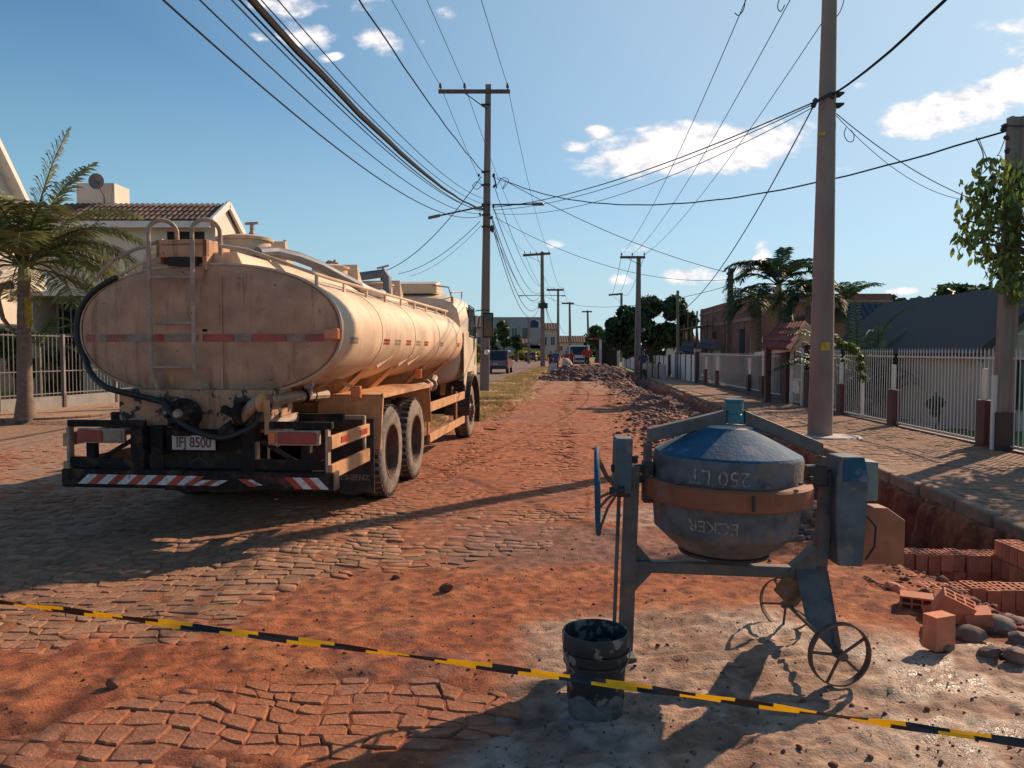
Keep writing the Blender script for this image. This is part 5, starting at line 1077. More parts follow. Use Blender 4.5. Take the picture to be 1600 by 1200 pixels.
# ------------------------------------------------ cables
def cable(A, B, sag, r, label, mt='cable_black', n=22, name='overhead_cable', wob=0):
    A, B = Vector(A), Vector(B); O = (A+B)/2; P = []
    for i in range(n+1):
        t = i/n; p = A.lerp(B, t); p.z -= 4*sag*t*(1-t)
        if wob: p += Vector((math.sin(i*2.1)*wob, 0, math.cos(i*1.7)*wob))
        P.append(p-O)
    m = MB(mt); m.tube(P, r*.78, 5); o = m.build(name, smooth=True, loc=O); return tag(o, label, 'cable', 'overhead cables')
def through(A, px, py, YC, YB, r, label, k=.0895, mt='cable_black', par=True, n=40, wob=0):
    "cable from A, passing the point seen at (px,py), to a pole behind the camera"
    if par:
        # the depth where a line parallel to the street crosses that ray
        rx = ray(px, py); rx = rx/rx.y; YC = (A.x-k*A.y)/(rx.x-k)
    C = at(px, py, YC); t = (A.y-YC)/(A.y-YB); B = Vector((A.x+(C.x-A.x)/t, YB, A.z)); s = (A.z-C.z)/(4*t*(1-t)); return cable(A, B, s, r, label, mt, n, wob=wob)
pp = at
for (ax, ay), px, r, lab in [((752, 338), 255, .014, 'lowest and leftmost thin cable sweeping in from the upper left to the median pole'), ((751, 334), 312, .012, 'second thin cable from the left, crossing empty blue sky'),
        ((752, 328), 362, .012, 'thin cable just left of the thick cable bundle'), ((752, 330), 374, .016, 'darker cable hugging the left side of the thick bundle'),
        ((754, 318), 408, .011, 'thin cable just right of the thick bundle'), ((754, 310), 434, .011, 'thin cable crossing the small clouds right of the bundle')]:
    through(pp(ax, ay, 29.2), px, 0, 0, -8.7, r, lab)
for i, (dx, r, mt_) in enumerate([(388, .030, 'cable_bundle'), (392, .036, 'cable_black'), (396, .030, 'cable_bundle'), (399, .018, 'cable_black')]):
    through(pp(754, 326+i, 29.2), dx, 0, 0, -8.7, r, ['leftmost reddish strand of the thick cable bundle', 'thickest black strand in the middle of the cable bundle', 'reddish strand on the right of the thick cable bundle', 'thin black strand at the right edge of the thick cable bundle'][i], mt=mt_, wob=.008)
through(pp(758, 272, 29.2), 562, 0, 0, -8.7, .020, 'twisted reddish cable running alone to the pole bracket', mt='cable_bundle', wob=.01)
for i, (ax, px, lab) in enumerate([(688, 612, 'left high-voltage wire coming over the camera to the median crossarm'), (726, 667, 'middle high-voltage wire coming over the camera to the median crossarm'), (793, 752, 'right high-voltage wire coming over the camera to the median crossarm')]):
    through(pp(ax, 134, 29.2), px, 0, 0, -8.7, .013, lab)
for i, (a, b, s_) in enumerate([((688, 134), (820, 393), 1.1), ((726, 134), (838, 393), 1.0), ((793, 134), (858, 393), .9)]):
    cable(pp(*a, 29.2), pp(*b, 73.4), s_, .013, ['left', 'middle', 'right'][i]+' high-voltage wire between the first and second median poles', n=30)
for i, (a, b, s_, r) in enumerate([((772, 290), (846, 448), .9, .016), ((770, 322), (846, 455), 1.3, .02), ((769, 340), (846, 458), 1.7, .02), ((769, 345), (847, 462), 2.3, .022), ((770, 357), (847, 464), 2.6, .02), ((771, 360), (848, 466), 1.3, .014)]):
    cable(pp(*a, 29.2), pp(*b, 73.4), s_, r, ['uppermost slack cable from the first to the second median pole', 'second highest slack cable from the first to the second median pole', 'third slack cable from the top between the first two median poles', 'thickest low slack cable between the first two median poles', 'lowest hanging slack cable between the first two median poles', 'thin straight cable leaving the first median pole lowest'][i], n=30)
for i, (a, b, s_) in enumerate([((820, 395), (856, 449), 1.2), ((838, 395), (866, 449), 1.2), ((858, 395), (880, 449), 1.2), ((849, 462), (872, 500), 1.6), ((850, 466), (872, 505), 2.4), ((850, 470), (873, 508), 1.2)]):
    cable(pp(*a, 73.4), pp(*b, 123.8), s_, .022, ['left crossarm wire', 'middle crossarm wire', 'right crossarm wire', 'upper slack cable', 'deepest slack cable', 'lowest nearly straight cable'][i]+' between the second and third median poles', n=14)
for i, (a, b) in enumerate([((856, 450), (879, 472)), ((880, 450), (896, 472)), ((872, 500), (890, 515))]): cable(pp(*a, 123.8), pp(*b, 169.8), 1.5, .03, ['left crossarm wire', 'right crossarm wire', 'low cable'][i]+' between the third and fourth median poles', n=10)
# cross-street and right-hand spans
cable(pp(780, 278, 29.2), pp(1570, 205, 11.8), 1.05, .020, 'long dark service cable crossing the street to the square pole at the far right', n=46, wob=.006)
cable(pp(769, 324, 29.2), pp(1271, 160, 13.85), .35, .017, 'upper of three cables crossing from the median pole to the thick right pole', n=36)
cable(pp(769, 328, 29.2), pp(1271, 163, 13.85), .42, .012, 'middle of three cables crossing from the median pole to the thick right pole', n=36)
cable(pp(770, 333, 29.2), pp(1270, 168, 13.85), .62, .010, 'lower of three cables crossing from the median pole to the thick right pole', n=36)
cable(pp(792, 284, 29.2), pp(1138, 426, 34.4), .35, .017, 'service cable from the median pole down to the wooden pole')
cable(pp(774, 340, 29.2), pp(1137, 437, 34.4), .75, .013, 'lower service cable from the median pole to the wooden pole', 'cable_black')
cable(pp(772, 276, 29.2), pp(792, 284, 29.2), .05, .012, 'short jumper wire beside the median pole bracket', n=4)
cable(pp(848, 462, 73.4), pp(1137, 447, 34.4), 1.0, .016, 'faint low cable from the second median pole to the wooden pole')
cable(pp(1270, 168, 13.85), pp(998, 454, 50.9), 2.6, .016, 'deeply sagging cable from the thick right pole back to the slim pole', n=40)
for i, (x1, x2, r) in enumerate([(1225, 971, .013), (1310, 988, .013), (1400, 1007, .013)]):
    cable(pp(x1, -142, 13.85), pp(x2, 398, 50.9), .75, r, ['left', 'middle', 'right'][i]+' high-voltage wire between the thick right pole and the slim pole', n=40)
for i, (x1, x2) in enumerate([(971, 951), (988, 960), (1007, 972)]): cable(pp(x1, 399, 50.9), pp(x2, 458, 109.8), 1.2, .02, ['left', 'middle', 'right'][i]+' wire from the slim pole to the far pole over the tree', n=14)
through(pp(1300, 148, 13.9), 1476, 0, 8, -12, .024, 'thick insulated cable rising from the right pole out of the top of the frame', par=False, wob=.004)
cable(pp(1298, 170, 13.9), pp(1512, 308, 16.5), .15, .012, 'service drop running down from the thick pole to behind the leafy tree')
cable(pp(1299, 172, 13.9), pp(1505, 312, 16.5), .30, .008, 'thinner companion of the service drop behind the leafy tree')
cable(pp(752, 276, 29.2), pp(600, 424, 38), .55, .022, 'upper service drop from the median pole down to the left houses')
cable(pp(750, 346, 29.2), pp(622, 428, 36), .35, .016, 'middle service drop from the median pole down to the left houses')
cable(pp(752, 352, 29.2), pp(640, 432, 36), .30, .010, 'lowest thin service drop from the median pole to the left houses')
m = MB('cable_black')  # loose coils on the drops
def coil(pts, Y, lab, r=.008):
    P = [pp(x, y, Y) for x, y in pts]; O = P[0].copy(); sm = []
    for i in range(len(P)-1):
        a, b, c, d = P[max(i-1, 0)], P[i], P[i+1], P[min(i+2, len(P)-1)]
        for t in (0, .25, .5, .75): sm.append(.5*((2*b)+(c-a)*t+(2*a-5*b+4*c-d)*t*t+(3*b-3*c+d-a)*t**3)-O)
    sm.append(P[-1]-O); m = MB('cable_black'); m.tube(sm, r, 5); tag(m.build('cable_tail', smooth=True, loc=O), lab, 'cable', 'overhead cables')
coil([(1322, 199), (1319, 210), (1325, 221), (1333, 220), (1334, 210), (1329, 203)], 14.3, 'small loop of spare wire hanging from the service drop right of the thick pole')
coil([(1302, 22), (1308, 25), (1316, 10), (1320, -8)], 13.9, 'curl of wire at the right side of the thick pole near the top')
coil([(1525, 215), (1536, 240), (1534, 262), (1532, 275)], 11.8, 'wire tail dropping from the long cable above the leafy tree')
coil([(1529, 215), (1538, 238), (1548, 258), (1560, 268)], 11.8, 'second wire tail dropping from the long cable into the leafy tree', .006)
coil([(1571, 215), (1562, 238), (1558, 243), (1564, 245), (1564, 262)], 11.8, 'hooked wire tail at the left side of the square pole', .006)
coil([(1148, 20), (1154, 24), (1162, 14), (1165, -6)], 17, 'kinked jumper wire near the top centre right', .011)
coil([(1217, 0), (1215, 12), (1220, 18), (1226, 8)], 14, 'short jumper wire left of the thick pole near the top', .009)
coil([(776, 290), (785, 278), (795, 282), (785, 296), (790, 285)], 29.1, 'tangle of wire beside the median pole', .012)
coil([(738, 290), (745, 284), (752, 290), (744, 296), (738, 290)], 29.1, 'loop of wire left of the median pole', .012)

# ------------------------------------------------ fences
def bars(F_, pts, h0, h1, step, mt, spear=True, w=.013, rails=(.22, 1.42), name='bar'):
    "pts: polyline base in fence-local coordinates"
    hh = h1-h0; mb = MB(mt); mb.box((0, 0, (h0+h1)/2), (w, w, hh))
    if spear: mb.f.pop(5) if False else None; mb.add([(-w*.9, -w*.9, h1), (w*.9, -w*.9, h1), (w*.9, w*.9, h1), (-w*.9, w*.9, h1), (0, 0, h1+.085)], [(0, 1, 4), (1, 2, 4), (2, 3, 4), (3, 0, 4), (3, 2, 1, 0)])
    me = bpy.data.meshes.new(name); me.from_pydata(mb.v, [], mb.f); me.materials.append(MATS[mt]); n = 0
    for a, b in zip(pts[:-1], pts[1:]):
        a, b = Vector(a), Vector(b); L = (b-a).length; ang = math.atan2((b-a).y, (b-a).x); k = int(L/step)
        for i in range(k): link(name, me, F_, loc=a.lerp(b, (i+.5)/k), rot=(0, 0, ang)); n += 1
        for z in rails: m = MB(mt); m.beam(a+Vector((0, 0, z)), b+Vector((0, 0, z)), .03, .028); m.build('rail', F_)
    return n
def fence_right():
    # near section: from beside the camera to the gate
    O = Vector((FX(12.2), 12.2, 0)); F_ = thing('picket_fence', 'long white steel bar fence with spear tips on a dark brown base, right foreground', 'fence', O)
    pt = lambda y, dx=0: Vector((FX(y)+dx, y, 0))-O
    post_y = [8.2, 12.0, 12.55, 15.9, 18.75, 21.2]
    segs = [(8.2, 11.85), (12.35, 15.8), (16.0, 18.65), (18.9, 21.2)]
    for a, b in segs: bars(F_, [pt(a), pt(b)], .15, 1.62, .112, 'fence_white', rails=(.18, 1.53))
    # plinth, stepping down away from us
    for a, b in ((8.0, 12.2), (12.2, 21.3)):
        m = MB('brown_paint'); p, q = pt(a), pt(b); p.z = q.z = -.20; d = (q-p).normalized(); nrm = Vector((-d.y, d.x, 0))*.09
        m.prism([p-nrm, q-nrm, q+nrm, p+nrm], (0, 0, .33)); m.build('plinth', F_, bevel=.01)
    for y in (12.15, 12.55, 15.9, 18.75): 
        p = pt(y, -.02); m = MB('brown_post'); m.box(p+Vector((0, 0, .42)), (.17, .24, .86)); m.build('base_post', F_, bevel=.008)
        m = MB('trim_white'); m.box(p+Vector((.0, .02, 1.10)), (.075, .075, .52)); m.build('post', F_, bevel=.004)
    for px in (1549, 1573):
        q = at(px, 700, 12.05); m = MB('trim_white'); m.box((q.x-O.x, 12.0-O.y, .68), (.085, .06, 1.18)); m.build('post', F_, bevel=.004)
    # far section beyond the gate
    O2 = Vector((FX(24), 24, 0)); G = thing('picket_fence', 'farther white steel bar fence on a brown base beyond the red-roofed gate', 'fence', O2)
    pt2 = lambda y, dx=0: Vector((FX(y)+dx, y, 0))-O2
    bars(G, [pt2(23.2), pt2(36.8)], .26, 1.56, .125, 'fence_white', rails=(.30, 1.48), spear=False)
    m = MB('brown_paint'); p, q = pt2(23.1), pt2(37); d = (q-p).normalized(); nrm = Vector((-d.y, d.x, 0))*.09; p.z = q.z = -.05; m.prism([p-nrm, q-nrm, q+nrm, p+nrm], (0, 0, .29)); m.build('plinth', G)
    for y in (25.6, 27.4, 32.6, 35): p = pt2(y, -.02); m = MB('brown_post'); m.box(p+Vector((0, 0, .40)), (.2, .24, .84)); m.build('base_post', G); m = MB('trim_white'); m.box(p+Vector((0, .0, 1.1)), (.08, .08, .56)); m.build('post', G)
    m = MB('brown_post'); m.box(pt2(37, -.05)+Vector((0, 0, .8)), (.22, .26, 1.6)); m.build('end_post', G)
    # gate
    O3 = Vector((FX(22), 22, 0)); H = thing('street_gate', 'white pedestrian gate with letter box between brown pillars under the red tiled roof', 'gate', O3)
    pt3 = lambda y, dx=0: Vector((FX(y)+dx, y, 0))-O3
    m = MB('brown_post'); m.box(pt3(22.95, -.05)+Vector((0, 0, .82)), (.26, .45, 1.66)); m.build('pillar', H, bevel=.01)
    m = MB('brown_post'); m.box(pt3(21.4, .1)+Vector((0, 0, .55)), (.24, .3, 1.1)); m.build('pillar', H, bevel=.01)
    m = MB('trim_white'); m.box(pt3(22.55, -.05)+Vector((0, 0, .85)), (.09, .09, 1.7)); m.build('gate_post', H); m = MB('trim_white'); m.box(pt3(21.6, -.05)+Vector((0, 0, .85)), (.06, .06, 1.7)); m.build('gate_post', H)
    bars(H, [pt3(21.65), pt3(22.5)], .15, 1.28, .085, 'fence_white', rails=(.18, .82, 1.25), spear=False)
    m = MB('trim_white'); m.box(pt3(22.2, -.05)+Vector((0, 0, .62)), (.03, .42, .34)); m.build('letter_box', H, bevel=.01)
fence_right()
# posts carrying the small tiled roof over the gate
def tiled(mb_name, parent, a, b, c, d, n, mt, r=.05):
    "barrel-tiled roof slope: eave a->b, ridge d->c, n tile rows running up the slope; each row its own piece"
    a, b, c, d = map(Vector, (a, b, c, d)); nrm = (b-a).cross(d-a).normalized()
    if nrm.z < 0: nrm = -nrm
    m = MB(mt); m.prism([a, b, c, d], nrm*-.04); m.build('roof_deck', parent)
    w = (b-a).length/n; along = (b-a).normalized()
    prof = [(-.48, 0), (-.35, .6), (-.15, .95), (.15, .95), (.35, .6), (.48, 0)]
    for i in range(n):
        p0 = a.lerp(b, (i+.5)/n); p1 = d.lerp(c, (i+.5)/n); m = MB(mt); K = max(2, int((p1-p0).length/.42)); vs = []; fs = []
        for k in range(K):
            q0, q1 = p0.lerp(p1, k/K), p0.lerp(p1, (k+1)/K); base = len(vs)
            for q, lift, sc in ((q0, .022, 1.0), (q1, 0, .86)): vs += [q+along*x*w*sc+nrm*(z*r+lift) for x, z in prof]
            fs += [(base+j, base+j+1, base+6+j+1, base+6+j) for j in range(5)]+[(base+5, base+4, base+3, base+2, base+1, base)]
        m.add(vs, fs); m.build('tile_row', parent)
def gate_roof():
    x, y = at(1222, 520, 22.6).x, 22.6; H = thing('gate_roof', 'small red tiled canopy over the street gate', 'canopy', (x, y, 0))
    L = lambda px, py, Y: at(px, py, Y)-Vector((x, y, 0))
    a, b = L(1186, 543, 23.8), L(1232, 546, 21.6); d, c = L(1216, 507, 25.0), L(1258, 503, 22.8)
    tiled('t', H, a, b, c, d, 9, 'roof_red', .05)
    e = L(1275, 543, 24.2); a2, b2 = L(1285, 533, 24.0), L(1270, 548, 25.5)
    tiled('t', H, b2, a2, c, d, 8, 'roof_red', .05)
    m = MB('roof_dark'); m.prism([b, a2, c], (0, .06, 0)); m.build('gable_board', H)
    for px, py in ((1200, 545), (1262, 560)): q = L(px, py, 23.2); m = MB('brown_post'); m.box((q.x, q.y, .9), (.16, .16, 1.8)); m.build('post', H)
    m = MB('trim_white'); p, q = L(1180, 553, 24), L(1252, 545, 21.8); m.beam(p, q, .06, .10); m.build('beam', H)
gate_roof()
# ------------------------------------------------ vegetation builders
def leaf_mass(name, parent, centers, nleaf, size, mt, seed=0, droop=0., aspect=1.6, shell=.55, loc=None):
    "many leaf quads spread through clumps; centers=[(x,y,z,rx,ry,rz),...]"
    r_ = np.random.RandomState(seed); c = np.array(centers, float); w = (c[:, 3]*c[:, 4]*c[:, 5])**(2/3.); w /= w.sum(); k = r_.choice(len(c), nleaf, p=w)
    d = r_.normal(size=(nleaf, 3)); d /= np.linalg.norm(d, axis=1)[:, None]; rad = (shell+(1-shell)*r_.rand(nleaf))**.8*r_.choice([1, 1, 1.12, .85], nleaf)
    p = c[k, :3]+d*rad[:, None]*c[k, 3:]
    nrm = d*.6+r_.normal(size=(nleaf, 3))*.6+np.array([0, 0, .35]); nrm /= np.linalg.norm(nrm, axis=1)[:, None]
    t = np.cross(nrm, r_.normal(size=(nleaf, 3))); t /= np.linalg.norm(t, axis=1)[:, None]; t[:, 2] -= droop; t /= np.linalg.norm(t, axis=1)[:, None]; b = np.cross(nrm, t); b /= np.linalg.norm(b, axis=1)[:, None]
    s = size*r_.uniform(.6, 1.35, nleaf)[:, None]
    V = np.stack([p-t*s*aspect/2, p+b*s/2+nrm*s*.1, p+t*s*aspect/2, p-b*s/2+nrm*s*.1], 1).reshape(-1, 3); F = np.arange(nleaf*4).reshape(-1, 4)
    o = mesh_np(name, V, F, mt, parent=parent, kind='stuff')
    if loc is not None: o.location = loc
    return o
def clumps(cx, cy, cz, rx, ry, rz, n, seed, cr=.42):
    r = random.Random(seed); out = []
    for i in range(n):
        a = r.uniform(0, 6.28); u = r.uniform(-.8, 1); s = math.sqrt(max(0, 1-u*u)); k = r.uniform(.45, .95); q = r.uniform(.6, 1.25)*cr
        out.append((cx+rx*k*s*math.cos(a), cy+ry*k*s*math.sin(a), cz+rz*k*u, rx*q, ry*q, rz*q))
    return out
def trunk_mesh(T, h, r, crown_pts, mt='bark', seed=0, lean=(0, 0)):
    rd = random.Random(seed); m = MB(mt); P = [Vector((lean[0]*t*t*h+rd.uniform(-.03, .03)*h*t*.5, lean[1]*t*t*h, h*t)) for t in (0, .12, .35, .65, 1)]
    m.tube(P, [r*1.35, r, r*.88, r*.75, r*.55], 10); m.build('trunk', T, smooth=True)
    top = P[-1]
    for i, c in enumerate(crown_pts):
        c = Vector(c[:3]); s = P[3].lerp(top, rd.random()); mid = s.lerp(c, .5)+Vector((0, 0, .12*(c-s).length)); m = MB(mt); m.tube([s, mid, c], [r*.42, r*.27, r*.08], 6); m.build('limb', T, smooth=True)
def tree(name, label, cat, loc, h, tr, crown, nl, ls, mt, seed, ncl=12, cr=.42, group=None, limbs=6, droop=0., lean=(0, 0)):
    "crown=(cz, rx, ry, rz) relative"
    T = thing(name, label, cat, loc, group=group); cz, rx, ry, rz = crown; cl = clumps(lean[0]*h, 0, cz, rx, ry, rz, ncl, seed, cr)
    trunk_mesh(T, h, tr, cl[:limbs], seed=seed, lean=lean); leaf_mass('crown', T, cl, nl, ls, mt, seed, droop); return T
def frond_mesh(L, az, el, droop, nl, ll, mt, seed=0, hang=.5, width=.035, curl=0):
    "one pinnate frond as rachis + leaflets"
    r = random.Random(seed); m = MB(mt); P = []; d = Vector((math.cos(az)*math.cos(el), math.sin(az)*math.cos(el), math.sin(el))); side = Vector((-math.sin(az), math.cos(az), 0)); p = Vector((0, 0, 0)); K = 14; D = []
    for i in range(K+1):
        P.append(p.copy()); D.append(d.copy()); p = p+d*L/K; d = (d+Vector((0, 0, -droop/K*(1+i/K)))+side*curl/K).normalized()
    m.tube(P, [max(.004, .022*(1-i/K)**.7*min(L, 2.5)/2) for i in range(K+1)], 5)
    for i in range(nl):
        t = .14+.86*(i+.5)/nl; k = min(int(t*K), K-1); f = t*K-k; q = P[k].lerp(P[k+1], f); dd = D[k].lerp(D[k+1], f).normalized(); prof = (math.sin(math.pi*min(1, t*.92+.08))**.55)*(.55 if t > .93 else 1)
        up = side.cross(dd) if side.cross(dd).z > 0 else -side.cross(dd)
        for sg in (1, -1):
            l = ll*prof*r.uniform(.8, 1.1); dir_ = (side*sg*r.uniform(.75, 1)+dd*r.uniform(.45, .75)+up*r.uniform(-.05, .35)).normalized()
            w = width*r.uniform(.7, 1.1); a = q; b = q+dir_*l*.5+Vector((0, 0, -hang*l*.12)); c = q+dir_*l*.86+Vector((0, 0, -hang*l*(.45+r.uniform(0, .15)))); wv = (dd*.9+up*.3).normalized()*w/2
            m.add([a-wv*.6, a+wv*.6, b+wv, b-wv, c], [(0, 1, 2, 3), (3, 2, 4)])
    return m
def palm(name, label, loc, fronds, trunk_h, tr, mt, lean=0., ll=.55, group=None, seed=0, sheath=True, nl=44, width=.035):
    T = thing(name, label, 'palm tree', loc, group=group); m = MB('palm_trunk'); P = []
    for i in range(13): t = i/12; P.append(Vector((lean*t*t, 0, trunk_h*t)))
    m.tube(P, [tr*(1.25-.35*min(1, i/2)-.25*i/12)+(.006 if i % 2 else 0) for i in range(13)], 14); m.build('trunk', T, smooth=True)
    top = P[-1]
    if sheath: m = MB('palm_sheath'); m.tube([top-Vector((0, 0, .02)), top+Vector((0, 0, .25)), top+Vector((0, 0, .55))], [tr*.75, tr*.62, tr*.3], 10); m.build('crown_shaft', T, smooth=True)
    for i, (az, el, L, dr, cu) in enumerate(fronds):
        o = frond_mesh(L, R(az), R(el), dr, int(nl*L/2.2), ll, mt, seed+i, curl=cu, width=width).build('frond', T, loc=top+Vector((.05*math.cos(R(az)), .05*math.sin(R(az)), .28+.012*(i % 5)))); o['kind'] = 'stuff' if False else 'part'; del o['kind']
    return T
# left palm beside the kerb (Y 18.6)
lp = gnd(40, 657, .1); FR_L = [(45, 25, 2.9, 1.5, 0), (-20, 28, 2.9, 1.6, 0), (75, 55, 3.0, 1.6, 0), (200, 35, 2.9, 1.5, 0), (230, 50, 2.8, 1.5, 0), (-45, 60, 2.9, 1.5, 0), (120, 30, 2.8, 1.5, 0), (20, 80, 3.3, .75, 0), (60, 72, 3.2, .9, 0), (10, 50, 3.2, 1.5, 0), (165, 62, 3.3, .8, 0), (25, 62, 3.0, 1.35, 0), (-5, 40, 2.9, 1.4, .2), (10, 18, 2.7, 1.25, 0), (-30, 5, 2.4, 1.1, 0), (-60, 45, 2.4, 1.3, 0), (150, 66, 2.9, .9, 0), (175, 45, 2.7, 1.2, 0), (190, 20, 2.6, 1.2, 0),
     (-100, 35, 2.4, 1.2, 0), (-140, 55, 2.6, 1.2, 0), (60, 40, 2.6, 1.3, 0), (110, 50, 2.5, 1.2, 0), (-80, 65, 2.5, 1.5, 0), (210, 0, 2.2, .9, 0), (35, -5, 2.2, .8, 0), (130, 15, 2.4, 1.0, 0), (-160, 75, 2.6, .8, 0)]
LP = palm('palm_tree', 'feathery palm on the left pavement with a slender ringed trunk', lp, FR_L, 3.1, .185, 'palm_leaf', .05, .85, seed=3, nl=78, width=.040)
m = MB('palm_yellow'); rd = random.Random(4)
for i in range(26): m.tube([(.12, -.1, 2.75), (.22+rd.uniform(-.08, .08), -.16, 2.5+rd.uniform(-.1, .1)), (.24+rd.uniform(-.09, .12), -.18, 2.15+rd.uniform(-.1, .2))], .012, 4)
o = m.build('flower_spray', LP); o['kind'] = 'stuff'
m = MB('palm_trunk'); m.tube([(-.15, -.1, 3.0), (-.38, -.14, 2.95), (-.45, -.15, 2.7), (-.36, -.12, 2.25), (-.1, -.1, 1.9)], [.10, .085, .06, .05, .03], 8); m.build('dead_frond_base', LP, smooth=True)
# smaller palm and shrubs inside the left garden
palm('palm_tree', 'short bushy palm behind the left fence', (-13.2, 21.6, 0), [(a, e, 1.7, 1.3, 0) for a, e in ((0, 40), (50, 55), (100, 35), (150, 50), (200, 35), (250, 50), (300, 40), (330, 60), (20, 10))], 1.5, .09, 'palm_leaf_dark', ll=.4, seed=40)
# palms on the right
pr = at(1216, 520, 27); FR_R = [(25, 70, 2.6, 2.6, 0), (155, 68, 2.6, 2.6, 0), (205, 66, 2.5, 2.7, 0), (-20, 60, 2.5, 2.7, 0), (60, 75, 2.6, 2.0, 0), (10, 62, 2.3, 1.6, 0), (40, 45, 2.3, 1.6, 0), (80, 60, 2.4, 1.3, 0), (120, 50, 2.3, 1.4, 0), (165, 58, 2.3, 1.6, 0), (190, 38, 2.4, 1.5, 0), (215, 55, 2.3, 1.5, 0), (250, 45, 2.2, 1.5, 0), (290, 50, 2.3, 1.5, 0), (330, 40, 2.3, 1.6, 0), (0, 15, 2.1, 1.2, 0), (180, 12, 2.1, 1.2, 0), (270, 15, 2.0, 1.2, 0)]
z_t = at(1216, 455, 27).z+.42
palm('palm_tree', 'tall dark palm standing directly behind the red gate roof', (pr.x, 27, -.15), FR_R, z_t-.35, .15, 'palm_leaf_dark', ll=.5, seed=60, group='palms behind the right fence', nl=60, width=.055)
palm('palm_tree', 'dark palm with a thick short trunk in front of the brick building', (at(1182, 520, 29).x, 29, -.15), [(a, e-8, 1.8, 2.2, 0) for a, e, *_ in FR_R[::2]], at(1182, 500, 29).z+.5, .30, 'palm_leaf_dark', ll=.68, seed=80, group='palms behind the right fence', nl=56, width=.055)
palm('palm_tree', 'dark palm half hidden behind the thick concrete pole', (at(1262, 520, 26).x, 26, -.15), [(a+20, e-8, 1.6, 2.2, 0) for a, e, *_ in FR_R[::2]], at(1262, 480, 26).z+.2, .13, 'palm_leaf_dark', ll=.6, seed=100, group='palms behind the right fence', nl=56, width=.055)
palm('palm_tree', 'far small palm fan showing over the brick parapet', (at(1325, 470, 40).x, 40, -.15), [(a, 50+(a*7 % 30), 2.0, 1.0, 0) for a in range(0, 360, 30)], at(1325, 472, 40).z+.0, .13, 'palm_leaf_dark', ll=.5, seed=120, group='palms behind the right fence', nl=30, width=.06)
def bushy_palm(px, py, Y, w, h, lab, seed, n=26):
    c = at(px, py, Y); T = thing('areca_palm', lab, 'palm shrub', (c.x, Y, -.15), group='areca palms behind the white fence'); rd = random.Random(seed)
    for i in range(n):
        az = rd.uniform(0, 360); o = frond_mesh(rd.uniform(.8, 1.15)*h, R(az), R(rd.uniform(52, 84)), 1.5, 26, .36, 'palm_leaf_dark' if i % 3 else 'leaf_mid', seed+i, width=.04).build('frond', T, loc=(rd.uniform(-.25, .25)*w, rd.uniform(-.3, .3), rd.uniform(.2, .6)))
    for i in range(6): m = MB('palm_sheath'); m.tube([(rd.uniform(-.2, .2)*w, rd.uniform(-.2, .2), 0), (rd.uniform(-.3, .3)*w, 0, 1.2)], .03, 6); m.build('stem', T)
bushy_palm(1330, 530, 21.5, 1.2, 2.8, 'clump of arching areca palm right of the thick pole', 140)
bushy_palm(1372, 545, 21.0, 1.0, 2.3, 'lower clump of arching areca palm before the slate roof', 170)
# leafy tree round the square pole, top right: near leaves single, the rest joined
def near_tree():
    base = Vector((8.45, 11.6, .1)); T = thing('street_tree', 'leafy green street tree whose hanging branches wrap the square pole at the right edge', 'tree', base)
    cl_px = [(1545, 285, .42), (1580, 275, .42), (1530, 325, .40), (1570, 330, .5), (1540, 365, .45), (1580, 380, .5), (1510, 375, .25), (1545, 400, .28), (1560, 425, .25), (1590, 430, .45), (1525, 300, .2), (1600, 300, .6), (1640, 350, .9), (1680, 300, .9), (1660, 430, .8), (1720, 400, .9), (1780, 330, 1.1), (1830, 400, 1.1), (1760, 240, 1.0), (1850, 280, 1.2), (1900, 350, 1.3), (1590, 465, .22), (1512, 345, .22)]
    cl = []
    for i, (px, py, r) in enumerate(cl_px):
        Y_ = 11.6+((i*37) % 10-5)*.09+(1.2 if px > 1700 else 0); c = at(px, py, Y_)-base; cl.append((c.x, c.y, c.z, r*.9, r*.9, r*.8))
    m = MB('bark'); P = [Vector((0, 0, 0)), Vector((-.05, 0, 1.0)), Vector((-.02, 0, 2.2)), Vector((-.2, 0, 3.2))]; m.tube(P, [.15, .11, .10, .08], 10); m.build('trunk', T, smooth=True)
    for i, c in enumerate(cl):
        s_ = P[2].lerp(P[3], (i % 5)/5); e = Vector(c[:3]); m = MB('bark'); m.tube([s_, s_.lerp(e, .5)+Vector((0, 0, .25)), e, e+Vector((-.12, 0, -.18))], [.035, .022, .012, .004], 6); m.build('limb', T, smooth=True)
    leaf_mass('foliage', T, cl, 6000, .066, 'leaf_near', 5, droop=1.1, aspect=1.9, shell=.1)
    # single leaves on the side towards the camera
    lm = MB('leaf_near'); s = .075; lm.add([(0, 0, 0), (.3*s, .08*s, -.45*s), (.34*s, .05*s, -.95*s), (0, -.05*s, -1.75*s), (-.34*s, .05*s, -.95*s), (-.3*s, .08*s, -.45*s), (0, -.06*s, -.7*s), (0, -.1*s, -1.2*s)], [(0, 6, 1), (1, 6, 7, 2), (2, 7, 3), (3, 7, 4), (4, 7, 6, 5), (5, 6, 0)])
    me = bpy.data.meshes.new('leaf'); me.from_pydata(lm.v, [], lm.f); me.materials.append(MATS['leaf_near']); rd = random.Random(9)
    for i in range(290):
        c = cl[rd.randrange(11)]; a = rd.uniform(math.pi, 2*math.pi); u = rd.uniform(-1, 1); q = math.sqrt(1-u*u); p = Vector((c[0]+c[3]*q*math.cos(a)*1.05, c[1]+c[4]*q*math.sin(a)*1.05, c[2]+c[5]*u*1.05))
        o = link('leaf', me, T, loc=p, rot=(rd.uniform(-.5, .5), rd.uniform(-.5, .5), rd.uniform(0, 6.28))); o.scale = (rd.uniform(.8, 1.3),)*3
near_tree()
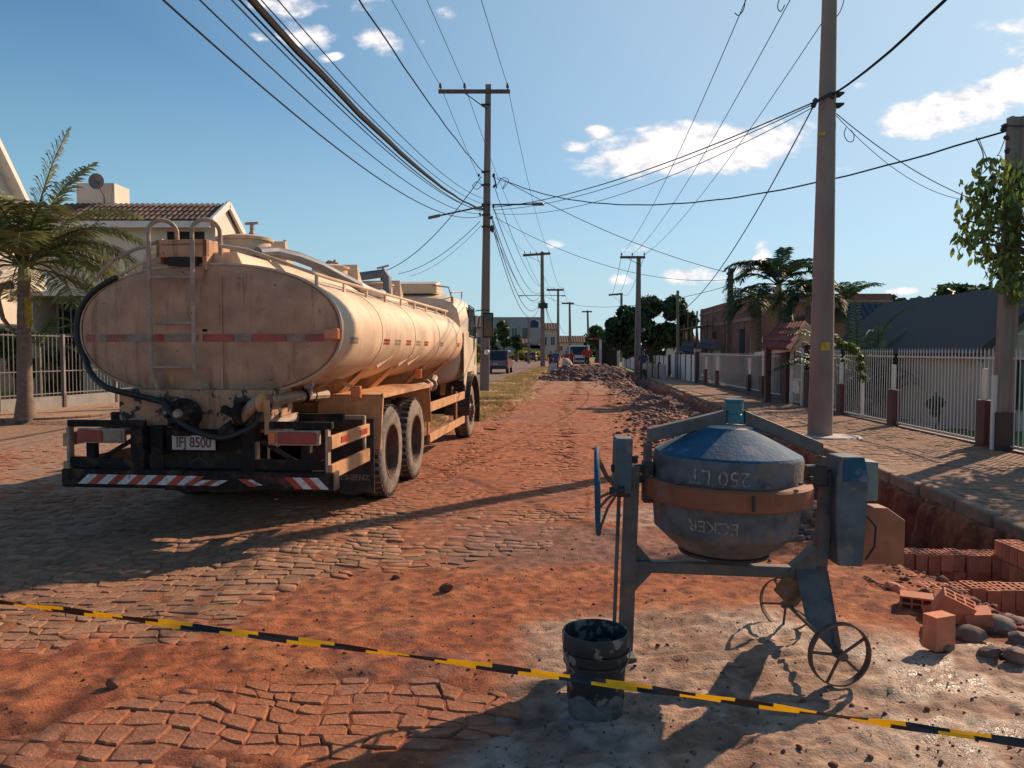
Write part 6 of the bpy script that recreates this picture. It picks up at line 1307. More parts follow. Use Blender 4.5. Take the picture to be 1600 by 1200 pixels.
# dark spreading tree behind the slim pole, and the woods around
def at3(px, py, Y): p = at(px, py, Y); return p
def crown_tree(name, lab, cat, Y, base_px, blobs, nl, ls, mt, seed, tr=.25, z0=0., group=None):
    b = at(base_px, 560, Y); T = thing(name, lab, cat, (b.x, Y, z0), group=group); rd = random.Random(seed); cl = []
    for (px, py, rpx) in blobs:
        c = at(px, py, Y+rd.uniform(-1, 1)*rpx*Y/FPX*.5)-Vector((b.x, Y, z0)); r = rpx*Y/FPX; cl += [(c.x+rd.uniform(-.3, .3)*r, c.y+rd.uniform(-.5, .5)*r, c.z+rd.uniform(-.3, .3)*r, r*q, r*q, r*q*.85) for q in (.75, .5, .45, .4)]
    zc = min(c[2] for c in cl); m = MB('bark'); m.tube([(0, 0, 0), (.1, 0, zc*.6), (0, 0, zc+.5)], [tr*1.3, tr, tr*.7], 8); m.build('trunk', T, smooth=True)
    for c in cl[::4]: m = MB('bark'); m.tube([(0, 0, zc*.8), (c[0]*.5, c[1]*.5, (zc+c[2])*.5), c[:3]], [tr*.45, tr*.3, tr*.1], 5); m.build('limb', T, smooth=True)
    leaf_mass('crown', T, cl, nl, ls, mt, seed, shell=.5); return T
crown_tree('shade_tree', 'broad dark green shade tree behind the slim pole right of the road', 'tree', 60, 1012, [(962, 510, 22), (985, 492, 24), (1015, 485, 26), (1048, 486, 24), (1070, 500, 20), (975, 530, 24), (1005, 520, 30), (1040, 522, 30), (1068, 525, 22), (990, 548, 18), (1025, 550, 20), (955, 525, 14)], 26000, .26, 'leaf_dark', 21, .35)
crown_tree('shade_tree', 'small round dark tree left of the broad shade tree', 'tree', 105, 933, [(930, 515, 12), (938, 525, 12), (926, 532, 10), (940, 540, 9)], 5000, .42, 'leaf_dark', 23, .3)
crown_tree('street_tree', 'round clipped green tree just right of the tall median pole', 'tree', 92, 772, [(770, 520, 9), (767, 533, 9), (774, 545, 8)], 3500, .32, 'leaf_dark', 25, .2, group='trees on the left verge')
crown_tree('street_tree', 'looser dark tree behind the clipped one on the left verge', 'tree', 110, 787, [(787, 510, 11), (784, 524, 11), (790, 535, 9)], 3000, .4, 'leaf_dark', 26, .2, group='trees on the left verge')
crown_tree('street_tree', 'small rounded tree above the red car on the left verge', 'tree', 120, 807, [(806, 528, 9), (803, 538, 9), (810, 541, 8)], 3000, .4, 'leaf_dark', 27, .2, group='trees on the left verge')
crown_tree('garden_shrub', 'bright green shrub by the worker in dark blue at right', 'shrub', 49, 1014, [(1010, 562, 7), (1016, 572, 8), (1012, 582, 7), (1020, 580, 5)], 1600, .16, 'leaf_bright', 28, .05)
crown_tree('garden_shrub', 'pale green shrub behind the slim pole', 'shrub', 70, 985, [(985, 553, 8), (995, 551, 7), (978, 556, 6)], 1400, .22, 'leaf_mid', 29, .06)
crown_tree('garden_shrub', 'round yellowish shrub on the lawn behind the white bars', 'shrub', 17.5, 1463, [(1455, 632, 11), (1468, 628, 11), (1462, 645, 9)], 1300, .07, 'leaf_mid', 30, .03, -.15)
crown_tree('garden_shrub', 'dark shrub in the left garden behind the palm trunk', 'shrub', 24, 20, [(15, 540, 30), (35, 570, 26)], 3000, .16, 'leaf_dark', 31, .08)
crown_tree('garden_shrub', 'leafy shrub in the left garden behind the fence post', 'shrub', 26, 92, [(90, 560, 16), (95, 590, 12), (84, 600, 10)], 1600, .14, 'leaf_mid', 32, .06)
# climbing plant on the garden arch
T = thing('garden_arch', 'white garden arch overgrown with a yellow-green climber right of the thick pole', 'arch', (at(1340, 600, 17.5).x, 17.5, -.15)); O = T.location
m = MB('trim_white'); m.tube([at(1347, 660, 17.5)-O, at(1348, 570, 17.5)-O, at(1335, 548, 17.5)-O, at(1310, 539, 17.5)-O, at(1275, 541, 17.5)-O], .035, 8); m.build('arch_frame', T, smooth=True)
leaf_mass('climber', T, [(*(at(px, py, 17.5)-O), .13, .12, .12) for px, py in ((1346, 575), (1344, 560), (1336, 549), (1326, 542), (1312, 538), (1349, 590), (1330, 545))], 900, .05, 'leaf_bright', 33, shell=.1)
# far tree line: reads as one mass
def far_woods():
    cl = []; rd = random.Random(50)
    for x0, x1, y0, Y_, n in ((1380, 1475, 478, 75, 16), (1468, 1570, 458, 70, 22), (1560, 1800, 455, 70, 30), (845, 960, 532, 230, 26), (700, 850, 540, 240, 26), (500, 720, 520, 240, 20), (1250, 1320, 478, 90, 10)):
        for i in range(n):
            px = x0+(x1-x0)*(i+rd.random())/n; py = y0+rd.uniform(-5, 10); c = at(px, py, Y_+rd.uniform(-5, 5)); r = rd.uniform(.75, 1.3)*(10 if Y_ < 100 else 9)*Y_/FPX; cl += [(c.x, c.y, c.z-r*k*1.2, r*1.4, r, r) for k in range(3 if Y_ < 100 else 2)]
    o = leaf_mass('distant_woods', None, cl, 34000, .62, 'leaf_dark', 51, shell=.35); tag(o, 'line of far trees along the skyline behind the roofs', 'woods')
far_woods()
# yellow-green banks beside the far left lane
def bank(lab, pts, Y, seed, n):
    cl = [(*at(px, py, Y+dy), r*Y/FPX*1.5, r*Y/FPX, r*Y/FPX) for px, py, r, dy in pts]; o = leaf_mass('roadside_bank', None, cl, n, .30, 'verge_grass', seed, shell=.1, aspect=2.5); tag(o, lab, 'grass')
bank('bright yellow green grassy bank beside the red car', [(800, 560, 6, 0), (812, 556, 9, 3), (822, 552, 8, 6), (838, 556, 7, 2), (848, 560, 5, 0), (790, 560, 5, 2), (845, 552, 5, 8)], 128, 71, 6000)
bank('grassy bank between the truck mirror and the tall median pole', [(742, 548, 8, 0), (750, 556, 7, 0), (738, 560, 8, -2), (756, 552, 6, 3), (775, 556, 5, 5)], 80, 72, 3500)
# grass: dry tufts on the median, green verge, lawns
def tufts(name, x, y, h, mt, lab, cat='grass', w=.012, lean=.5):
    n = len(x); z, _ = ground_fn(x, y); a = rng.uniform(0, 6.28, n); hh = h*rng.uniform(.4, 1.4, n); dx, dy = np.cos(a), np.sin(a); lx, ly = rng.normal(0, lean, n)*hh, rng.normal(0, lean, n)*hh
    V = np.stack([np.stack([x-dx*w, y-dy*w, z-.01], -1), np.stack([x+dx*w, y+dy*w, z-.01], -1), np.stack([x+lx, y+ly, z+hh], -1)], 1).reshape(-1, 3)
    tag(mesh_np(name, V, np.arange(n*3).reshape(-1, 3), mt, kind='stuff'), lab, cat)
n = 46000; y = 16.5+rng.rand(n)**1.3*62; q = rng.uniform(-4.5, -2.4, n)+1.0*np.exp(-((y-27)/6)**2)*rng.rand(n); x = q+.09*y; k = fbm(x, y, .9, 4, 60) > .42
tufts('dry_grass', x[k], y[k], .06+.0*y[k], 'dry_grass', 'dry straw-coloured grass covering the median strip', w=.016, lean=1.2)
n = 26000; y = 38+rng.rand(n)**1.2*110; q = rng.uniform(-19, -11.9, n); x = q+.09*y; tufts('verge_grass', x, y, .45, 'verge_grass', 'yellow green rough grass on the left roadside bank', w=.09, lean=.5)
n = 9000; x = rng.uniform(8.3, 16, n); y = rng.uniform(8, 34, n); k = x > FX(y)+.3; tufts('lawn_grass', x[k], y[k], .06, 'grass_blade', 'bright green lawn seen through the white fence', w=.012, lean=.4)
# ------------------------------------------------ left houses and fence
def wallbox(mt, x0, x1, y0, y1, z0, z1): m = MB(mt); m.span(x0, x1, y0, y1, z0, z1); return m
def window(parent, O, x0, x1, z0, z1, y, d=.08, mull=1, frame='trim_white', grille=False):
    "a window set in a wall facing -Y: frame proud, glass recessed"
    f = MB(frame); t = .06; f.span(x0-t, x1+t, y-d, y, z1, z1+t); f.span(x0-t, x1+t, y-d-.03, y, z0-t, z0); f.span(x0-t, x0, y-d, y, z0, z1); f.span(x1, x1+t, y-d, y, z0, z1)
    for i in range(1, mull+1): xm = x0+(x1-x0)*i/(mull+1); f.span(xm-.02, xm+.02, y-d+.02, y, z0, z1)
    w = f.build('window', parent); g = MB('window_glass'); g.span(x0, x1, y-.03, y-.01, z0, z1); g.build('pane', w); return w
def house_two():
    O = Vector((-13.2, 27, 0)); H = thing('white_house', 'two storey white house with brown tiled roof and rooftop dish behind the truck', 'house', O)
    X = lambda px, Y=27: at(px, 400, Y).x-O.x; Z = lambda py, Y=27: at(800, py, Y).z
    wallbox('white_wall', X(72), X(337), 0, 2.0, 0, Z(347)).build('wall', H); wallbox('white_wall', X(72)+.05, X(337)-.05, 2.0, 6.2, 0, 4.2).build('rear_wing', H)
    # right-hand gable end, rising to the ridge
    m = MB('white_wall'); xr = X(337); m.prism([(xr, 0, Z(347)), (xr, 2.0, Z(347)), (xr, 1.0, Z(324, 28))], (-.25, 0, 0)); m.build('gable', H)
    e0, e1 = (X(95)-.4, -.55, Z(345, 26.45)), (xr+.05, -.55, Z(345, 26.45)); r0, r1 = (X(95)-.4, 1.0, Z(320, 28)), (xr+.05, 1.0, Z(320, 28))
    tiled('t', H, e0, e1, r1, r0, 30, 'roof_brown', .07)
    tiled('t', H, (e1[0], 2.6, e1[2]), (e0[0], 2.6, e0[2]), r0, r1, 30, 'roof_brown', .07)
    m = MB('trim_white'); m.beam((e0[0], -.6, e0[2]-.12), (e1[0], -.6, e1[2]-.12), .06, .22); m.build('fascia', H)
    m = MB('trim_white'); m.beam((xr+.12, -.6, e1[2]-.02), (xr+.12, 1.0, r1[2]+.02), .10, .24); m.beam((xr+.12, 2.6, e1[2]-.02), (xr+.12, 1.0, r1[2]+.02), .10, .24); m.build('verge', H)
    m = MB('white_wall'); xa, xb = X(122), X(190); xa, xb = X(122, 28.2), X(181, 28.2); m.span(xa, xb, 1.2, 2.3, Z(350), Z(286, 28.2)); m.build('water_tank_tower', H)
    m = MB('lamp_grey'); c = at(150, 283, 27.6)-O; m.lathe([(.0, .08), (.15, .06), (.27, .0), (.28, .01), (.15, .075), (0, .095)], (0, 0, 0), 20, axis='Y'); m.v = [tuple(Vector(v)+c) for v in m.v]; m.tube([c, c+Vector((.12, .3, -.45)), c+Vector((.02, .5, -.9))], .025, 6); m.tube([c, c+Vector((0, -.2, .0))], .01, 5); m.build('satellite_dish', H, smooth=True)
    window(H, O, X(108), X(124), Z(378), Z(360), 0, mull=0)
    # balcony behind the ladder, the shade of its recess a flat dark sheet
    m = MB('dark_inside'); m.span(X(262), X(320), -.012, -.006, Z(455), Z(362)); m.build('balcony_shade_sheet', H); m = MB('beige_wall'); m.span(X(262), X(320), -.6, -.02, Z(440), Z(400)); m.build('balcony', H)
    m = MB('trim_white'); m.span(X(60), X(250), -1.6, 0, Z(462, 25.4), Z(455, 25.4)); m.build('porch_roof', H)
    m = MB('beige_wall'); m.span(X(70), X(88), -1.4, -.1, 0, Z(462)); m.span(X(160), X(180), -1.4, -.1, 0, Z(462)); m.build('porch_column', H)
    m = MB('dark_inside'); m.span(X(90), X(158), -.02, -.008, 0.1, Z(475)); m.build('porch_shade_sheet', H)
    for i in range(5): x = X(96+i*13); m = MB('beige_wall'); m.span(x, x+.05, -.06, -.03, .1, Z(478)); m.build('shutter_slat', H)
    window(H, O, X(185), X(225), Z(540), Z(480), 0, mull=1)
    m = MB('grey_wall'); m.span(X(195), X(235), -.02, 0, Z(452), Z(425)); m.build('shutter', H)
house_two()
def house_one():
    O = Vector((-18.1, 26.2, 0)); H = thing('white_gabled_house', 'sunlit cream gabled house cut off by the left edge of the frame', 'house', O)
    prof = [(-6.2, 0), (-6.2, 6.3), (-1.1, 10.9), (4.0, 5.0), (4.0, 0)]
    m = MB('white_wall'); m.prism([(0, y, z) for y, z in prof], (-9, 0, 0)); fix_normals(m.build('wall', H))
    for (a, b) in ((prof[1], prof[2]), (prof[2], prof[3])):
        a, b = Vector((0, *a)), Vector((0, *b)); d = (b-a).normalized(); b = b+d*(.35 if b.z < 9 else 0); a = a-d*(.35 if a.z < 9 else 0); n_ = Vector((0, -d.z, d.y)); m = MB('trim_white'); m.prism([a+Vector((.45, 0, 0)), b+Vector((.45, 0, 0)), b+Vector((.45, 0, 0))+n_*.20, a+Vector((.45, 0, 0))+n_*.20], (-9.6, 0, 0)); fix_normals(m.build('roof', H))
        m = MB('roof_brown'); m.prism([a+Vector((.40, 0, 0))+n_*.21, b+Vector((.40, 0, 0))+n_*.21, b+Vector((.40, 0, 0))+n_*.29, a+Vector((.40, 0, 0))+n_*.29], (-9.5, 0, 0)); fix_normals(m.build('roof_tiles', H))
    m = MB('window_glass'); m.span(-.02, .01, 1.4, 2.2, 1.0, 2.3); w = m.build('window', H); m = MB('trim_white'); m.span(.01, .05, 1.33, 1.4, .93, 2.37); m.span(.01, .05, 2.2, 2.27, .93, 2.37); m.span(.01, .05, 1.4, 2.2, 2.3, 2.37); m.span(.01, .07, 1.4, 2.2, .93, 1.0); m.build('frame', w)
house_one()
def fence_left():
    P = [Vector((-14.0, 14.5, 0)), Vector((-12.85, 19.3, 0)), Vector((-12.3, 21.2, 0)), Vector((-11.9, 23.2, 0)), Vector((-11.0, 28.0, 0)), Vector((-9.4, 40, 0))]
    O = P[1].copy(); F_ = thing('garden_fence', 'grey steel bar fence on a low rendered plinth before the left lawn', 'fence', O); P = [p-O for p in P]
    bars(F_, P[:5], .44, 2.1, .13, 'fence_grey', rails=(.50, 1.1, 2.05), spear=False, w=.016)
    for a, b in zip(P[:-1], P[1:]):
        d = (b-a).normalized(); n_ = Vector((-d.y, d.x, 0))*.08; m = MB('grey_plinth'); m.prism([a-n_, b-n_, b+n_, a+n_], (0, 0, .42)); m.build('plinth', F_)
    for p in P[1:]: m = MB('fence_grey'); m.box(p+Vector((0, 0, 1.15)), (.09, .09, 1.9)); m.build('post', F_); m = MB('brown_paint'); m.box(p+Vector((0, -.03, .22)), (.16, .18, .46)); m.build('base_post', F_)
fence_left()
# left lawn
m = MB('lawn'); m.add([(-30, 14.3, .16), (-14.05, 14.6, .16), (-12.9, 19.3, .16), (-12.0, 23.3, .16), (-10.9, 28.5, .16), (-10.5, 32, .16), (-30, 32, .16)], [tuple(range(7))]); o = m.build('left_lawn'); o['kind'] = 'structure'
# right garden: path, inner wall, lawn edge
m = MB('path_stone'); m.add([(9.6, 17.6, -.13), (17, 17.2, -.13), (17, 18.6, -.13), (9.9, 19.6, -.13)], [(0, 1, 2, 3)]); o = m.build('garden_path'); o['kind'] = 'structure'
def inner_wall():
    a, b = Vector((8.9, 22.8, -.15)), Vector((21, 18.6, -.15)); O = a.copy(); W = thing('garden_wall', 'low white balustrade wall with dark base inside the right garden', 'wall', O); d = (b-a).normalized(); n_ = Vector((-d.y, d.x, 0))*.07; L = (b-a).length
    m = MB('brown_paint'); m.prism([-n_, d*L-n_, d*L+n_, n_], (0, 0, .22)); m.build('base', W)
    m = MB('trim_white'); m.prism([-n_*.8+Vector((0, 0, .22)), d*L-n_*.8+Vector((0, 0, .22)), d*L+n_*.8+Vector((0, 0, .22)), n_*.8+Vector((0, 0, .22))], (0, 0, .62)); m.build('panel', W)
    m = MB('trim_white'); m.prism([-n_*1.2+Vector((0, 0, 1.08)), d*L-n_*1.2+Vector((0, 0, 1.08)), d*L+n_*1.2+Vector((0, 0, 1.08)), n_*1.2+Vector((0, 0, 1.08))], (0, 0, .07)); m.build('cap', W)
    mb = MB('trim_white'); mb.lathe([(.025, 0), (.045, .05), (.02, .11), (.045, .17), (.025, .24)], n=8); me = bpy.data.meshes.new('baluster'); me.from_pydata(mb.v, [], mb.f); me.materials.append(MATS['trim_white'])
    k = int(L/.16)
    for i in range(k): link('baluster', me, W, loc=d*L*(i+.5)/k+Vector((0, 0, .84)))
inner_wall()
# ------------------------------------------------ right houses
def slate_house():
    Yf = 24.5; O = Vector((at(1440, 600, Yf).x, Yf, -.5)); H = thing('slate_roof_house', 'low house with a broad dark blue-grey roof behind the white fence', 'house', O)
    L = lambda px, py, Y: at(px, py, Y)-O
    xl, xr = L(1318, 500, Yf).x, L(1640, 500, Yf).x; ze = L(1400, 547, Yf).z; zr = L(1400, 474, 26.3).z
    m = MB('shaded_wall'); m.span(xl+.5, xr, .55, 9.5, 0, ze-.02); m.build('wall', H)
    def slab(pts, th=.08, nm='roof', mt='roof_slate'): a = [Vector(p) for p in pts]; n_ = (a[1]-a[0]).cross(a[-1]-a[0]).normalized(); n_ = n_ if n_.z > 0 else -n_; m = MB(mt); m.prism(a, n_*-th); return fix_normals(m.build(nm, H))
    slab([(xl, 0, ze), (xr, 0, ze), (xr, 1.8, zr), (xl+1.0, 1.8, zr)]); slab([(xl+1.0, 1.8, zr), (xr, 1.8, zr), (xr, 10, zr-.3), (xl+1.2, 10, zr-.3)], nm='roof')
    # standing seams
    for i in range(26):
        t = (i+.5)/26; x = xl+1.1+(xr-xl-1.1)*t; tt = 0; m = MB('roof_slate'); m.beam((x, 0, ze+.012), (x, 1.8, zr+.012), .03, .03); m.build('roof_seam', H)
    v0, v1 = L(1492, 475, 26.3), L(1533, 545, Yf); m = MB('roof_dark'); m.beam(v0+Vector((0, -.1, .04)), v1+Vector((0, -.05, .06)), .14, .05); m.build('valley_gutter', H)
    m = MB('trim_white'); m.span(xl, xr, -.06, -.01, ze-.16, ze+.0); m.build('gutter', H)
    window(H, O, L(1445, 0, Yf).x, L(1490, 0, Yf).x, .95, 1.75, .55, mull=1, frame='brown_paint'); m = MB('dark_inside'); m.span(L(1505, 0, Yf).x, L(1545, 0, Yf).x, .53, .545, .05, 2.0); m.build('doorway_shade_sheet', H)
    window(H, O, L(1350, 0, Yf).x, L(1385, 0, Yf).x, .95, 1.75, .55, mull=1, frame='brown_paint')
    m = MB('trim_white'); 
    for px in (1410, 1500): x = L(px, 0, Yf).x; m = MB('trim_white'); m.box((x, .12, ze/2-.05), (.18, .18, ze-.1)); m.build('porch_column', H)
slate_house()
def gable_house():
    Yf = 17.2; O = Vector((at(1620, 600, Yf).x, Yf, -.5)); H = thing('gabled_house', 'beige gabled house with brown verges at the right edge behind the fence', 'house', O); L = lambda px, py, Y=Yf: at(px, py, Y)-O
    a, b = L(1518, 549), L(1640, 448); c = L(1770, 549); m = MB('beige_wall'); m.prism([(a.x+.15, 0, 0), (c.x, 0, 0), (c.x, 0, a.z), (b.x, 0, b.z), (a.x+.15, 0, a.z)], (0, 7, 0)); fix_normals(m.build('wall', H))
    for p, q in ((a, b), (c, b)):
        d = (q-p).normalized(); n_ = Vector((-d.z, 0, d.x)); n_ = n_ if n_.z > 0 else -n_; s = Vector((0, -.55, 0)); m = MB('roof_dark'); m.prism([p+s-d*.25, q+s, q+s+n_*.14, p+s-d*.25+n_*.14], (0, 8, 0)); fix_normals(m.build('roof', H))
        m = MB('wood_plank'); m.prism([p+s-d*.25-n_*.12+Vector((0, -.03, 0)), q+s-n_*.12+Vector((0, -.03, 0)), q+s-n_*.005+Vector((0, -.03, 0)), p+s-d*.25-n_*.005+Vector((0, -.03, 0))], (0, .05, 0)); fix_normals(m.build('verge_board', H))
    zs = L(1600, 520).z; xs_ = a.x+(b.x-a.x)*(zs-a.z)/(b.z-a.z)+.45; m = MB('trim_white'); m.span(xs_, 2*b.x-xs_, -.04, 0, zs-.06, zs+.06); m.build('string_course', H)
    window(H, O, L(1585, 0).x, L(1630, 0).x, .9, 1.9, 0, mull=1, frame='brown_paint')
gable_house()
def brick_building():
    O = Vector((at(1180, 560, 40).x, 40, 0)); H = thing('brick_building', 'unfinished two storey red brick building with scaffold poles', 'building', O); Z = lambda py, Y: at(800, py, Y).z
    zt = Z(463, 40); xl = 0; fl = at(1094, 500, 56).x-O.x
    xr = at(1392, 500, 40).x-O.x
    m = MB('brickwork'); m.prism([(fl, 16, 0), (0, 0, 0), (xr, 0, 0), (xr, 16, 0)], (0, 0, zt-.3)); fix_normals(m.build('wall', H))
    m = MB('concrete_pole'); m.prism([(fl-.06, 16, zt-.3), (-.05, -.06, zt-.3), (xr+.05, -.06, zt-.3), (xr+.05, 16, zt-.3)], (0, 0, .12)); fix_normals(m.build('ring_beam', H))
    m = MB('brickwork'); m.prism([(fl, 16, zt-.18), (0, 0, zt-.18), (xr, 0, zt-.18), (xr, 16, zt-.18)], (0, 0, .32)); fix_normals(m.build('parapet', H))
    d = Vector((fl, 16, 0)); L = d.length; dn = d.normalized(); nrm = Vector((-dn.y, dn.x, 0)); nrm = nrm if nrm.x < 0 else -nrm
    zm = Z(503, 46)
    m = MB('concrete_pole'); p, q = dn*.2+nrm*.01, dn*(L-.2)+nrm*.01; m.prism([p, q, q+nrm*.05, p+nrm*.05], (0, 0, .18)); m.v = [(a, b, c+zm-.1) for a, b, c in m.v]; m.build('floor_beam', H)
    for i, t in enumerate((.18, .42, .68, .86)):  # openings on the street side as dark shade sheets, both floors
        for z0, z1 in ((zm+.35, zt-.75), (.9, zm-.5)):
            p = d*t; w = .55; m = MB('dark_inside'); a, b = p-dn*w+nrm*.02, p+dn*w+nrm*.02; m.prism([a+Vector((0, 0, z0)), b+Vector((0, 0, z0)), b+Vector((0, 0, z1)), a+Vector((0, 0, z1))], nrm*.02); wn = m.build('window', H)
            m = MB('wood_plank'); m.prism([a+Vector((0, 0, z1)), b+Vector((0, 0, z1)), b+Vector((0, 0, z1+.12)), a+Vector((0, 0, z1+.12))], nrm*.05); m.build('lintel', wn)
    for i in range(12):
        t = .35+.6*i/11; p = d*t+nrm*(1.2+.15*(i % 2)); m = MB('wood_plank'); m.tube([p, p+Vector((.1, .05, zm+(.2 if i % 3 else .9)))], .06, 6); m.build('scaffold_pole', H)
    for z in (zm-.2, zm*.55): m = MB('wood_plank'); a, b = d*.33+nrm*1.25, d*.97+nrm*1.25; m.beam(a+Vector((0, 0, z)), b+Vector((0, 0, z)), .5, .06); m.build('scaffold_plank', H)
    for i in range(4): p = d*(.4+.15*i)+nrm*1.2; m = MB('wood_plank'); m.tube([p+Vector((0, 0, .1)), p+dn*1.5+Vector((0, 0, zm-.2))], .045, 5); m.build('scaffold_brace', H)
brick_building()
def gatehouse(pxs, Y, lab, roofc='roof_dark'):
    x0, x1, yr, ye = pxs; O = Vector((at((x0+x1)/2, 560, Y).x, Y, 0)); H = thing('gate_canopy', lab, 'canopy', O, group='small roofed gateways'); L = lambda px, py, Yk=Y: at(px, py, Yk)-O
    a, b, c, d = L(x0, ye, Y+1.5), L(x0+(x1-x0)*.62, ye+2, Y-1), L(x0+(x1-x0)*.70, yr, Y), L(x0+(x1-x0)*.3, yr, Y+2)
    tiled('t', H, a, b, c, d, 9, roofc, .06); e = L(x1, ye+3, Y+.4); f = L(x1-3, ye, Y+2.4); tiled('t', H, f, e, c, d, 7, roofc, .06)
    m = MB('roof_dark'); m.prism([b, e, c], (0, .08, 0)); m.build('gable_board', H)
    for px in (x0+6, x1-8): q = L(px, 560); m = MB('beige_wall'); m.box((q.x, q.y+.3, (ye and L(0, ye).z)/2), (.3, .3, L(0, ye).z)); m.build('pillar', H)
gatehouse((1086, 1130, 531, 545), 38.5, 'dark tiled gateway canopy at the far end of the white fence')
gatehouse((1058, 1098, 535, 549), 45, 'farther dark tiled gateway canopy left of the first one')
def panel_wall(px0, Y0, px1, Y1, h, mt, lab, n, name='panel_wall', posts='brown_post'):
    a, b = at(px0, 560, Y0), at(px1, 560, Y1); a.z = b.z = 0; O = a.copy(); W = thing(name, lab, 'wall', O); d = b-a; ang = math.atan2(d.y, d.x)
    for i in range(n):
        c = d*((i+.5)/n); m = MB(mt); m.box((0, 0, h/2), (d.length/n*.93, .08, h)); m.build('panel', W, loc=c, rot=(0, 0, ang))
        c = d*(i/n); m = MB(posts); m.box((0, 0, (h+.1)/2), (.14, .16, h+.1)); m.build('post', W, loc=c, rot=(0, 0, ang))
panel_wall(1092, 37.2, 1050, 47, 1.45, 'trim_white', 'white slatted panel wall beyond the bar fence', 5)
panel_wall(1046, 49, 1020, 60, 1.3, 'trim_white', 'farther white garden wall behind the green shrub', 4)
panel_wall(1000, 58, 975, 78, 1.5, 'trim_white', 'white wall left of the slim pole, far down the right side', 4)
panel_wall(1012, 46, 1040, 42, .9, 'grey_plinth', 'low grey block wall behind the worker in dark blue', 3)
m = MB('white_wall'); 
def small_house(px0, px1, pyt, pyr, Y, lab, wall='white_wall', roof='roof_brown', dep=8, wins=2, flat=False, name='house'):
    O = Vector((at((px0+px1)/2, 560, Y).x, Y, 0)); H = thing(name, lab, 'house', O); L = lambda px, py, Yk=Y: at(px, py, Yk)-O; a, b = L(px0, pyt), L(px1, pyt)
    m = MB(wall); m.span(a.x, b.x, 0, dep, -1, a.z); m.build('wall', H)
    if flat: m = MB(wall); m.span(a.x-.1, b.x+.1, -.1, dep+.1, a.z, a.z+.25); m.build('parapet', H)
    else:
        r = L(px0, pyr, Y+dep/2); p = [(a.x-.4, -.5, a.z), (b.x+.4, -.5, a.z), (b.x+.4, dep/2, r.z), (a.x-.4, dep/2, r.z)]; n_ = max(4, int((b.x-a.x)/.5)); n_ = min(n_, 26); tiled('t', H, *p, n_, roof, .1); tiled('t', H, (b.x+.4, dep+.5, a.z), (a.x-.4, dep+.5, a.z), p[3], p[2], n_, roof, .1)
        for x in (a.x, b.x): m = MB(wall); m.prism([(x, 0, a.z-.02), (x, dep, a.z-.02), (x, dep/2, r.z-.12)], (.12 if x < 0 else -.12, 0, 0)); fix_normals(m.build('gable', H))
    for i in range(wins):
        xc = a.x+(b.x-a.x)*(i+.5)/wins; w_ = min(.9, (b.x-a.x)/wins*.25); window(H, O, xc-w_, xc+w_, a.z*.45, a.z*.75, 0, d=.12, mull=1)
    return H
small_house(762, 845, 497, 495, 200, 'long flat grey warehouse on the skyline left of the second median pole', 'grey_wall', flat=True, dep=20, wins=5, name='warehouse')
small_house(845, 870, 515, 505, 180, 'small house with brown roof behind the second median pole', 'beige_wall', wins=2)
small_house(808, 846, 540, 530, 150, 'low brown house behind the red car', 'brown_post', wins=2)
small_house(868, 912, 535, 525, 190, 'pale house at the far end of the street', 'beige_wall', wins=3)
small_house(735, 757, 512, 494, 95, 'far two storey house with balcony seen between cab and median pole', 'beige_wall', 'roof_brown', wins=1)
small_house(640, 700, 520, 500, 110, 'house hidden mostly behind the truck cab on the left side', 'white_wall', wins=3)
small_house(1068, 1092, 540, 522, 62, 'pale gabled cottage between the shade tree and the brick building', 'beige_wall', 'roof_red', wins=1)
# concrete balcony on that far house
# tank tower left of second pole
T = thing('water_tower', 'dark blue water tank on a short tower beside the warehouse', 'water tank', (at(836, 560, 150).x, 150, 0)); z = at(836, 512, 150).z
m = MB('grey_wall'); m.span(-.9, .9, 0, 1.8, 0, z); m.build('tower', T); m = MB('car_maroon'); m = MB('cloth_navy'); m.lathe([(.9, 0), (.9, 1.2), (.6, 1.5), (0, 1.55)], (0, .9, z), 14); m.build('tank', T, smooth=True)
# bus-stop like shelter and work clutter beyond the heap
T = thing('entrance_shelter', 'open white framed shelter with dark interior far down the right side', 'shelter', (at(955, 560, 78).x, 78, 0)); O = T.location
for px in (938, 966, 974): p = at(px, 560, 78)-O; m = MB('trim_white'); m.box((p.x, 0, 1.4), (.22, .22, 2.8)); m.build('post', T)
m = MB('roof_red'); a, b = at(925, 545, 78)-O, at(978, 545, 78)-O; m.span(a.x, b.x, -.5, 3, 2.8, 2.95); m.build('roof', T); m = MB('dark_inside'); m.span(a.x+1.2, b.x-.6, 1.5, 2.9, .0, 2.75); m.build('back_wall', T)

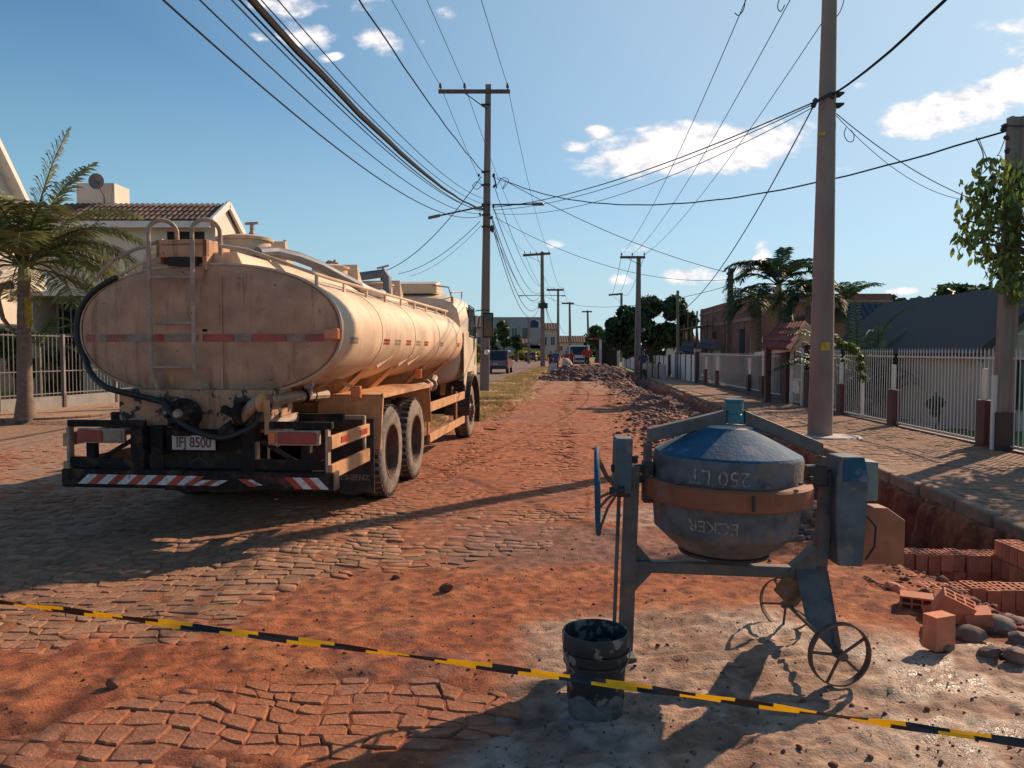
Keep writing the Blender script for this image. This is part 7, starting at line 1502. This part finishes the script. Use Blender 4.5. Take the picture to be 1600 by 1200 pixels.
# ------------------------------------------------ vehicles in the distance
def car(label, loc, rz, L, W, H, hood, paint, suv=True, van=False, rear=True, ncat='car'):
    C_ = thing('parked_car' if not van else 'small_truck', label, ncat, loc, rz)
    # side profile along +Y (front)
    if van: prof = [(-L/2, .45), (L/2, .45), (L/2, 1.05), (L/2-.15, 1.2), (L/2-.55, H), (-L/2, H)]
    elif suv: prof = [(-L/2, .35), (L/2, .35), (L/2, .85), (L/2-hood, .98), (L/2-hood-.55, H), (-L/2+.35, H), (-L/2+.05, .95)]
    else: prof = [(-L/2, .32), (L/2, .32), (L/2, .70), (L/2-hood, .88), (L/2-hood-.6, H), (-L/2+.9, H), (-L/2+.35, .92), (-L/2, .88)]
    m = MB(paint); m.prism([(W/2, y, z) for y, z in prof], (-W, 0, 0)); body = m.build('body', C_, bevel=.07, seg=3); fix_normals(body)
    # rear or front glass
    m = MB('glass_dark')
    if van: m.prism([(-W/2+.12, L/2-.17-.005+.03, 1.24), (W/2-.12, L/2-.14, 1.24), (W/2-.18, L/2-.50, H-.12), (-W/2+.18, L/2-.50, H-.12)], (0, .03, .01))
    else: y0, y1, z0, z1 = -L/2+.03, -L/2+.28, 1.0, H-.1; m.prism([(-W/2+.12, y0+.02, z0), (W/2-.12, y0+.02, z0), (W/2-.2, y1, z1), (-W/2+.2, y1, z1)], (0, -.03, .005))
    m.build('windscreen', C_)
    for s in (-1, 1): m = MB('glass_dark'); m.prism([(s*(W/2+.005), -L/2+.5, 1.02), (s*(W/2+.005), L/2-hood-.15, 1.02), (s*(W/2+.005), L/2-hood-.6, H-.12), (s*(W/2+.005), -L/2+.6, H-.12)], (s*.01, 0, 0)); m.build('side_window', C_)
    for s in (-1, 1):
        for y in (-L/2+.75, L/2-.75):
            m = MB('rubber'); m.lathe([(.0, -.11), (.30, -.11), (.33, -.08), (.33, .08), (.30, .11), (0, .11)], (s*(W/2-.08), y, .33), 20, axis='X'); w = m.build('wheel', C_, smooth=True); m = MB('pipe_grey'); m.lathe([(0, s*.115), (.20, s*.115), (.2, s*.09)], (s*(W/2-.08), y, .33), 14, axis='X'); m.build('hub', w)
        y = L/2+.0 if van else -L/2-.0; z = .75 if van else .88; m = MB('white_reflect' if van else 'red_lamp'); m.box((s*(W/2-.14), y*1.003, z), (.2, .05, .22)); m.build('headlight' if van else 'tail_lamp', C_, bevel=.02)
    y = (L/2+.03) if van else (-L/2-.02); m = MB('steel_dark'); m.box((0, y, .45), (W*.96, .12, .22)); bp = m.build('bumper', C_, bevel=.03); m = MB('plate'); m.box((0, y*1.0+(.065 if van else -.065), .58 if van else .70), (.42, .01, .13)); m.build('number_plate', bp)
    for s in (-1, 1): m = MB('steel_dark'); m.box((s*(W/2+.1), L/2-hood-.25 if not van else L/2-.35, 1.15 if not van else 1.5), (.2, .08, .15)); m.build('mirror', C_)
    if van: m = MB('steel_dark'); m.span(-W/2+.25, W/2-.25, L/2-.01, L/2+.02, .72, .95); m.build('grille', C_)
    return C_
p = at(782, 580, 56); car('maroon sport utility car driving away on the left lane', (p.x-.15, 57.5, .0), R(-5), 4.4, 1.75, 1.68, 1.3, 'car_maroon')
p = at(830, 566, 118); car('small dark red hatchback farther away on the left lane', (p.x, 118, 0), R(-5), 3.9, 1.65, 1.42, 1.1, 'car_red', suv=False)
p = at(908, 575, 76); car('white flat-fronted light truck facing us behind the gravel heap', (p.x, 78, 0), R(174), 5.2, 2.0, 2.15, .4, 'car_white', van=True, ncat='truck')

# ------------------------------------------------ people on the road works
def person(label, loc, rz, pose='stand', shirt='cloth_red', trousers='cloth_dark', cap=None, h=1.72, group='road workers', bend=0.):
    bm_v = []; s = h/1.75; b = bend
    J = {'pelvis': (0, 0, .95), 'chest': (0, .18*b, 1.25), 'neck': (0, .30*b, 1.47-.05*b), 'headb': (0, .34*b, 1.55-.06*b), 'headt': (0, .37*b, 1.70-.08*b)}
    sp = .10 if pose == 'stand' else .16
    for sd, n_ in ((1, 'r'), (-1, 'l')):
        fwd = .12*sd if pose == 'walk' else .02*sd
        J['hip'+n_] = (.10*sd, 0, .90); J['knee'+n_] = (.11*sd, fwd+.04, .50); J['ank'+n_] = (.12*sd, fwd*1.3-.02, .09); J['toe'+n_] = (.13*sd, fwd*1.3+.14, .04)
        J['sh'+n_] = (.19*sd, .26*b, 1.40-.04*b); e = {'stand': (.27*sd, .0, 1.14), 'work': (.26*sd, .24, 1.14), 'walk': (.27*sd, -.08*sd, 1.14), 'hips': (.36*sd, -.03, 1.16)}[pose]; w = {'stand': (.29*sd, .10, .90), 'work': (.16*sd, .42, 1.0), 'walk': (.28*sd, .08*-sd, .90), 'hips': (.20*sd, .06, 1.02)}[pose]
        J['el'+n_] = (e[0], e[1]+.2*b, e[2]); J['wr'+n_] = (w[0], w[1]+.2*b, w[2]); J['ha'+n_] = (w[0]*.98, w[1]+.2*b+.05, w[2]-.08)
    rad = {'pelvis': .145, 'chest': .155, 'neck': .055, 'headb': .075, 'headt': .085}
    for n_ in 'rl': rad.update({'hip'+n_: .095, 'knee'+n_: .062, 'ank'+n_: .045, 'toe'+n_: .04, 'sh'+n_: .062, 'el'+n_: .045, 'wr'+n_: .032, 'ha'+n_: .035})
    names = list(J); E = [('pelvis', 'chest'), ('chest', 'neck'), ('neck', 'headb'), ('headb', 'headt')]
    for n_ in 'rl': E += [('pelvis', 'hip'+n_), ('hip'+n_, 'knee'+n_), ('knee'+n_, 'ank'+n_), ('ank'+n_, 'toe'+n_), ('chest', 'sh'+n_), ('sh'+n_, 'el'+n_), ('el'+n_, 'wr'+n_), ('wr'+n_, 'ha'+n_)]
    me = bpy.data.meshes.new('sk'); me.from_pydata([tuple(c*s for c in J[k]) for k in names], [(names.index(a), names.index(b_)) for a, b_ in E], [])
    o = bpy.data.objects.new('sk', me); COL.objects.link(o); md = o.modifiers.new('skin', 'SKIN'); sub = o.modifiers.new('sub', 'SUBSURF'); sub.levels = 2; sub.render_levels = 2
    for i, k in enumerate(names): r = rad[k]*s; me.skin_vertices[0].data[i].radius = (r*(1.25 if k in ('chest', 'pelvis') else 1), r*(.8 if k in ('chest', 'pelvis') else 1)); me.skin_vertices[0].data[i].use_root = (k == 'pelvis')
    bpy.context.view_layer.update(); m2 = bpy.data.meshes.new_from_object(o.evaluated_get(bpy.context.evaluated_depsgraph_get())); bpy.data.objects.remove(o)
    for n_ in (shirt, trousers, 'skin', 'hair'): m2.materials.append(MATS[n_])
    hz = J['headb'][2]*s
    for pl in m2.polygons:
        c = pl.center/s; z = c.z
        if z > 1.62-.08*b or (z > 1.54-.08*b and c.y < J['headt'][1]-.03): k = 3
        elif z > 1.46-.06*b: k = 2
        elif abs(c.x) > .17 and z < 1.10: k = 2
        elif z > .93: k = 0
        elif z < .10: k = 3
        else: k = 1
        pl.material_index = k; pl.use_smooth = True
    T = thing('person', label, 'person', loc, rz, group); link('body', m2, T)
    if cap: m = MB(cap); m.lathe([(.105, 0), (.10, .06), (.06, .10), (0, .11)], (0, J['headt'][1]*s, 1.63*s-.08*b), 14); m.box((0, J['headt'][1]*s+.12, 1.645*s-.08*b), (.14, .12, .012)); m.build('cap', T, smooth=True)
    # a nose and ears so the head reads as a head
    return T
def foot(px, Y): p = at(px, 580, Y); return (p.x, Y, max(0, gz_at(p.x, Y)))
person('worker in a blue vest over pale sleeves carrying white sacks left of the heap', foot(869, 50), R(170), 'work', 'cloth_blue', 'cloth_navy', bend=.2)
person('worker in a maroon shirt standing behind the one in the blue vest', foot(861, 56), R(200), 'stand', 'cloth_maroon', 'cloth_dark')
person('worker in a red shirt between the blue vest and the white truck', foot(885, 56), R(180), 'hips', 'cloth_red', 'cloth_dark')
person('worker in dark red at the left side of the white truck', foot(893, 62), R(160), 'stand', 'cloth_maroon', 'cloth_dark')
person('worker in a bright red shirt standing waist deep behind the heap', foot(917, 51.5), R(20), 'hips', 'cloth_red', 'cloth_dark', h=1.78)
p = at(1005, 600, 44); person('man in a dark blue jacket standing by the slim pole at the trench', (p.x, 44, .0), R(150), 'stand', 'cloth_navy', 'cloth_dark', cap='cloth_navy', h=1.75)
def sack(px, py, Y, r, lab):
    p = at(px, py, Y); m = MB('sack'); m.blob((0, 0, 0), (r, r*.7, r*1.1), int(px), 2, .10); tag(m.build('sack', smooth=True, loc=(p.x, Y, gz_at(p.x, Y)+r*.8)), lab, 'sack', 'white sacks held by the workers')
sack(864, 580, 49, .42, 'pale sack on the ground left of the blue vest'); sack(886, 577, 49.2, .40, 'pinkish white sack right of the blue vest')
# white bag at the man's hip
p = at(1008, 580, 43.7); m = MB('cloth_pale'); m.blob((0, 0, 0), (.14, .08, .2), 3, 2, .1); tag(m.build('plastic_bag', smooth=True, loc=(p.x-.02, 43.75, .78)), 'pale plastic bag hanging from the hand of the man in dark blue', 'bag')
